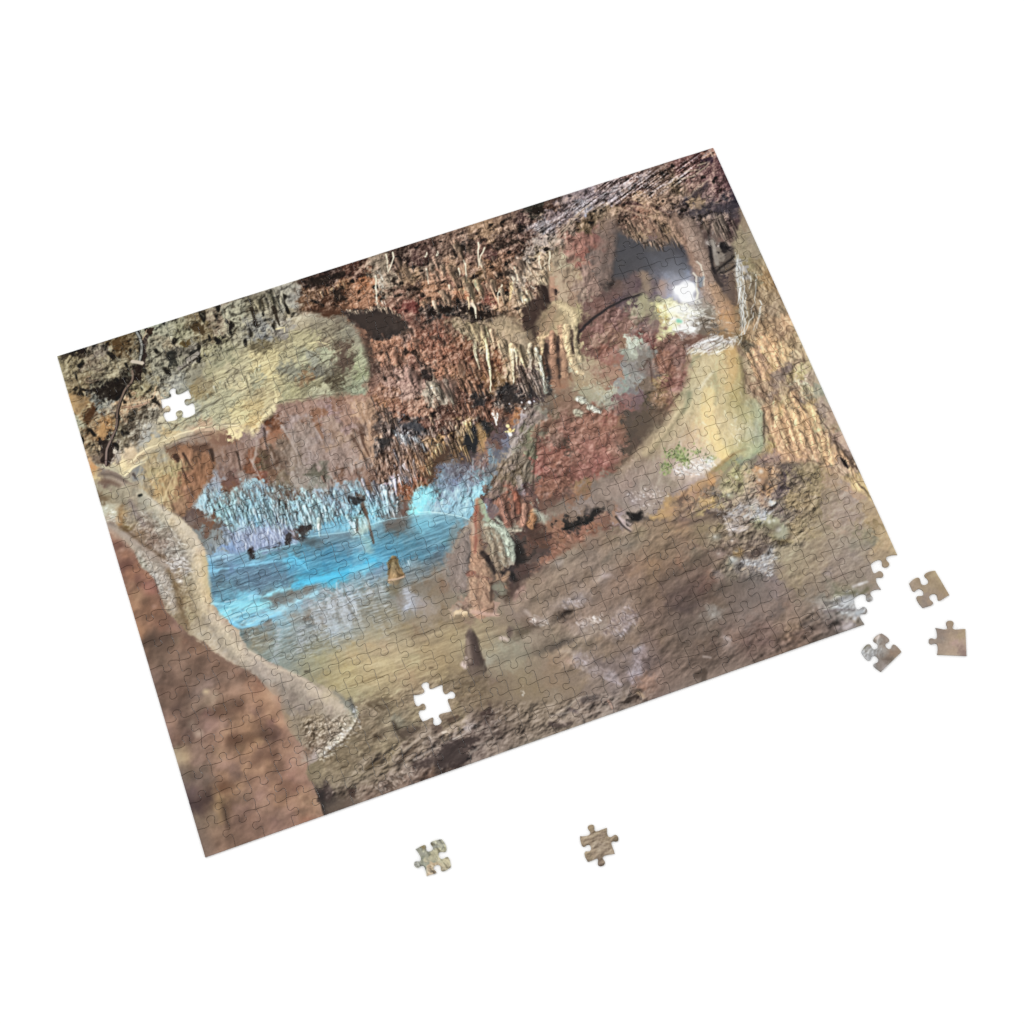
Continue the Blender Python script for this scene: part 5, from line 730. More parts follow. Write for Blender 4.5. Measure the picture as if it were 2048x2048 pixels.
    fringe(img, 'F1700,420 F1740,320 F1790,230 F1870,150', 34, 8, 22, 1.9, ['cca468', 'b88a4c', 'd8b47c', '8a6038'], .9, .6, 35, 3)
    fringe(img, 'G330,740 G390,720 G430,690', 14, 14, 44, 2.4, ['c49c5c', 'a87c44', 'd4b074'], .9, .6, 36)
    fringe(img, 'G200,860 G260,900 G330,880', 16, 14, 40, 2, ['b08c58', '8a6840', '5c4838'], .85, .6, 37)
    fringe(img, 'G320,920 G350,900 G370,940', 8, 14, 36, 2, ['94703c', 'ac8850'], .9, .5, 38)
    line(img, 'G650,610 G670,660 G688,720', 2.5, 1.5, 'e8d8c0', .95)
    line(img, 'G695,610 G690,680', 2, 1.5, 'f0e4d0', .95)
    fringe(img, 'G640,620 G700,480 G740,470', 12, 5, 18, 1.6, ['d8c4b0', 'a88c78'], .8, .4, 39)
    for (x, y), r, c in (((795, 730), 5, 'e8c880'), ((815, 765), 4, 'e0b860'), ((800, 785), 3.2, 'f8eed0'), ((818, 810), 5.5, 'f4f0e4'), ((848, 775), 2.5, 'd8b060'), ((958, 558), 3, 'f4ecd8'), ((1005, 500), 4.2, 'f4f0f8'), ((930, 500), 1.8, 'd8d0cc'), ((1050, 490), 1.6, 'd8d4dc'), ((812, 515), 1.4, 'c8c4c8')):
        q = zp('G', x, y)
        stroke(img, [q, (q[0] + .5, q[1] + 1.5)], r * .8, r * .7, c, .95, 1.5)
    line(img, 'G775,785 G830,790 G862,760', 1.6, 1.2, 'e8c878', .9)
    # blue-lit wall, slope edge
    specks(img, 'G130,1220 G450,1120 G640,1000 G560,1330 G300,1330', 80, .8, 1.8, ['a8bccc', '4c505c', '90a8c0', '6c5c60'], .55, 40, 5, 70)
    specks(img, 'G50,1350 G500,1330 G450,1560 G100,1540', 90, .8, 2, ['b8e4f0', 'd0f4fc', '6490a0'], .5, 41, 2, 70)
    line(img, 'G-60,1565 G30,1562 G150,1570 G250,1585 G350,1610 G430,1640', 1.2, .9, 'c0e8f0', .75)
    line(img, 'G800,1030 G840,920 G890,840 G950,800 G1000,740', 3, 1.5, 'a89c94', .7, 2)
    line(img, 'G860,960 G960,900 G1020,840 G1060,770', 5, 3, '6c7048', .4, 5)
    for t in ('G560,1430 G640,1290 G760,1100 G830,1020', 'G1040,1350 G1060,1000 G1100,700', 'G850,1180 G950,1120 G1010,1000'):
        line(img, t, 2, 1.4, '3c3228', .55, 2)
    # columns right of the dark fringe, mineral apron
    for t in ('G1320,30 G1340,200 G1360,330', 'G1220,60 G1255,260 G1270,380'):
        line(img, t, 9, 8, '8c6248', .6, 4)
    specks(img, 'G1420,100 G1530,110 G1800,350 G1820,450 G1650,420 G1440,380', 160, .8, 1.8, ['c8c8a0', 'b8b488', 'a08c60', '7c6848'], .55, 42, 1.3, 60)
    for (x, y), r, c in (((1505, 470), 8, 'b6bca4'), ((1535, 500), 6, 'a4a890'), ((1600, 550), 8, 'b4b89e'), ((1655, 585), 7, 'b8baa6'), ((1475, 595), 8, 'a8a68c'), ((1480, 625), 5, '8c8a70')):
        q = zp('G', x, y)
        stroke(img, [(q[0], q[1] + r * .5), (q[0] + 3, q[1] + r * .6)], r, r, '5c4c3c', .4, 6)
        tube(img, [(q[0] - r * .5, q[1] - r * .3), (q[0] + r * .2, q[1]), (q[0] + r * .8, q[1] + r * .6)], r * .8, r * .6, c, .85, 2.5, .5)
    # red mound
    specks(img, 'G1120,850 G1400,750 G1850,700 H200,1100 H200,1500 G1550,1220 G1120,1350', 240, .8, 2.4, ['b87c6c', 'a86858', 'c89484'], .45, 43, 1.6, 50)
    specks(img, 'G1120,850 G1400,750 G1850,700 H200,1100 H200,1500 G1550,1220 G1120,1350', 90, .9, 3.0, ['4c2c26', '5c3830', '442a20'], .5, 44, 2, 60)
    specks(img, 'G1150,1200 G1400,1100 G1500,1250 G1300,1450 G1120,1420', 90, 1, 3, ['4a2a22', 'a86a54', '5c3a2c'], .6, 45, 2, 70)
    line(img, 'C1250,1510 C1330,1430 C1420,1350 C1560,1260 C1700,1190 C1850,1150', 3.6, 2.2, '2e2829', .8, 1.6)
    specks(img, 'C1700,1560 C1800,1550 C1850,1680 C1760,1720 C1690,1660', 70, 1, 2.6, ['c4d4bc', 'b0c0a8', 'd4e0cc'], .6, 46, 1)
    specks(img, 'H220,600 H420,580 H400,780 H230,850', 60, 1, 3, ['8c8c84', '5c5854', 'a0a49c'], .5, 47, 1.4)
    specks(img, 'H-10,860 H110,870 H120,960 H20,980', 40, 1, 2.2, ['c8ccb4', '8c8c74'], .6, 48, 1)
    poly(img, 'H420,1000 H560,1080 H560,1240 H380,1370 H240,1560 H160,1640 H220,1350 H220,1120 H300,1080', '4c4238', .5, 24, 3)
    for t in ('H510,350 H520,520 H560,650', 'H420,640 H480,540 H500,800', 'H640,700 H600,560 H540,420', 'H760,900 H640,1060 H600,1180', 'H700,560 H650,700 H700,800'):
        line(img, t, 2.2, 1.4, '453028', .5, 2)
    specks(img, 'H520,380 H850,420 H820,800 H640,1050 H540,800', 130, .9, 2.4, ['b07c6c', '4c302a', '94684c', '5a3a30'], .5, 49, 2.5, 60)
    specks(img, 'H540,700 H650,720 H640,900 H540,900', 26, 1, 2.5, ['a8905c', 'b89c64', '4a3c24'], .6, 50, 2, 20)
    cave_lamp(img)
    right_side(img)
    pool(img, WB)
    foreground(img)


def cave_lamp(img):
    # dark passage: the fringe above it, little columns, the lit lamp in the picture
    poly(img, 'D150,930 D330,1020 D480,1040 D620,1070 D770,1060 D830,1150 D860,1280 D800,1380 D640,1300 D480,1300 D340,1340 D200,1380 D90,1400 D120,1200', '434146', .8, 9, 3)
    poly(img, 'D480,1180 D640,1200 D790,1150 D860,1300 D700,1400 D560,1360', '545765', .5, 20, 3)
    fringe(img, 'D200,900 D330,980 D480,1010 D620,1040 D760,1030', 34, 8, 26, 2.6, ['8a6c54', '9c7c60', '6c5444', 'a88c6c'], .85, .7, 51, 6)
    fringe(img, 'D230,850 D400,860 D520,860 D680,920 D780,950', 40, 10, 34, 3, ['94745a', 'a8886a', '7c5c48'], .7, .7, 52, 12)
    specks(img, 'D150,700 D450,640 D680,760 D780,980 D400,960', 130, .8, 2.4, ['b08c6c', '3e2c24', 'a07c60', '4c362c'], .6, 53, 3, 65)
    for t in ('D340,600 D450,620 D560,680', 'D130,690 D300,740 D480,790 D620,790 D700,920 D790,1010', 'D250,680 D420,690 D620,760'):
        line(img, t, 2.6, 1.5, 'a8886a', .55, 2)
    poly(img, 'D840,620 D950,520 D1040,450 D1000,560 D900,600', '3a2e34', .7, 5, 2)
    poly(img, 'D900,700 D1050,660 D1340,640 D1330,800 D1200,760 D1000,760 D880,760', '403840', .6, 8, 2)
    poly(img, 'D870,640 D960,580 D1000,640 D950,720 D900,690', '806850', .6, 4, 3)
    line(img, 'D300,1480 D310,1390 D330,1330', 7, 4, '5c4a4a', .6, 4)
    for pts, w, c in (('D410,1330 D440,1420 D470,1520', 9, '7c6650'), ('D600,1420 D600,1500 D610,1540', 8, '846454'), ('D420,1560 D440,1640 D430,1700', 11, '8a845c'), ('D560,1560 D560,1680 D540,1740', 9, '706a4c')):
        stroke(img, P(pts), w * .7, w, c, .6, 4)
    Y, X = np.meshgrid(np.arange(PH, dtype=np.float32), np.arange(PW, dtype=np.float32), indexing='ij')
    cx, cy = zp('D', 815, 1515)
    r = np.hypot(X - cx, Y - cy)
    rr = np.linalg.norm(np.array(zp('D', 925, 1515)) - (cx, cy))
    put(img, np.s_[:, :], np.exp(-(np.maximum(r - rr * .8, 0) / 24) ** 1.1) * .5 * (r < 160), hexc('c4cce4'))
    poly(img, 'D860,1160 D800,1080 D730,1100 D830,1200 D880,1330', '38323a', .4, 6, 1)
    for t, c in (('D540,1640 D700,1580 D820,1650 D880,1720 D860,1800 D700,1800 D620,1830 D580,1740', 'e8e088'), ('D640,1650 D800,1620 D930,1700 D920,1790 D700,1780', 'fffef0'),
                 ('D640,1820 D760,1780 D900,1790 D960,1850 H930,320 H830,335 H740,290 H660,300', 'fdfef8'), ('H540,375 H600,300 H680,240 H760,220 H700,290 H620,330', 'd4d478')):
        poly(img, t, c, .9, 12, 5)
    specks(img, 'D540,1660 D640,1640 D660,1800 D600,1850', 60, 1, 3, ['f4f0b0', 'b08c3c', 'fffbe0', 'a89030'], .8, 54, 1.2, 70)
    specks(img, 'D860,1560 D980,1560 D1000,1720 D900,1900 D700,1880 D720,1750', 110, 1, 3.4, ['ffffff', 'fdfcf0', 'e8e8d8'], .8, 55, 2, 30)
    q = zp('D', 755, 1792)
    stroke(img, [q, (q[0] + 4, q[1] + 3)], 5, 4, '68c498', .9, 3)
    put(img, np.s_[:, :], np.clip((rr - r + 2.5 * gn(5, 5, 48)) / 9 + .5, 0, 1), hexc('ffffff'))
    put(img, np.s_[:, :], np.exp(-(np.maximum(r - rr * .7, 0) / 34) ** .9) * .34 * (r < 260), hexc('e4e6ea'))
    specks(img, 'H530,330 H900,310 H960,400 H640,400', 50, 1, 2.4, ['5a3c30', 'c8b090', '7c5444'], .5, 56, 2, 40)
    # pillar beside the lamp
    tube(img, 'D740,800 D830,950 D890,1120 D930,1230', 15, 9, '7a5e4c', .75, 4, .6)
    tube(img, 'D850,850 D920,1000 D990,1200 D1040,1380 D1100,1550', 17, 26, '88705f', .8, 5, .55)
    tube(img, 'D1100,1480 D1200,1640 D1250,1800', 14, 20, 'a0764c', .5, 8, .4)
    tube(img, 'D600,790 D690,830 D720,930 D800,1030', 9, 7, '8c6c54', .7, 3, .5)
    tube(img, 'D130,900 D110,1150 D80,1380', 12, 8, '6c584e', .6, 5, .5)
    tube(img, 'C1560,450 C1480,650 C1440,850 C1490,1000', 12, 14, '6e5a50', .55, 6, .5)
    for t, w, c in (('D870,1160 D890,1280 D930,1380', 5, '7c5c4a'),):
        line(img, t, w, w, c, .35, 5)
    for t in ('D935,1220 D985,1290 D1010,1380 D1000,1450', 'D900,1330 D935,1390 D930,1500 D960,1610', 'D930,1480 D940,1560 D920,1620'):
        line(img, t, 1.8, 1.2, 'dcd6c0', .75, 2, 1.6)
    poly(img, 'D950,1370 D1000,1370 D990,1460 D960,1480', '6c7a88', .8, 3, 1)
    specks(img, 'D850,950 D960,950 D1080,1400 D1150,1560 D1000,1600 D900,1200', 120, .8, 1.8, ['b09c8c', '4c3a32', 'c4b4a4', '5c463c'], .5, 57, 2.4, 70)
    for t, w, c in (('D1060,880 D1040,960 D1080,1080', 3, '3a2e2a'), ('D1100,840 D1200,1000 D1250,1060', 4, '8c7868'), ('D1080,1020 D1100,1120 D1130,1240', 6, '7c766c'), ('D1090,1290 D1140,1420 D1175,1450', 6, '3a3433'),
                    ('D1290,1170 D1230,1230 D1150,1280 D1130,1310', 3, '24201f'), ('D1300,1260 D1220,1320 D1150,1330', 2.6, '2a2524'), ('D1190,1060 D1200,1110', 9, '272222'), ('D1060,1080 D1080,1250 D1110,1330', 4, '2c2626')):
        line(img, t, w, w * .8, c, .8, 2.5)
    fringe(img, 'D1000,860 D1150,850 D1330,850', 24, 12, 40, 3, ['7c6858', '94806c', '54463e'], .7, .75, 58, 14)
    # wet white threads down the wall
    rs = np.random.RandomState(5)
    for i in range(16):
        a, b = 1305 + rs.rand() * 50, 1340 + rs.rand() * 70
        y0 = 1130 + rs.rand() * 350
        line(img, f'D{a:.0f},{y0:.0f} D{(a + b) / 2 - 6 + rs.randn() * 8:.0f},{y0 + 180:.0f} D{b:.0f},{y0 + 330:.0f} D{b - 10 + rs.randn() * 14:.0f},{y0 + 470:.0f}', .6, .4, ('d8e0e0', 'c0cac8', 'eef4f4')[i % 3], .55, 1.2, 1.6, i)
    for t in ('D1500,1340 D1510,1480 D1490,1600 D1460,1720', 'D1450,1360 D1440,1480', 'D1550,1600 D1540,1750 D1480,1880', 'H1420,100 H1400,200 H1390,300', 'H1480,120 H1430,250 H1390,340', 'H1380,300 H1320,350 H1300,430', 'H1370,330 H1330,430', 'H1540,0 H1560,100 H1510,270'):
        line(img, t, .9, .6, 'd8dcd4', .6, 1.2, 1.8)
    specks(img, 'D930,1650 D1100,1640 D1130,1800 D1050,1880 D950,1800', 110, 1, 2.6, ['ece8dc', '4c4436', 'd0c8b4', '5c5242'], .7, 59, 2.2, 10)
    poly(img, 'H870,470 H960,400 H1080,350 H1200,360 H1290,400 H1190,480 H1080,470 H920,520', 'f4f6f4', .55, 8, 6)
    specks(img, 'H860,470 H960,390 H1080,340 H1210,350 H1290,400 H1180,500 H920,520', 110, 1, 2.6, ['ffffff', 'f4f8f8', '6c5c48', 'fdfdf4'], .85, 60, 5, -12)
    specks(img, 'D1120,1680 H1300,200 H1290,400 H1150,330 H1050,250', 60, 1, 2.4, ['c89458', 'a07848', 'e8e0d0'], .5, 61, 2.5, 30)


def right_side(img):
    # flowstone: soft runs, bright crest, moss, sparkling wet patch
    tube(img, 'H1000,560 H960,800 H850,1050 H640,1290', 22, 30, 'bcae84', .35, 16, .3)
    tube(img, 'H1180,560 H1150,800 H1060,1050 H1080,1300', 26, 34, 'd8c088', .35, 18, .3)
    for t, w, c, o in (('H1100,560 H980,850 H900,950 H700,1200 H430,1480', 10, 'c8b884', .35), ('H1050,900 H1030,1100 H1120,1380 H1200,1500', 16, 'ecc874', .4), ('H1260,480 H1290,650 H1240,850', 12, 'c89a50', .35), ('H1090,700 H1130,850 H1110,1000', 5, '8a8458', .4),
                       ('H860,900 H850,1000 H800,1080', 6, '68744c', .5), ('H800,1060 H740,1160 H640,1290 H480,1480', 4, '706848', .55), ('H960,850 H1060,720 H1090,690', 2, 'f0e8c8', .6), ('H1360,560 H1380,750 H1390,900', 4, '6c6438', .5),
                       ('H1560,1060 H1550,1250 H1580,1400 H1480,1500 H1330,1560', 4, '74905c', .5), ('H1180,1560 H1300,1475 H1400,1440', 2.5, '8a7040', .6), ('H1060,1670 H1180,1575 H1290,1490', 3, '94743c', .6), ('H870,640 H900,560 H960,540', 3, '707a58', .5)):
        line(img, t, w, w * .7, c, o, 4, .5)
    specks(img, 'H1250,1200 H1500,1180 H1480,1320 H1300,1420', 40, .8, 1.8, ['fff4d4', 'f4e8c0'], .7, 62, 1.3)
    for x, y, r in ((770, 1480, 14), (820, 1540, 12), (630, 1620, 11), (660, 1490, 8), (1060, 1520, 7)):
        q = zp('H', x, y)
        stroke(img, [q, (q[0] + 4, q[1] + 3)], r * .7, r * .6, '84a050', .5, r * .8)
    for c in ((760, 1450), (800, 1480), (770, 1520), (820, 1560), (640, 1590), (620, 1640), (660, 1480), (735, 1490), (930, 1470), (1050, 1540)):
        pt = zp('H', *c)
        x, y = pt
        rs = np.random.RandomState(c[0])
        for _ in range(26):
            a, b = rs.randn(2) * 7
            stroke(img, [(x + a, y + b), (x + a + 2, y + b - 2)], 1 + rs.rand() * 1.6, .8, ('6c8c34', '84a044', '4c6428', '98a858', '5c7a3c')[rs.randint(5)], .6, 1.2)
    specks(img, 'H680,1680 H760,1610 H900,1560 H1080,1510 H1110,1580 H950,1690 H760,1700', 190, .9, 2.8, ['ffffff', 'fdf6f0', 'f4ece4', 'b09c8c'], .8, 63, 1.5, 40)
    specks(img, 'L30,420 L300,330 L450,420 L300,560 L100,560', 130, .8, 1.8, ['e8dcd8', 'c8b8b0', '5c4c48', 'f4ece8'], .65, 64, 1.4, 50)
    specks(img, 'H200,1600 H350,1500 H300,1800 H200,1850', 50, .8, 1.8, ['c8b0a8', 'b89c94'], .5, 65, 2, 60)
    specks(img, 'H960,560 H1290,470 H1390,900 H1540,1000 H1560,1400 H1280,1460 H1000,1300 H800,1280 H900,950', 150, .8, 2.2, ['f4e4b4', 'fff4d0', 'a08c5c', '8c8450', 'e8d49c'], .4, 441, 3.5, 75)
    tube(img, 'H1540,1010 H1550,1200 H1570,1400 H1450,1490', 12, 14, '94a078', .4, 10, .4)
    # right wall: hanging ribs
    for i, t in enumerate(('H1520,380 H1600,500 H1660,600', 'H1560,340 H1660,500 H1740,680', 'H1640,360 H1720,520', 'H1760,420 H1780,580', 'H1480,480 H1560,640 H1590,760', 'H1430,520 H1480,650 H1540,760', 'H1690,1000 H1720,1200 H1800,1380', 'H1600,1040 H1680,1250 H1740,1450', 'H1770,1020 H1830,1200 H1880,1400',
                           'M430,600 M470,760 M520,930', 'M330,560 M370,700 M430,880 M470,1020', 'M530,640 M590,800 M620,960', 'M610,560 M650,700 M720,880', 'M560,700 M600,880 M640,1030', 'M690,850 M720,950 M730,1030', 'M740,800 M770,950 M800,1100', 'M250,700 M300,880 M380,1050', 'M410,420 M470,560 M540,600', 'M980,1150 M1020,1260 M1060,1330', 'M880,1000 M940,1080')):
        q = wob(P(t), .8, np.random.RandomState(i))
        w = 6 + (i * 37 % 5)
        tube(img, q, w * .85, w * .65, ('d8ac74', 'cc9c6c', 'c89864')[i % 3], .62, 3, .55)
    specks(img, 'H1420,350 H1600,330 H1932,420 M560,250 M700,700 M850,1050 M600,1050 M300,980 M150,700 M0,300', 110, 1, 2.4, ['4a3828', '5c4834', '6c5438'], .6, 66, 3.5, 78)
    specks(img, 'H1420,350 H1600,330 H1932,420 M560,250 M700,700 M850,1050 M600,1050 M300,980 M150,700 M0,300', 120, 1, 2.6, ['f0cc98', 'e0b480', 'd0a874'], .5, 67, 4, 80)
    for t, w in (('M420,440 M480,520 M540,600', 3), ('M640,590 M690,690 M760,760 M820,880', 2.2), ('M810,880 M860,1000 M940,1130', 4), ('M830,880 M920,1010 M1030,1130 M1080,1200', 3), ('M960,1080 M1000,1240 M1080,1330', 2), ('M1080,1320 M1130,1390 M1190,1450', 3), ('M700,520 M770,600', 2.2), ('M550,1050 M500,1120', 2), ('M640,800 M680,900', 2), ('M470,770 M540,850 M600,1000', 2), ('M120,560 M140,700 M130,900', 3), ('M350,170 M300,250', 5), ('M380,240 M440,120 M560,100', 2)):
        line(img, t, w * .75, w * .4, '40332a', .55, 2, 1.8)
    poly(img, 'M870,1040 M930,1060 M945,1130 M900,1110', '2c2422', .9, 2, 1)
    poly(img, 'H1680,720 H1800,600 H1860,640 H1780,720 H1720,850 H1690,840', '746258', .5, 5, 3)
    specks(img, 'M0,1030 M300,1050 M500,1100 M300,1400 M100,1400', 110, 1, 3.4, ['4a3e40', '3e3438', 'a08868', '5c4c48'], .55, 68, 1.4, 45)
    specks(img, 'M280,1150 M600,1150 M700,1400 M500,1700 M250,1500', 110, 1, 3, ['4c4030', 'a08c60', '3c342c', 'b09868'], .5, 69, 1.5, 30)
    for (x, y), r, c in (((1330, 225), 15, 'b88a5c'), ((1010, 440), 8, 'acac7c'), ((1090, 270), 10, 'a8a468'), ((1310, 300), 9, 'b08460'), ((1500, 790), 20, '9ca07c'), ((1410, 710), 15, '8e9064'), ((1450, 690), 9, 'a0a47c'), ((1050, 1060), 10, 'a8aea8'), ((915, 1010), 10, 'b49a90'), ((1090, 985), 11, '94743f'), ((1045, 880), 8, 'a8907c'), ((880, 845), 8, '94947c')):
        q = zp('L', x, y)
        stroke(img, [(q[0] + 1, q[1] + r * .5)] * 2, r, r, '483c30', .4, 6)
        stroke(img, [q, (q[0] + 3, q[1])], r * .8, r * .8, c, .65, 5)
        stroke(img, [(q[0] - 2, q[1] - r * .4)] * 2, r * .3, r * .3, 'e4e4d8', .5, 3)
    for t, w, c in (('L560,420 L640,380', 5, 'bc9254'), ('L690,350 L760,300 L860,280', 7, 'b89056'), ('L820,310 L860,280', 6, 'd09a4c'), ('L400,620 L460,550', 6, 'b89050'), ('L580,530 L650,500', 6, 'b89458'), ('L740,520 L790,480', 6, 'c8a450'), ('L500,760 L600,700', 5, 'a87c54'), ('L470,690 L600,560 L700,480', 3, '5c4c38'), ('L520,480 L600,380', 3, '644e38'), ('L850,380 L960,230 L1050,130', 5, '7c7458'), ('L640,620 L760,560 L950,470', 3, '5e5040'), ('L480,760 L700,680 L900,600', 4, '5c4c3c')):
        line(img, t, w, w * .6, c, .6, 3, .8)
    specks(img, 'L960,560 L1300,500 L1450,610 L1250,680 L1000,620', 110, .8, 2.4, ['c8ccd0', 'dce0e4', '6c6460', 'b8b0a8'], .6, 70, 3, -8)
    specks(img, 'L960,700 L1180,740 L1180,790 L980,760', 40, .8, 2.2, ['dcd4d4', 'c8bcb8'], .65, 71, 3, 5)
    specks(img, 'L1100,1060 L1250,1060 L1440,950 L1460,1060 L1400,1220 L1250,1140', 130, .8, 2.2, ['d0d8dc', 'b8bcc0', '5c5658', 'e4eaee'], .65, 72, 2, 0)
    specks(img, 'L820,900 L1300,780 L1400,900 L1350,1000 L950,1060', 110, 1, 3, ['3e342e', '4a3e36', '94805f', '5c4a34'], .55, 73, 1.6, 15)
    poly(img, 'L1180,1020 L1300,960 L1400,920 L1360,980 L1200,1050', '4c403c', .6, 5, 2)
    specks(img, 'L790,1520 L880,1530 L870,1630 L820,1590', 30, 1, 2.2, ['c0c8c4', 'a8b0ac'], .5, 74, 1.3)
    for t, w, c in (('N320,695 N380,668 N420,660', 2.4, 'bcb8b6'), ('N390,672 N440,650 N475,642', 2.6, 'c4c0be'), ('N130,800 N200,780', 5, 'b4b498'), ('N560,760 N600,740', 3, 'c0b0a4'), ('N150,940 N250,880 N320,840', 6, 'b0b4b8'), ('N200,990 N300,940', 4, 'b0b4b6'), ('N360,1000 N430,980', 4, '9ca4aa'), ('N220,1160 N300,1125', 5, 'a8a0a2'), ('N0,880 N100,900 N200,920', 3, '5c5a58'), ('N330,760 N200,790 N120,770', 4, '5c5c40'), ('N0,980 N200,960 N330,960', 3, '60585a'), ('N480,720 N380,800', 4, '5c5a40')):
        line(img, t, w, w * .7, c, .65, 3, 1)
    specks(img, 'N80,820 N330,820 N420,980 N200,1000 N50,950', 80, .8, 2.2, ['c4c8cc', 'b0b4b4', '54504c', 'd8dcdc'], .55, 75, 3, -14)
    specks(img, 'N0,400 N480,300 N480,600 N300,700 N50,560', 30, .8, 1.8, ['5c4e42', '6c5c4c'], .5, 76, 1.6, 0)
    # the rolling floor: long soft humps
    for t, w0, w1, c, o in (('K650,950 K850,820 K1100,700 K1350,560 K1650,430', 24, 20, '86725f', .4), ('K800,1060 K1050,900 K1300,800 K1500,640 K1800,480', 22, 20, '7e6a57', .4), ('K1000,1000 K1150,960 K1300,1000', 16, 14, '85756c', .4),
                            ('K1150,1180 K1350,1080 K1500,960 K1650,760', 22, 22, '82695a', .4), ('K1520,1250 K1620,1080 K1720,880 K1780,720', 22, 20, '7c6656', .45), ('L50,1500 L200,1350 L300,1150 L500,950', 20, 18, '76624f', .35), ('L450,1280 L700,1130 L900,1020', 20, 16, '6a5c50', .4),
                            ('L500,1600 L750,1480 L1000,1400 L1300,1330', 24, 22, '645850', .4), ('L600,1760 L900,1640 L1150,1560 L1400,1480', 20, 20, '6e625a', .35), ('K1350,1500 K1550,1420 K1750,1330', 20, 18, '786452', .4), ('K800,1520 K1050,1440 K1200,1400', 12, 10, '807056', .35), ('K1380,1640 K1600,1560 K1720,1480', 16, 14, '6e605a', .4),
                            ('H180,1660 H330,1500 H520,1330 H680,1180', 16, 12, '96805f', .4), ('H120,1760 H330,1700 H520,1560', 18, 14, '8a766a', .35), ('G1200,1580 G1400,1500 G1600,1420 G1850,1290', 20, 22, '78685c', .4)):
        tube(img, wob(P(t), 1.5, np.random.RandomState(int(w0 + len(t)))), w0, w1, c, o, 12, .5)
    # centre floor: dark cleft, dripping rocks, wet glints
    for t in ('K1080,275 K1200,225 K1310,190 K1320,215 K1200,260 K1090,300', 'K1310,180 K1380,90 K1470,85 K1480,120 K1400,170 K1370,210 K1320,215', 'L60,650 L150,590 L200,600 L130,670 L80,680', 'K1720,130 K1840,110 K1850,180 K1790,190', 'K600,400 K690,420 K740,520 K720,600 K640,640 K600,480', 'K430,650 K500,700 K600,700 K650,760 K620,800 K560,720', 'K1500,0 K1560,0 K1520,40'):
        poly(img, t, '2a2624', .85, 4, 2)
    poly(img, 'K690,300 K850,280 K1000,330 K1000,420 K900,560 K740,700 K640,900 K560,980 K540,860 K640,760 K740,600 K700,450', '4a3832', .4, 12, 4)
    specks(img, 'K1000,220 K1080,280 K1250,300 K1450,220 K1400,320 K1150,420 K1050,480 K950,600 K850,680 K860,600 K1000,450', 160, .9, 2.6, ['a8705c', 'b88468', '4a2e26', '8a5440'], .6, 77, 1.8, 50)
    specks(img, 'K640,350 K1000,300 K1000,450 K700,420', 60, .9, 2.6, ['84503c', '3a2a26', '6c4236'], .55, 78, 2, 20)
    for pts, w, c in (('G735,1450 G760,1560 G800,1690', 11, '8c5e4c'), ('G870,1375 G885,1470 G900,1560', 11, '90503a'), ('G960,1490 G965,1570 G945,1680', 11, '946650'), ('G1050,1560 G1035,1640 G1020,1690', 12, '9c683f'), ('G700,1620 G705,1650', 9, '54504a'), ('G850,1480 G850,1600', 6, '7c5444')):
        q = wob(P(pts), .7, np.random.RandomState(int(w)))
        stroke(img, q + np.array([4, 0], np.float32), w * .7, w * .9, '3e2a24', .5, 4)
        tube(img, q, w * .55, w * .8, c, .92, 2.5, .7)
    line(img, 'G1060,1550 G1110,1590 G1150,1660', 5, 4, '9ca48c', .7, 4)
    for t in ('K1620,170 K1680,240 K1740,290', 'K1640,175 K1740,235'):
        line(img, t, 3.5, 2, 'b09c98', .7, 3)
    line(img, 'K1600,160 K1660,250 K1740,300', 2.5, 1.5, '3a302c', .8, 2)
    poly(img, 'K1060,1100 K1130,1070 K1190,1060 K1120,1120 K1060,1150', '342a24', .8, 6, 2)
    specks(img, 'K1220,1190 K1330,1140 K1480,1080 K1480,1160 K1280,1240', 90, .8, 2.2, ['ece0dc', 'd8c8c0', 'f8f0ec', '6c5c50'], .7, 79, 1.5, 60)
    specks(img, 'K1560,1150 K1720,1000 K1820,1120 K1800,1230 K1640,1320 K1470,1290', 240, .7, 1.8, ['c8bcc4', 'b0a4ac', '4c4048', 'd8ced4', '6c5e64'], .5, 80, 2.2, 70)
    specks(img, 'K1080,960 K1230,930 K1320,960 K1270,1030 K1100,1050', 50, .8, 2.4, ['b4a8b0', 'c4bcc4', '6c6468'], .5, 81, 2, 60)
    specks(img, 'K760,1180 K830,1100 K950,1170 K930,1220 K830,1210', 50, .8, 2.2, ['d8ccc4', 'c0b0a4', 'e8dcd4'], .65, 82, 1.5, 40)
    specks(img, 'K1250,1530 K1330,1500 K1650,1740 K1600,1770 K1400,1680 K1270,1620', 110, .7, 1.7, ['b8acb0', 'a4989c', 'c8bcc4', '5c4e50'], .45, 83, 2, 60)
    specks(img, 'K1800,1430 K1860,1430 K1830,1700 K1760,1720 K1780,1560', 90, .7, 1.7, ['b4a8b0', 'a89ca4', 'c8bcc8', '5e5258'], .45, 84, 2, 70)
    for t, w, c in (('K980,1440 K1050,1390 K1180,1350', 7, '4e4640'), ('K650,1280 K760,1230 K860,1215', 5, '4a4034'), ('K850,1480 K960,1420 K1080,1370', 5, '5a5246'), ('K1080,1460 K1150,1450 K1190,1480', 3, 'b8a490'), ('K1130,1550 K1190,1570', 4, 'b0907c'), ('K1400,1560 K1500,1620 K1650,1600', 4, '5c504c'), ('K1480,600 K1600,470 K1800,400', 4, '6a6254'), ('K1480,730 K1540,720', 5, 'b0a0a0'), ('K1050,610 K1080,590', 5, 'a89c94'), ('K700,850 K640,900 K620,960', 5, 'a4786c'), ('K730,1070 K780,1130', 3, 'c0b0a8')):
        line(img, t, w, w * .6, c, .5, 4.5, .8)
    specks(img, 'K685,1790 K715,1790 K712,1932 K690,1932', 8, .8, 1.8, ['dcd4c4', 'c8c0b0'], .7, 85, 1.2)
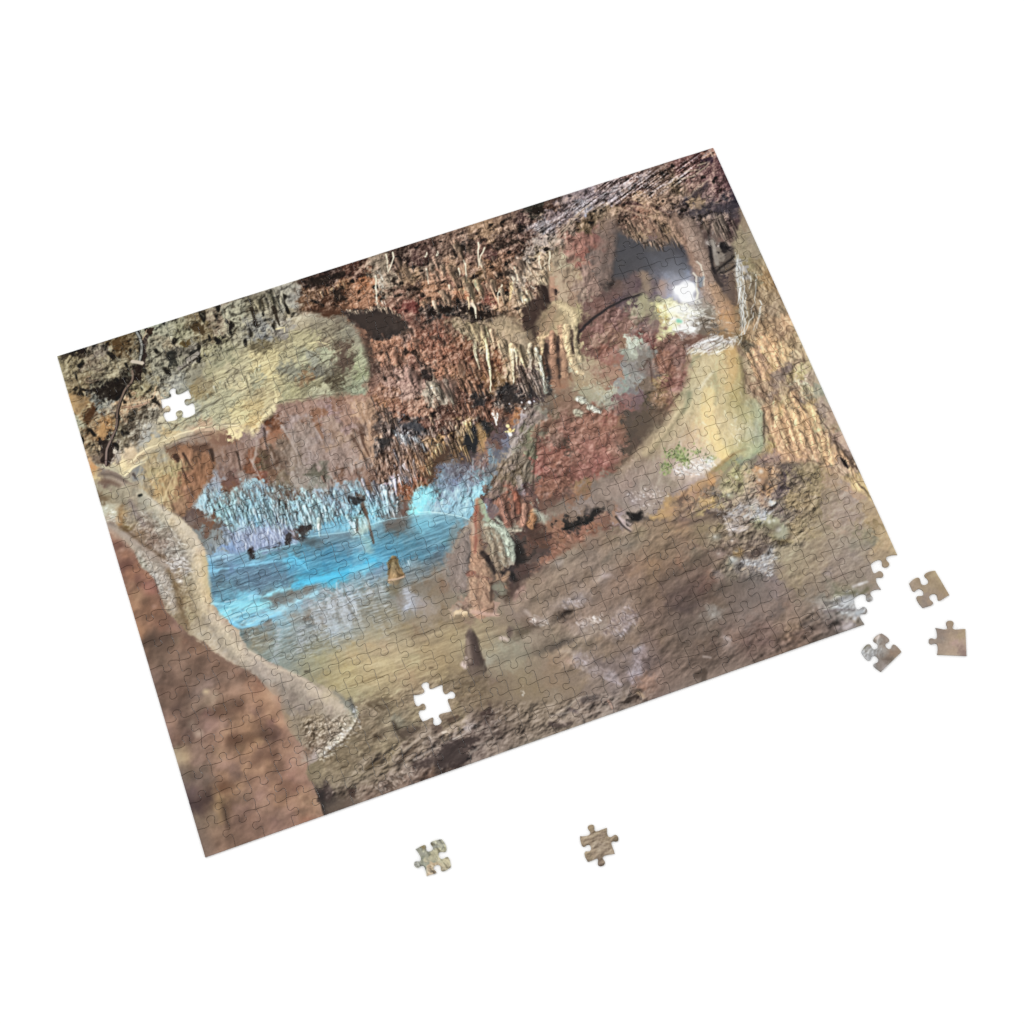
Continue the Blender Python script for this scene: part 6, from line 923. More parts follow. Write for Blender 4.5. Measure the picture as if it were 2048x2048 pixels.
    for t, w, c in (('Q60,900 Q180,840 Q270,740 Q400,725', 2.5, 'b0a08c'), ('Q0,930 Q150,900 Q300,860', 2, 'a8988a'), ('Q330,770 Q440,740', 8, '4c4442'), ('Q190,860 Q260,890', 4, '54484a'), ('Q540,560 Q680,620', 4, '9c9094'), ('Q820,290 Q870,260', 4, 'a8a0a8'), ('Q1480,350 Q1550,360', 2, 'b0a8a4'), ('Q1690,170 Q1740,190', 4, 'a49c9c'), ('Q1420,530 Q1500,480 Q1480,580', 8, '4a4038'), ('Q720,800 Q800,740 Q870,760', 3, '3c322c'), ('Q850,700 Q900,740', 4, 'a08464'), ('Q0,1000 Q100,1030 Q200,990', 5, '3e3432'), ('Q80,960 Q150,1010', 2.5, '9c887a'), ('Q560,780 Q600,850', 2.5, 'a8806c')):
        line(img, t, w, w * .7, c, .65, 2.5, .8)
    for t, w, c in (('L100,1000 L300,880 L500,760', 5, '8c7052'), ('L50,1200 L250,1080 L320,1070', 5, '94704e'), ('L450,1400 L650,1300 L800,1260', 5, '544846'), ('L400,1500 L600,1560 L700,1480', 5, '50464a'), ('L700,1620 L900,1560 L1200,1480', 3, '78706a'), ('L500,1750 L800,1620', 3, '786c60'), ('O530,830 O650,750 O800,740', 4, '847a72'), ('O640,860 O780,790', 5, '4e443f'), ('O850,860 O980,810', 4, 'a49c9e'), ('O0,950 O200,900 O320,880', 3, '7c6c66'), ('O450,900 O560,860', 5, '544844')):
        line(img, t, w, w * .6, c, .32, 6, .8)


def pool(img, WB):
    # pillar at left: cracks; stalactite band; waterline; ripples; reflections; stalagmites
    for t, w in (('E970,60 E990,100', 7), ('E1040,30 E1090,120 E1130,180', 2.4), ('E1030,170 E1060,260 E1110,310', 1.5), ('E1310,0 E1330,100', 5), ('E1560,20 E1590,150 E1600,190', 2.5), ('E560,230 E580,270', 3)):
        line(img, t, w, w * .6, '3e2a20', .75, 2)
    poly(img, 'E560,200 E620,150 E640,220 E590,280', '6a6e6c', .6, 5, 2)
    for t, w, c in (('E720,330 E800,230 E830,200', 2, 'd0b47c'), ('E840,490 E880,400 E940,260', 2, 'c8ac74'), ('E930,420 E970,300 E950,200', 2, 'bfa06c'), ('E700,60 E600,130 E480,230', 3, 'e0cc9c'), ('E600,250 E650,120 E720,60', 3, 'a09878')):
        line(img, t, w, w * .7, c, .6, 2)
    poly(img, 'F160,30 F220,0 F300,50 F320,100 F240,170 F160,180', '8a5638', .6, 5, 3)
    poly(img, 'F190,10 F250,0 F260,60 F200,50', '4a2818', .7, 5, 2)
    for t, w, c in (('F20,350 F60,250 F60,150', 3, '9c8878'), ('F300,0 F380,130 F450,270 F470,400', 2.4, '9c8c80'), ('F0,330 F70,460 F130,580 F160,700', 2.4, 'a08c80'), ('F130,30 F150,180 F170,260', 2.4, '40302a'), ('F980,100 F1040,200 F1120,340', 3, '5c4436'), ('F640,0 F700,120', 5, '80563a'), ('F1140,0 F1170,150 F1190,290', 4, 'ac8464'), ('F1060,60 F1090,180 F1150,300', 3, '54382a')):
        line(img, t, w, w * .6, c, .7, 2)
    specks(img, 'F520,470 F700,460 F760,500 F600,500', 26, 1, 3, ['4a4c38', '54543c'], .55, 86, 2, 0)
    fringe(img, 'F700,560 F900,480 F1050,480 F1200,400', 26, 8, 24, 2.6, ['8a685a', '9c7c70', '6c4838'], .5, .5, 87, 22)
    W1 = 'E1180,500 E1300,330 E1450,420 E1700,380 F0,580 F350,600 F500,660 F700,660 F1000,590 F1250,650 F1430,760 F1420,850 F1150,930 F1000,980 F700,930 F550,950 F300,950 F0,980 E1450,700 E1250,580'
    specks(img, W1, 200, 1, 2.6, ['4a342a', '5c4436', '3e2e28', '6a5448'], .7, 88, 3.2, 88)
    specks(img, W1, 800, .7, 1.7, WB + ['d8f4f4', '98bccc', '88b4c4', '90c4cc'], .7, 89, 3.6, 88)
    fringe(img, 'F0,760 F250,800 F500,780 F700,800 F950,820', 60, 14, 34, 2.4, ['d8f4f4', 'c4e8ec', 'b0d8e0', 'eefcf8'], .9, .6, 90, 14)
    fringe(img, 'F0,880 F300,900 F560,880 F700,860 F850,850', 46, 12, 30, 2, ['c8ecf4', 'a8d4e4', 'e0f8f8'], .9, .55, 91, 10)
    fringe(img, 'E1400,560 E1650,520 E1900,560', 34, 12, 34, 2.6, ['c8e8ec', 'a8ccd8', 'b8e0d8'], .85, .6, 92, 16)
    fringe(img, 'F1100,640 F1250,640 F1400,720', 28, 16, 44, 3, ['c8e0ec', 'a8c4d8', 'd4ecf4', 'b0bcd8'], .9, .65, 93, 14)
    UP = 'E1250,380 E1450,380 E1900,340 F300,600 F500,640 F720,620 F1000,570 F1250,620 F1420,720 F1300,720 F1000,690 F700,740 F400,720 F100,700 E1700,520 E1350,520'
    specks(img, UP, 260, 1, 3.0, ['7c6458', '6a5044', '8a7264', '94807a', '5a4438'], .7, 440, 3, 86)
    fringe(img, 'F1340,480 F1450,420 F1600,380', 34, 12, 34, 2, ['c8c0d4', 'a8a0b0', 'd8ccd8', 'b08870'], .85, .65, 94, 14)
    fringe(img, 'F1350,250 F1500,200 F1700,300', 34, 10, 26, 2, ['a88468', 'c8a888', '6c4a38'], .85, .7, 95, 16)
    fringe(img, 'F1440,100 F1560,110 F1620,130', 16, 8, 20, 1.7, ['c0c8cc', 'a0a8b0'], .85, .5, 96)
    specks(img, 'F1420,620 F1580,540 F1600,640 F1550,730 F1430,740', 90, 1, 2.4, ['6c3820', 'a05c38', '4c2818', 'b87048'], .65, 97, 2, 80)
    for pts, w, c in (('F1390,520 F1400,600 F1410,670', 4, 'c4c0dc'), ('F1300,640 F1320,740 F1330,790', 4.5, 'c8e4f4'), ('F1420,740 F1415,850', 3, 'd8f0f0'), ('F660,900 F655,980 F668,1070', 4, 'd4e4d4'), ('F930,880 F980,960 F1030,1050', 5, 'd0ece8'), ('F1000,940 F1020,1040', 4, 'b8d8d0'), ('F520,780 F560,860 F590,960', 4, 'cce8ec')):
        q = P(pts)
        stroke(img, q + np.array([w * .8, 0], np.float32), w, .8, '54504c', .5, 2)
        tube(img, q, w, .8, c, .9, 1.6, .45)
    line(img, 'F1080,760 F1120,860 F1160,1000 F1190,1130', 3.2, 1.6, '6c5040', .85, 2)
    line(img, 'F1030,900 F1035,1010', 2.4, 1.6, '645448', .8, 2)
    specks(img, 'F1050,930 F1130,920 F1140,1060 F1060,1070', 40, 1, 2.4, ['b0dcd4', '90b8b0', 'c8ece4'], .6, 98, 4, 88)
    W2 = 'E1460,780 E1900,770 F250,960 F440,990 F420,1110 F30,1210 E1550,960'
    specks(img, W2, 330, .8, 1.8, ['b8c8e4', 'a0b4d8', 'd0dcf0', '5c688c', '4c5470'], .65, 99, 5, 86)
    for t in ('F430,990 F600,940 F590,1010 F510,1110 F470,1090', 'F330,1040 F400,1040 F390,1150 F340,1160', 'F230,1150 F270,1150 F270,1190 F230,1195', 'F0,1190 F25,1210 F30,1280 F0,1280', 'F160,1180 F185,1190 F180,1240', 'F960,690 F1100,690 F1090,740 F1000,770', 'E1670,970 E1720,950 E1720,1030 E1690,1040'):
        poly(img, t, '342c2b', .8, 3, 2.5)
    poly(img, 'F1430,770 F1550,740 F1530,870 F1400,890', '645048', .7, 5, 2)
    poly(img, 'F1560,700 F1600,650 F1740,620 F1730,840 F1540,870', '84dce8', .4, 10, 2)
    specks(img, 'F1570,690 F1740,640 F1730,830 F1550,860', 70, .8, 2.2, ['a8f0f8', 'c4fcff', '64b4c8'], .5, 100, 1.6, 80)
    poly(img, 'F780,960 F960,900 F990,1000 F600,1060 F620,1020', '68a8c4', .4, 8, 2)
    for t in ('F560,1075 F700,1060 F850,1040 F990,1020', 'F1000,1078 F1100,1065 F1150,1055', 'F1160,960 F1330,910 F1530,880 F1730,850 F1850,855', 'F30,1240 F180,1205 F330,1170 F430,1145', 'E1280,1045 E1400,1025 E1500,1005'):
        line(img, t, 1.1, .8, 'a8d8e4', .6, 1.4, .5)
    poly(img, 'F500,1130 F580,1080 F700,1130 F620,1160 F520,1170', '4c5254', .6, 6, 2)
    poly(img, 'F1310,950 F1520,890 F1530,980 F1400,1040 F1320,1020', '625850', .6, 8, 2)
    poly(img, 'F1540,890 F1700,860 F1790,950 F1740,990 F1660,1040', '7cc0d0', .5, 8, 2)
    poly(img, 'F1060,1080 F1150,1080 F1180,1230 F1110,1240', '94bcb4', .5, 6, 2)
    line(img, 'F1165,1060 F1190,1140', 2.5, 2, '5c5048', .7, 2)
    for t, w, c, o in (('F330,1300 F450,1290 F560,1400', 5, '64c4e4', .6), ('F430,1560 F600,1500 F850,1450 F1000,1390 F1200,1310', 9, '44bce4', .6), ('F520,1520 F700,1480 F860,1440', 5, '50c8ec', .6), ('F980,1400 F1100,1370 F1200,1330', 6, '84d0e4', .5), ('F0,1350 F150,1320 F330,1300', 3, '7cb8d0', .7),
                       ('F180,1640 F280,1600 F380,1580', 6, 'a0dcea', .8), ('F0,1660 F60,1640', 6, 'a0d4ea', .7), ('F0,1760 F90,1740 F180,1720', 13, '94e0ec', .55), ('F280,1780 F400,1710 F520,1660 F640,1610', 7, '94c8d8', .6), ('F0,1910 F120,1850 F280,1810', 9, '7cc4dc', .6), ('E1320,1480 E1500,1500 E1700,1440 E1900,1390', 3, '9cdcec', .7),
                       ('E1300,1170 E1400,1150 E1480,1140', 2.5, '94cce4', .7), ('E1290,1060 E1400,1035 E1530,1010', 2.5, '9cc4d8', .7), ('E1540,1140 E1700,1105 E1932,1070', 2.2, '8cc4dc', .7), ('E1500,1650 E1580,1720 E1750,1680 E1932,1600', 4, '74c0e0', .6), ('E1420,1570 E1600,1500 E1750,1490', 8, '90dce8', .5)):
        line(img, t, w, w * .5, c, o, 2.5, 1)
    specks(img, 'F350,1280 F900,1120 F1400,1100 F1800,1100 F1800,1260 F1200,1330 F600,1530 F430,1560', 260, .7, 1.4, ['2c6c8c', '3478a0', '64b4d4', '78c8e0', '2c708c'], .38, 101, 6, 1)
    specks(img, 'E1290,1080 E1932,1060 F350,1380 F350,1560 F0,1640 E1350,1450', 190, .7, 1.4, ['3c4c60', '84acc4', '9cc8dc', '485870'], .4, 102, 7, 2)
    specks(img, 'E1350,1450 F380,1580 F640,1600 F280,1800 F0,1932 E1500,1650', 170, .8, 1.8, ['c0f0f8', '9ce0ec', '5c7078', 'e0fcff', '64a8c0'], .6, 103, 6, -4)
    poly(img, 'F180,1660 F400,1590 F640,1550 F560,1640 F330,1740 F180,1720', '6c6258', .55, 6, 3)
    R1 = 'F560,1720 F760,1560 F1060,1460 F1300,1420 F1250,1600 F1000,1932 J480,300 J200,420 J0,500 J0,150'
    specks(img, R1, 330, .8, 1.7, ['a8b4bc', 'b8c8d4', '5c584c', '646050', 'c8d4e0', '8c98a0'], .55, 104, 1.2, 90)
    specks(img, 'F700,1580 F1050,1560 F1000,1932 J480,200 J300,260 J100,400', 170, .9, 2, ['b4bcc4', 'd0d8e0', '605848', 'a0a8b4'], .55, 105, 5, 87)
    specks(img, 'E1600,1750 E1932,1700 J450,250 J300,400 J0,620 I1300,200', 230, .8, 1.7, ['a8b4b0', '54523f', 'c4d0d0', '6a6850', '94a09c'], .55, 106, 4, -2)
    for (a, b), n in ((('F860,1600', 'J290,120'), 26), (('F960,1560', 'J420,150'), 26), (('E1500,250', 'E1500,260'), 0), (('I1480,20', 'I1450,380'), 22), (('I1700,0', 'I1680,280'), 18), (('F1510,1560', 'F1530,1780'), 18)):
        if not n:
            continue
        p, q = P(a)[0], P(b)[0]
        rs = np.random.RandomState(n)
        for i in range(n):
            t = i / n
            x, y = p + (q - p) * t + rs.randn(2) * (2.5, 1)
            l = 2.5 + rs.rand() * 6
            stroke(img, [(x - l, y), (x + l, y + rs.randn() * .6)], 1.3, .9, ('b4c0d0', 'a4b0c0', 'ccd4e0')[i % 3], .3, 1.6)
    rs = np.random.RandomState(9)
    lo, hi = P('F620,1640 J420,60'), P('F780,1932 J560,330')
    for i in range(60):      # long soft mirror images of the stalactites, broken by ripples
        t = rs.rand()
        x = zp('F', 560 + 700 * t, 1680 - 190 * t)
        L = 30 + 95 * rs.rand()
        y0_ = x[1] + rs.rand() * 30
        for k in range(int(L / 5)):
            if rs.rand() < .72:
                yy = y0_ + k * 5 + rs.randn()
                xx = x[0] + rs.randn() * 1.3 + k * .15
                w_ = 2 + 3 * rs.rand()
                stroke(img, [(xx - w_, yy), (xx + w_, yy + rs.randn() * .5)], 1.5, 1.2, ('a8b8c4', 'b8c4d0', '8c9498', 'c8d4dc', '6c6a5c')[i % 5], .42 * (1 - k * 5 / L * .7), 2.0)
    for y0 in range(9):
        line(img, f'F{1000 + y0 * 30},{1690 + y0 * 28} F{1150 + y0 * 25},{1680 + y0 * 24} F{1320 + y0 * 22},{1640 + y0 * 22}', 1.2, .8, '5c5c48', .45, 1.4, 1, y0)
    fringe(img, 'F1470,1310 F1550,1310', 9, 14, 26, 1.8, ['a8b4bc', '98a4ac'], .6, 0, 107)
    # stalagmite in the water
    poly(img, 'F1345,1300 F1390,1262 F1430,1290 F1450,1370 F1505,1450 F1430,1490 F1340,1500 F1332,1420 F1320,1330', '86693f', .95, 2, 1)
    tube(img, 'F1388,1285 F1392,1380 F1400,1480', 6, 14, '8c7048', .8, 2.5, .7)
    specks(img, 'F1345,1300 F1390,1265 F1430,1300 F1460,1400 F1430,1460 F1340,1470', 50, 1, 2.6, ['b0905c', '5c4628', 'a07c4c', '6c5434'], .7, 108, 1.8, 80)
    line(img, 'F1340,1495 F1420,1485 F1490,1460', 2.2, 2, 'b89878', .8)
    line(img, 'F1350,1310 F1335,1440', 3, 2, '5c4a2c', .6, 2)
    poly(img, 'F1340,1510 F1490,1480 F1450,1640 F1390,1640', '6a6048', .5, 6, 2)
    # cone
    tube(img, 'K90,330 K60,480 K50,650 K100,800', 22, 30, '786a60', .5, 6, .55)
    tube(img, 'K180,250 K150,420 K140,600 K150,780', 14, 20, '7e7068', .5, 6, .5)
    tube(img, 'K265,10 K255,180 K250,400 K265,600 K280,800 K310,1040', 6, 24, '9a7054', .75, 3, .6)
    tube(img, 'K330,620 K350,760 K360,960', 10, 14, 'a07c60', .55, 4, .6)
    tube(img, 'K220,720 K215,860 K240,1020', 9, 14, 'a48264', .5, 4, .5)
    for t, w, c in (('K330,230 K380,340 K430,480 K460,660', 8, '7e6c56'), ('K380,230 K460,340 K500,470 K520,600', 9, '86785f'), ('K420,230 K520,310 K560,420 K570,520', 9, '94a68c'), ('K460,250 K560,340 K600,440 K610,580', 7, '8c9c86'), ('K350,250 K400,400 K410,520', 6, '8f8268'), ('K570,280 K640,290 K680,290', 5, '8c8470'), ('K520,290 K480,200 K440,180', 5, '8c947c')):
        tube(img, wob(P(t), 1.2, np.random.RandomState(int(w))), w, w * .7, c, .75, 2.2, .65)
    for t, w, c in (('K290,10 K330,110 K370,200', 5, '88a078'), ('K250,60 K235,250 K250,400 K240,500', 4, '8c4c3c'), ('K215,230 K225,330', 4, 'b09c84'), ('K340,235 K450,240 K530,310', 4, 'a8bca0'),
                    ('K200,250 K100,340 K20,500', 3, '94806c'), ('K310,510 K380,600 K430,700', 6, '352b27'), ('K200,720 K260,740 K400,760', 4, '7c5444'), ('K175,710 K230,700', 6, '884c3c'), ('K260,820 K250,950 K290,1000', 3, '7c5c48'), ('K340,860 K360,960', 3, '7c5c48'), ('K400,800 K395,960', 4, '4c3a30'), ('K60,1085 K150,1080', 5, 'd0b890'), ('K210,1075 K330,1100 K460,1110', 5, 'bc9480'), ('K450,720 K450,770', 3, 'a88460'), ('K520,760 K560,700', 6, '9c7858'), ('K430,840 K480,820 K500,900', 7, '74745c')):
        line(img, t, w, w * .7, c, .7, 2.5, .8)
    specks(img, 'K230,480 K330,560 K400,760 K380,1000 K200,1050 K180,800', 160, .8, 2.4, ['c8a078', '6a4a36', 'b88c68', '54382c'], .5, 109, 2.4, 78)
    specks(img, 'K20,500 K200,260 K190,560 K150,850 K40,800', 130, .8, 2.2, ['948478', '50463e', 'a09088', '5c5048'], .5, 110, 2.4, 80)
    specks(img, 'K340,260 K560,300 K600,560 K480,640 K400,500', 120, .8, 2.2, ['b8c8b0', '5c5444', 'a0a890', '6c6450'], .5, 111, 2.4, 75)
    specks(img, 'K200,170 K230,160 K200,280 K110,320', 24, 1, 2.4, ['b09c84', '6c5a4c'], .6, 112, 1)
    specks(img, 'K60,930 K180,900 K190,1030 K60,1050', 40, 1, 2.4, ['b08c74', '4c3c32', '94745f'], .6, 113, 1.6, 60)
    specks(img, 'K610,900 K720,800 K760,980 K640,1040', 40, 1, 2.4, ['b09080', 'a8847c', '6c5448'], .5, 114, 1.6, 50)
    # dark stalagmites nearer
    poly(img, 'J1600,340 J1635,292 J1690,325 J1722,430 J1775,590 J1760,650 J1650,660 J1600,600 J1592,480', '58493f', .95, 3, 1.2)
    tube(img, 'J1645,310 J1660,420 J1690,560 J1705,650', 8, 18, '5c4e46', .7, 4, .75)
    line(img, 'J1612,380 J1618,480 J1635,580', 4, 5, '94806e', .55, 4)
    line(img, 'J1660,360 J1690,480 J1700,600', 6, 8, '463a37', .6, 5)
    line(img, 'J1575,620 J1590,640', 6, 5, 'b8a49c', .85, 3)
    specks(img, 'J1560,560 J1620,540 J1610,650 J1560,640', 16, 1, 2.6, ['c8b4ac', '6c5a50'], .7, 115, 1.3)
    poly(img, 'J1640,660 J1770,640 J1790,780 J1700,850 J1620,760', '5e5040', .4, 8, 3)
    poly(img, 'K545,1240 K570,1215 K605,1240 K620,1300 K560,1330 K540,1290', '5c4e46', .85, 4, 1.5)
    line(img, 'K490,1330 K530,1335 K550,1350', 4, 3, 'b8a498', .8, 3)


def foreground(img):
    # pale flowstone lobe at left
    tube(img, 'E640,470 E860,640 E1010,770 E1120,950 E1160,1150 E1190,1380 E1260,1580 E1420,1740 I1000,170 I1150,330', 20, 15, 'b4a684', .5, 12, .6, -1)
    tube(img, 'I1150,330 I1400,480 I1620,560 I1800,680 J180,930 J330,1040', 16, 22, 'a09280', .45, 12, .5, -1)
    tube(img, 'E300,250 E420,330 E520,470 E600,620', 14, 18, '88806a', .4, 10, .5, -1)
    tube(img, 'E330,760 E480,860 E650,990 E800,1130 E900,1300 E960,1500', 9, 14, '968a78', .5, 6, .6)
    for t, w, c, o in (('E310,735 E420,790 E560,870 E750,1000 E880,1110 E960,1230', 7, '9c8c7c', .55), ('E440,740 E600,860 E750,970 E880,1060', 3, '5c4630', .7), ('E900,1160 E960,1280 E1000,1400 E1010,1540 E1080,1680', 5, '6c5534', .6), ('E430,690 E410,600 E460,530', 4, '7c5c34', .6),
                       ('E530,500 E600,640 E660,720', 5, '746660', .6), ('E700,470 E860,580 E1000,690 E1150,850 E1240,1000', 6, 'b8ac94', .5), ('E1240,1000 E1265,1200 E1290,1400', 7, 'c4ac7c', .5), ('E250,230 E380,240 E490,300', 4, '54483f', .6), ('E260,300 E350,310 E420,340', 6, '63493a', .6), ('E230,460 E330,450', 6, '6a573a', .6), ('E300,680 E380,640 E420,690', 4, 'bcb49c', .6), ('E640,470 E680,500 E650,540', 10, '7c8070', .4)):
        line(img, t, w, w * .7, c, o, 4, .8)
    q = zp('E', 618, 437)
    stroke(img, [q, (q[0] + 4, q[1])], 3.4, 3, '2e2e26', .9, 2)
    specks(img, 'E280,540 E400,580 E380,690 E310,670', 60, .8, 2, ['e0e0c8', 'f0f0dc', '94907a'], .65, 116, 1.5, 0)
    specks(img, 'E540,620 E700,560 E900,700 E1050,900 E1150,1100 E1000,1250 E900,1000 E700,800 E600,760', 170, .8, 2.0, ['d8d4c8', 'c8c4b4', 'e4e0d8', '6c5c4c', '5c4e40'], .5, 117, 2.2, 50)
    specks(img, 'E880,1050 E1080,1040 E1140,1180 E1000,1260 E930,1180', 90, 1, 2.4, ['f0ece8', 'e0dcd8', '6c5c4c'], .65, 118, 2, 30)
    specks(img, 'E580,980 E660,960 E930,1250 E960,1600 E890,1540 E830,1380 E700,1150', 300, .7, 1.6, ['ccc8c0', 'e0dcd4', '5c5448', '4c443a', 'a8a49c'], .5, 119, 1.2, 30)
    specks(img, 'E970,1260 E1050,1350 E1010,1600 E980,1450', 40, 1, 2.6, ['5c4828', '6c5838', 'a08c68'], .55, 120, 2.4, 70)
    specks(img, 'E1120,1350 E1270,1300 E1290,1520 E1180,1580', 40, .8, 1.8, ['ccb888', 'dcc898', '84744c'], .5, 121, 1.4)
    for t, w, c, o in (('I1200,250 I1400,400 I1600,460 I1780,560 I1900,680 J100,850', 4, 'c4b498', .55), ('J330,890 J420,960 J500,1060', 4, '64685c', .55), ('J480,960 J510,1040 J530,1120', 4, '44464a', .6), ('J100,900 J250,980 J400,1020', 8, 'b0a086', .35), ('I1250,420 I1350,560 I1440,640', 5, '80756a', .5), ('I1330,470 I1420,600', 4, 'a8988a', .5)):
        line(img, t, w, w * .7, c, o, 4, .6)
    specks(img, 'J60,1180 J350,1130 J520,1130 J420,1310 J210,1500 J80,1440', 420, .8, 2.4, ['4c3e2c', '5c4c38', 'b4a48c', 'c8b8a0', '6c5a44'], .6, 122, 1.5, 55)
    specks(img, 'J550,1090 J520,1200 J420,1330 J320,1430 J210,1510', 170, .9, 2.2, ['f4ecdc', 'e8dcc4', 'ffffff', 'c8bca4'], .8, 123, 1.5, 40, line_=True, spread=6)
    line(img, 'J570,1090 J545,1190 J440,1340 J320,1430 J215,1515', 2, 2, '4c4030', .55, 2)
    # mud ripples and rocks at the bottom
    specks(img, 'J560,1150 J900,1130 J900,1300 J700,1500 J300,1680 J200,1600 J480,1400', 200, 1, 3, ['54452f', '5f503a', '8c7c5c', '94866a'], .5, 124, 2.5, -5)
    specks(img, 'J1100,900 J1500,720 J1800,750 J1750,1000 J1450,1050 J1200,900', 150, 1, 2.6, ['54452f', '5c4c36', '94805c'], .45, 125, 2.5, -5)
    specks(img, 'K100,1650 K330,1750 K350,1932 K0,1932 K0,1700', 110, 1, 2.8, ['4c3e2a', '5c4a34', '88744f'], .5, 126, 2, -5)
    for t, w, c in (('J650,1000 J780,960 J880,950', 4, '5c4e38'), ('J740,1010 J800,1050 J860,1020', 4, '50432f'), ('J600,790 J700,750 J800,740', 2, '6c5c3c'), ('J480,830 J600,790', 1.5, '6c5c3c'), ('J1250,655 J1280,650', 2, '4c3e2c'), ('J50,690 J90,680', 3, '3c382c'), ('J720,1310 J780,1325', 4, '44382a'), ('J640,1620 J760,1560', 5, '54462f'), ('J1440,1160 J1520,1120', 5, '4c3c30'), ('J1000,1400 J1040,1380', 3, '3e3228'), ('J950,1565 J1050,1480 J1120,1400', 3, '5c4a3a'),
                    ('J900,1180 J930,1280 J1000,1330', 4, '40382c'), ('J660,1010 J760,1080', 2.5, '54462f')):
        line(img, t, w, w * .6, c, .6, 2.5, .8)
    for t, c in (('J950,1250 J1100,1230 J1160,1240 J1060,1330 J950,1330', '52463a'), ('J1330,1450 J1420,1380 J1600,1340 J1720,1350 J1620,1450 J1600,1560 J1400,1630 J1330,1640 J1310,1560', '3e3534'), ('J1090,1590 J1300,1500 J1320,1570 J1200,1620', '443936'), ('J1740,1090 J1830,1030 J1900,1080 J1850,1150', '453833'), ('J170,1850 J250,1820 J310,1890 J280,1932 J190,1932', '3c3230'),
                 ('I1840,1640 I1900,1590 I1932,1600 I1932,1720 I1880,1700', '362e2b'), ('J480,1840 J560,1830 J520,1900', '44362f'), ('J1640,1440 J1700,1430 J1650,1540', '2c2626'), ('J1270,1230 J1340,1200 J1380,1240 J1330,1290', '5a4a40')):
        poly(img, t, c, .8, 4, 3)
    for t, w, c in (('J1000,1450 J1150,1340 J1250,1260', 3, 'a0907c'), ('J1250,1320 J1270,1360', 3, 'b4a494'), ('J1380,1280 J1410,1270', 3, 'c4b8a8'), ('J1480,1340 J1600,1290 J1640,1250', 3, 'b0a498'), ('J1600,1240 J1660,1210', 5, 'a89c98'), ('J1100,1540 J1250,1460 J1320,1420', 3, '94867a'), ('J1700,1380 J1850,1390 J1932,1350', 3, '85766a'), ('J1640,1480 J1750,1400', 3, '8a7c70'), ('J1500,1240 J1480,1310', 4, '9c8a7c'), ('J1850,1180 J1932,1160', 3, '84746a')):
        line(img, t, w, w * .6, c, .65, 2, 1)
    specks(img, 'J720,1800 J900,1680 J1080,1640 J1080,1720 J850,1850 J720,1850', 130, .9, 2.6, ['ac9c8c', '46382f', 'c0b0a0', '5a4a3e'], .6, 127, 2.2, 60)
    specks(img, 'J1150,1400 J1400,1230 J1700,1120 J1932,1020 J1932,1320 J1500,1340 J1300,1450', 170, .9, 2.8, ['a89888', '3e3230', 'b8a898', '54463e'], .5, 128, 2.2, -10)
    specks(img, 'Q0,900 Q300,760 Q560,700 Q860,740 Q600,880 Q0,1050', 120, .9, 2.6, ['a89888', '3e3432', '94867a'], .5, 129, 3, -12)
    # blurred brown rock in front
    for (x, y), r, c, o in (((740, 1710), 26, '463838', .6), ((330, 140), 22, '4c3e38', .5), ((1400, 1060), 16, '4c3c38', .6), ((1300, 1265), 16, '66503f', .4), ((1060, 1110), 12, '5a4034', .6), ((950, 1560), 12, '6a4a36', .5), ((1100, 770), 10, '5c4638', .6), ((900, 840), 14, '5a4438', .5), ((780, 640), 5, 'c4b48c', .9), ((710, 1045), 7, 'b4a494', .7), ((860, 690), 8, '94846f', .5), ((520, 1280), 18, '9c8a68', .6), ((430, 950), 12, '9c7c6a', .5), ((1110, 660), 12, 'a0806c', .5), ((1080, 590), 12, '9c7c68', .5), ((1400, 640), 14, 'a88464', .5), ((1440, 710), 10, 'ac8870', .5), ((1510, 935), 8, 'b89070', .6), ((900, 1250), 14, 'a08468', .4), ((1220, 1360), 14, 'a07c60', .4), ((1690, 1480), 8, 'a48074', .5), ((820, 930), 14, '94746c', .4)):
        q = zp('I', x, y)
        stroke(img, [(q[0] - r * .3, q[1]), (q[0] + r * .3, q[1] + 1)], r * .8, r * .7, c, o, r * .7 + 2)
    for t, w, c, o in (('I930,1720 I960,1830 I990,1932', 6, '3e322c', .7), ('I900,1660 I900,1780 I930,1900', 6, '94784f', .5), ('I1000,1110 I1150,1110 I1300,1060 I1430,1050', 8, '553e30', .5), ('I900,850 I1000,850 I1100,800', 6, '64493c', .45), ('I1230,1340 I1320,1270 I1450,1250', 7, '674a3c', .5), ('I920,1580 I1030,1550', 6, '5e4230', .5), ('I1130,700 I1100,780 I1130,830', 5, '5c4436', .5), ('I660,780 I800,690 I850,640', 7, '8c7a6a', .35), ('I640,960 I720,1050', 6, '94847a', .35), ('I1480,720 I1540,940 I1610,1080', 6, 'a07c64', .4)):
        line(img, t, w, w * .7, c, o, 7, .4)
    for (x, y), r, c, o in (((500, 1110), 10, '5c3c34', .5), ((430, 930), 9, '64443a', .5), ((680, 1450), 14, '5e4636', .5), ((445, 960), 5, 'b08c7c', .6), ((760, 1510), 5, '98786c', .6), ((740, 1830), 16, '483c35', .6), ((620, 1400), 14, '94745a', .4), ((640, 1740), 16, '9c7050', .4)):
        q = zp('E', x, y)
        stroke(img, [q, (q[0] + 2, q[1])], r * .8, r * .7, c, o, r * .8)

PICTURE, _regions = base()
PICTURE = np.clip(details(PICTURE, _regions), 0, 1)
_F.clear()

# ---------------------------------------------------------------- materials
def principled(name, rough, spec):
    m = bpy.data.materials.new(name)
    m.use_nodes = True
    b = m.node_tree.nodes['Principled BSDF']
    b.inputs['Roughness'].default_value = rough
    b.inputs['Specular IOR Level'].default_value = spec
    return m, m.node_tree.nodes, m.node_tree.links, b


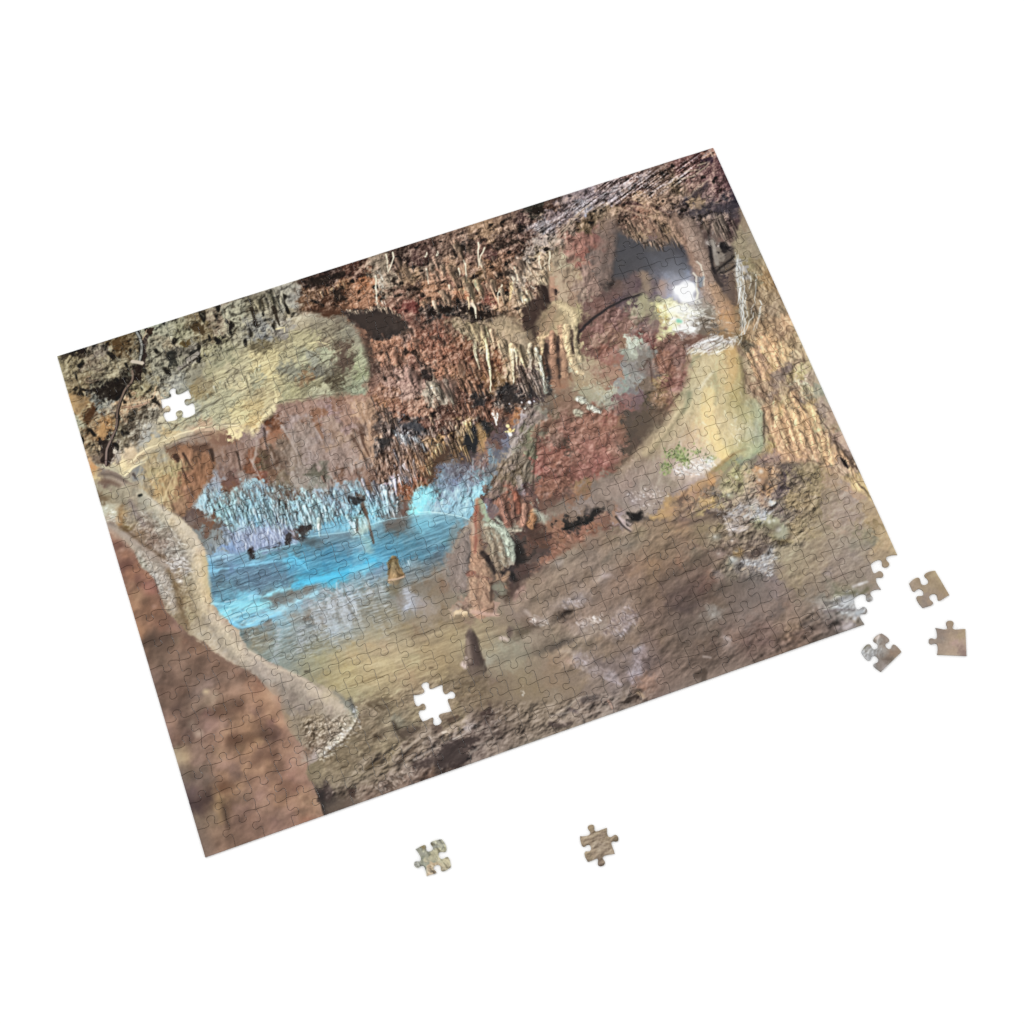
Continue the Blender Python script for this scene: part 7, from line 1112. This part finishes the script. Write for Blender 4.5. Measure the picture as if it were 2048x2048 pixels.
def make_print():
    m, N, L, b = principled('printed paper', .62, .08)
    a = N.new('ShaderNodeAttribute')
    a.attribute_name = 'ink'
    L.new(a.outputs['Color'], b.inputs['Base Color'])
    n = N.new('ShaderNodeTexNoise')
    n.inputs['Scale'].default_value = 1400
    bp = N.new('ShaderNodeBump')
    bp.inputs['Strength'].default_value = .06
    bp.inputs['Distance'].default_value = .0002
    L.new(n.outputs['Fac'], bp.inputs['Height'])
    L.new(bp.outputs['Normal'], b.inputs['Normal'])
    return m


def make_edge():
    m, N, L, b = principled('cut cardboard edge', .9, .05)
    a = N.new('ShaderNodeAttribute')
    a.attribute_name = 'ink'
    n = N.new('ShaderNodeTexNoise')
    n.inputs['Scale'].default_value = 900
    mx = N.new('ShaderNodeMix')
    mx.data_type = 'RGBA'
    mx.blend_type = 'MIX'
    mx.inputs['Factor'].default_value = .35
    L.new(a.outputs['Color'], mx.inputs[6])
    cr = N.new('ShaderNodeValToRGB')
    cr.color_ramp.elements[0].color = (.05, .045, .04, 1)
    cr.color_ramp.elements[1].color = (.10, .09, .08, 1)
    L.new(n.outputs['Fac'], cr.inputs['Fac'])
    L.new(cr.outputs['Color'], mx.inputs[7])
    L.new(mx.outputs[2], b.inputs['Base Color'])
    return m


def make_table():
    m, N, L, b = principled('white table top', .55, .2)
    n = N.new('ShaderNodeTexNoise')
    n.inputs['Scale'].default_value = 60
    cr = N.new('ShaderNodeValToRGB')
    cr.color_ramp.elements[0].color = (.93, .93, .93, 1)
    cr.color_ramp.elements[1].color = (.95, .95, .95, 1)
    L.new(n.outputs['Fac'], cr.inputs['Fac'])
    L.new(cr.outputs['Color'], b.inputs['Base Color'])
    return m


MAT_PRINT, MAT_EDGE, MAT_TABLE = make_print(), make_edge(), make_table()

# ---------------------------------------------------------------- the table
me = bpy.data.meshes.new('table')
S = 6.0
me.from_pydata([(-S, -S, 0), (S, -S, 0), (S, S, 0), (-S, S, 0)], [], [(0, 1, 2, 3)])
me.materials.append(MAT_TABLE)
table = bpy.data.objects.new('table', me)
table['kind'] = 'structure'
table['label'] = 'plain white table top under the puzzle'
C.objects.link(table)

# ---------------------------------------------------------------- jigsaw cut
NC, NR = 25, 20
BW = .525
BH = BW / 1.34
THICK = .0013
rnd = random.Random(11)
node = {(c, r): (c / NC * BW + (rnd.uniform(-1, 1) * .0005 if 0 < c < NC else 0), r / NR * BH + (rnd.uniform(-1, 1) * .0005 if 0 < r < NR else 0))
        for c in range(NC + 1) for r in range(NR + 1)}
# which way the tabs of the lifted pieces point (+ = right / down); the rest fall as they may
VSIGN = {(3, 3): 1, (4, 3): -1, (8, 17): 1, (9, 17): 1, (24, 18): 1, (23, 19): 1, (24, 19): -1}
HSIGN = {(3, 3): -1, (3, 4): -1, (8, 17): -1, (8, 18): 1, (24, 18): 1, (23, 19): 1, (24, 19): -1}


def bez(p0, p1, p2, p3, n=9):
    t = np.linspace(0, 1, n)[:, None]
    return (1 - t) ** 3 * p0 + 3 * t * (1 - t) ** 2 * p1 + 3 * t * t * (1 - t) * p2 + t ** 3 * p3


def cut(p, q, sign):
    """one jigsaw cut from p to q with a tab on the sign side"""
    p, q = np.array(p), np.array(q)
    e = q - p
    nrm = np.array([-e[1], e[0]])
    a, b, c, d, f = [rnd.uniform(-1, 1) for _ in range(5)]
    a, b, c, d, f = -.03 + a * .075, b * .06, c * .02, d * .03, -.03 + f * .075
    t = rnd.uniform(.102, .119)
    k = np.array([(0, 0), (.2, a), (.5 + b + d, -t + c), (.5 - t + b, t + c), (.5 - 2 * t + b - d, 3 * t + c), (.5 + 2 * t + b - d, 3 * t + c),
                  (.5 + t + b, t + c), (.5 + b + d, -t + c), (.8, f), (1, 0)])
    s = np.concatenate([bez(*k[0:4])[:-1], bez(*k[3:7], n=13)[:-1], bez(*k[6:10])])
    return p + s[:, :1] * e + s[:, 1:] * nrm * sign


vcut, hcut = {}, {}
for r in range(NR):
    for c in range(NC + 1):
        p, q = node[c, r], node[c, r + 1]
        # going down the page the left normal (-ey, ex) points left, so + (right) flips
        vcut[c, r] = np.array([p, q]) if c in (0, NC) else cut(p, q, -VSIGN.get((c, r), rnd.choice((-1, 1))))
for r in range(NR + 1):
    for c in range(NC):
        p, q = node[c, r], node[c + 1, r]
        hcut[c, r] = np.array([p, q]) if r in (0, NR) else cut(p, q, HSIGN.get((c, r), rnd.choice((-1, 1))))


def dense(e, step=.0012):
    if len(e) > 2:
        return e
    n = max(2, int(np.linalg.norm(e[1] - e[0]) / step))
    return e[0] + (e[1] - e[0]) * np.linspace(0, 1, n)[:, None]


def outline(c, r):
    parts = [dense(hcut[c, r]), dense(vcut[c + 1, r]), dense(hcut[c, r + 1])[::-1], dense(vcut[c, r])[::-1]]
    return np.concatenate([p[:-1] for p in parts])          # page coordinates, y down, clockwise on the page


def inset(poly, d):
    a, b = np.roll(poly, 1, 0), np.roll(poly, -1, 0)
    t = b - a
    t /= np.linalg.norm(t, axis=1, keepdims=True) + 1e-12
    return poly + np.stack([-t[:, 1], t[:, 0]], 1) * d


def ink(xy):
    """print colour (linear, as paper reflectance) under page points"""
    x = np.clip(xy[:, 0] / BW * PW - .5, 0, PW - 1.001)
    y = np.clip(xy[:, 1] / BH * PH - .5, 0, PH - 1.001)
    xi, yi = x.astype(int), y.astype(int)
    fx, fy = (x - xi)[:, None], (y - yi)[:, None]
    s = (PICTURE[yi, xi] * (1 - fx) + PICTURE[yi, xi + 1] * fx) * (1 - fy) + (PICTURE[yi + 1, xi] * (1 - fx) + PICTURE[yi + 1, xi + 1] * fx) * fy
    lin = np.where(s <= .04045, s / 12.92, ((s + .055) / 1.055) ** 2.4)
    return np.clip((lin - .004) / LIGHT, .002, .95)


STEP = .00044


def piece_arrays(c, r):
    """verts (page x, page y, z), ink, triangles of the printed face, triangles of the cut edge, bottom loop"""
    o = outline(c, r)
    rim = inset(o, .0001 + rnd.random() * .00008)
    top = inset(rim, .0002)
    n = len(o)
    lo, hi = top.min(0), top.max(0)
    gx, gy = np.meshgrid(np.arange(lo[0], hi[0], STEP), np.arange(lo[1], hi[1], STEP))
    g = np.stack([gx.ravel(), gy.ravel()], 1)
    g = g[sdf(top, g[:, 0], g[:, 1]) > STEP * .45]
    pts = np.concatenate([top, g])
    k = 1000.0
    v2, _, faces, *_ = delaunay_2d_cdt([Vector((x * k, y * k)) for x, y in pts], [], [list(range(n))], 1, 1e-6)
    v2 = np.array([(v[0], v[1]) for v in v2]) / k
    tri = np.array([f for f in faces if len(f) == 3], np.int64)
    m = len(v2)
    up = THICK + rnd.uniform(0, .00016)          # no two pieces sit quite level
    V = np.concatenate([np.c_[v2, np.full(m, up)], np.c_[rim, np.full(n, up - .00014)], np.c_[rim, np.zeros(n)]])
    K = np.concatenate([ink(v2), ink(rim), ink(rim)])
    i = np.arange(n)
    j = (i + 1) % n
    band = np.concatenate([np.stack([i, m + j, m + i], 1), np.stack([i, j, m + j], 1)])
    side = np.concatenate([np.stack([m + i, m + n + j, m + n + i], 1), np.stack([m + i, m + j, m + n + j], 1)])
    return V, K, np.concatenate([tri, band]), side, m + n + i[::-1]


def mesh_from(name, items, centre):
    """one mesh from one or more pieces; page coordinates become world ones (y up), about the given centre"""
    vs, ks, loops, tot, mat, off = [], [], [], [], [], 0
    for V, K, T, S_, B in items:
        w = np.c_[V[:, 0] - BW / 2 - centre[0], BH / 2 - V[:, 1] - centre[1], V[:, 2]]
        p = w[T]
        flip = np.cross(p[:, 1] - p[:, 0], p[:, 2] - p[:, 0])[:, 2] < 0
        T = np.where(flip[:, None], T[:, ::-1], T)
        vs.append(w)
        ks.append(K)
        loops += [(T + off).ravel(), (S_ + off).ravel(), B + off]
        tot += [np.full(len(T), 3), np.full(len(S_), 3), np.array([len(B)])]
        mat += [np.zeros(len(T), int), np.ones(len(S_), int), np.ones(1, int)]
        off += len(V)
    vs, ks = np.concatenate(vs), np.concatenate(ks)
    loops, tot, mat = np.concatenate(loops), np.concatenate(tot), np.concatenate(mat)
    me = bpy.data.meshes.new(name)
    me.vertices.add(len(vs))
    me.vertices.foreach_set('co', vs.astype(np.float32).ravel())
    me.loops.add(len(loops))
    me.loops.foreach_set('vertex_index', loops.astype(np.int32))
    me.polygons.add(len(tot))
    me.polygons.foreach_set('loop_start', np.r_[0, np.cumsum(tot)[:-1]].astype(np.int32))
    me.polygons.foreach_set('loop_total', tot.astype(np.int32))
    me.polygons.foreach_set('material_index', mat.astype(np.int32))
    at = me.attributes.new('ink', 'FLOAT_COLOR', 'POINT')
    at.data.foreach_set('color', np.c_[ks, np.ones(len(ks))].astype(np.float32).ravel())
    me.materials.append(MAT_PRINT)
    me.materials.append(MAT_EDGE)
    me.update(calc_edges=True)
    me.validate()
    return me


def link(name, mesh, parent=None):
    o = bpy.data.objects.new(name, mesh)
    C.objects.link(o)
    if parent is not None:
        o.parent = parent
    return o


LOOSE = {(24, 18), (24, 19), (23, 19), (3, 3), (8, 17)}
arrays = {(c, r): piece_arrays(c, r) for r in range(NR) for c in range(NC)}


def seen(c, r):
    """area of a cell as the camera sees it"""
    M = cam.matrix_world.inverted()
    q = []
    for a, b in ((0, 0), (1, 0), (1, 1), (0, 1)):
        v = M @ Vector(((c + a) / NC * BW - BW / 2, BH / 2 - (r + b) / NR * BH, THICK))
        q.append((v.x / -v.z, v.y / -v.z))
    return abs(sum(q[i][0] * q[i - 3][1] - q[i - 3][0] * q[i][1] for i in range(4)))


puzzle = bpy.data.objects.new('jigsaw_puzzle', None)
puzzle.location = (0, 0, 0)
puzzle.empty_display_size = .05
puzzle['label'] = 'large assembled jigsaw puzzle showing a cave pool, two holes and a missing corner'
puzzle['category'] = 'puzzle'
C.objects.link(puzzle)
cells = sorted((k for k in arrays if k not in LOOSE), key=lambda k: -seen(*k))
for c, r in cells[:100]:
    ctr = ((c + .5) / NC * BW - BW / 2, BH / 2 - (r + .5) / NR * BH)
    o = link('puzzle_piece', mesh_from('puzzle_piece', [arrays[c, r]], ctr), puzzle)
    o.location = (ctr[0], ctr[1], 0)
rest = link('interlocked_pieces', mesh_from('interlocked_pieces', [arrays[k] for k in cells[100:]], (0, 0)), puzzle)
rest['kind'] = 'stuff'

# ---------------------------------------------------------------- the five loose pieces, where they were dropped
for (c, r), (x, y), deg, sc, label in (
        ((24, 18), (.2734, -.1876), 6.0, 1.03, 'loose tan piece with one straight side, three sockets and no tabs, nearest the missing corner'),
        ((24, 19), (.2721, -.2280), -22.3, 1.0, 'loose tan corner piece with two straight sides and two tabs'),
        ((23, 19), (.2231, -.2185), 23.5, .97, 'loose grey and brown piece with white streaks, its straight side facing down right'),
        ((3, 3), (-.1177, -.2478), 91.7, .93, 'loose pale green and cream speckled piece below the bottom edge'),
        ((8, 17), (-.0107, -.2768), -3.3, .91, 'loose plain sand brown piece with three tabs below the bottom edge')):
    ctr = ((c + .5) / NC * BW - BW / 2, BH / 2 - (r + .5) / NR * BH)
    o = link('loose_piece', mesh_from('loose_piece', [arrays[c, r]], ctr))
    o.location = (x, y, 0)
    o.rotation_euler = (0, 0, math.radians(deg))
    o.scale = (sc, sc, sc)
    o['label'] = label
    o['category'] = 'puzzle piece'
    o['group'] = 'loose pieces lying beside the puzzle'
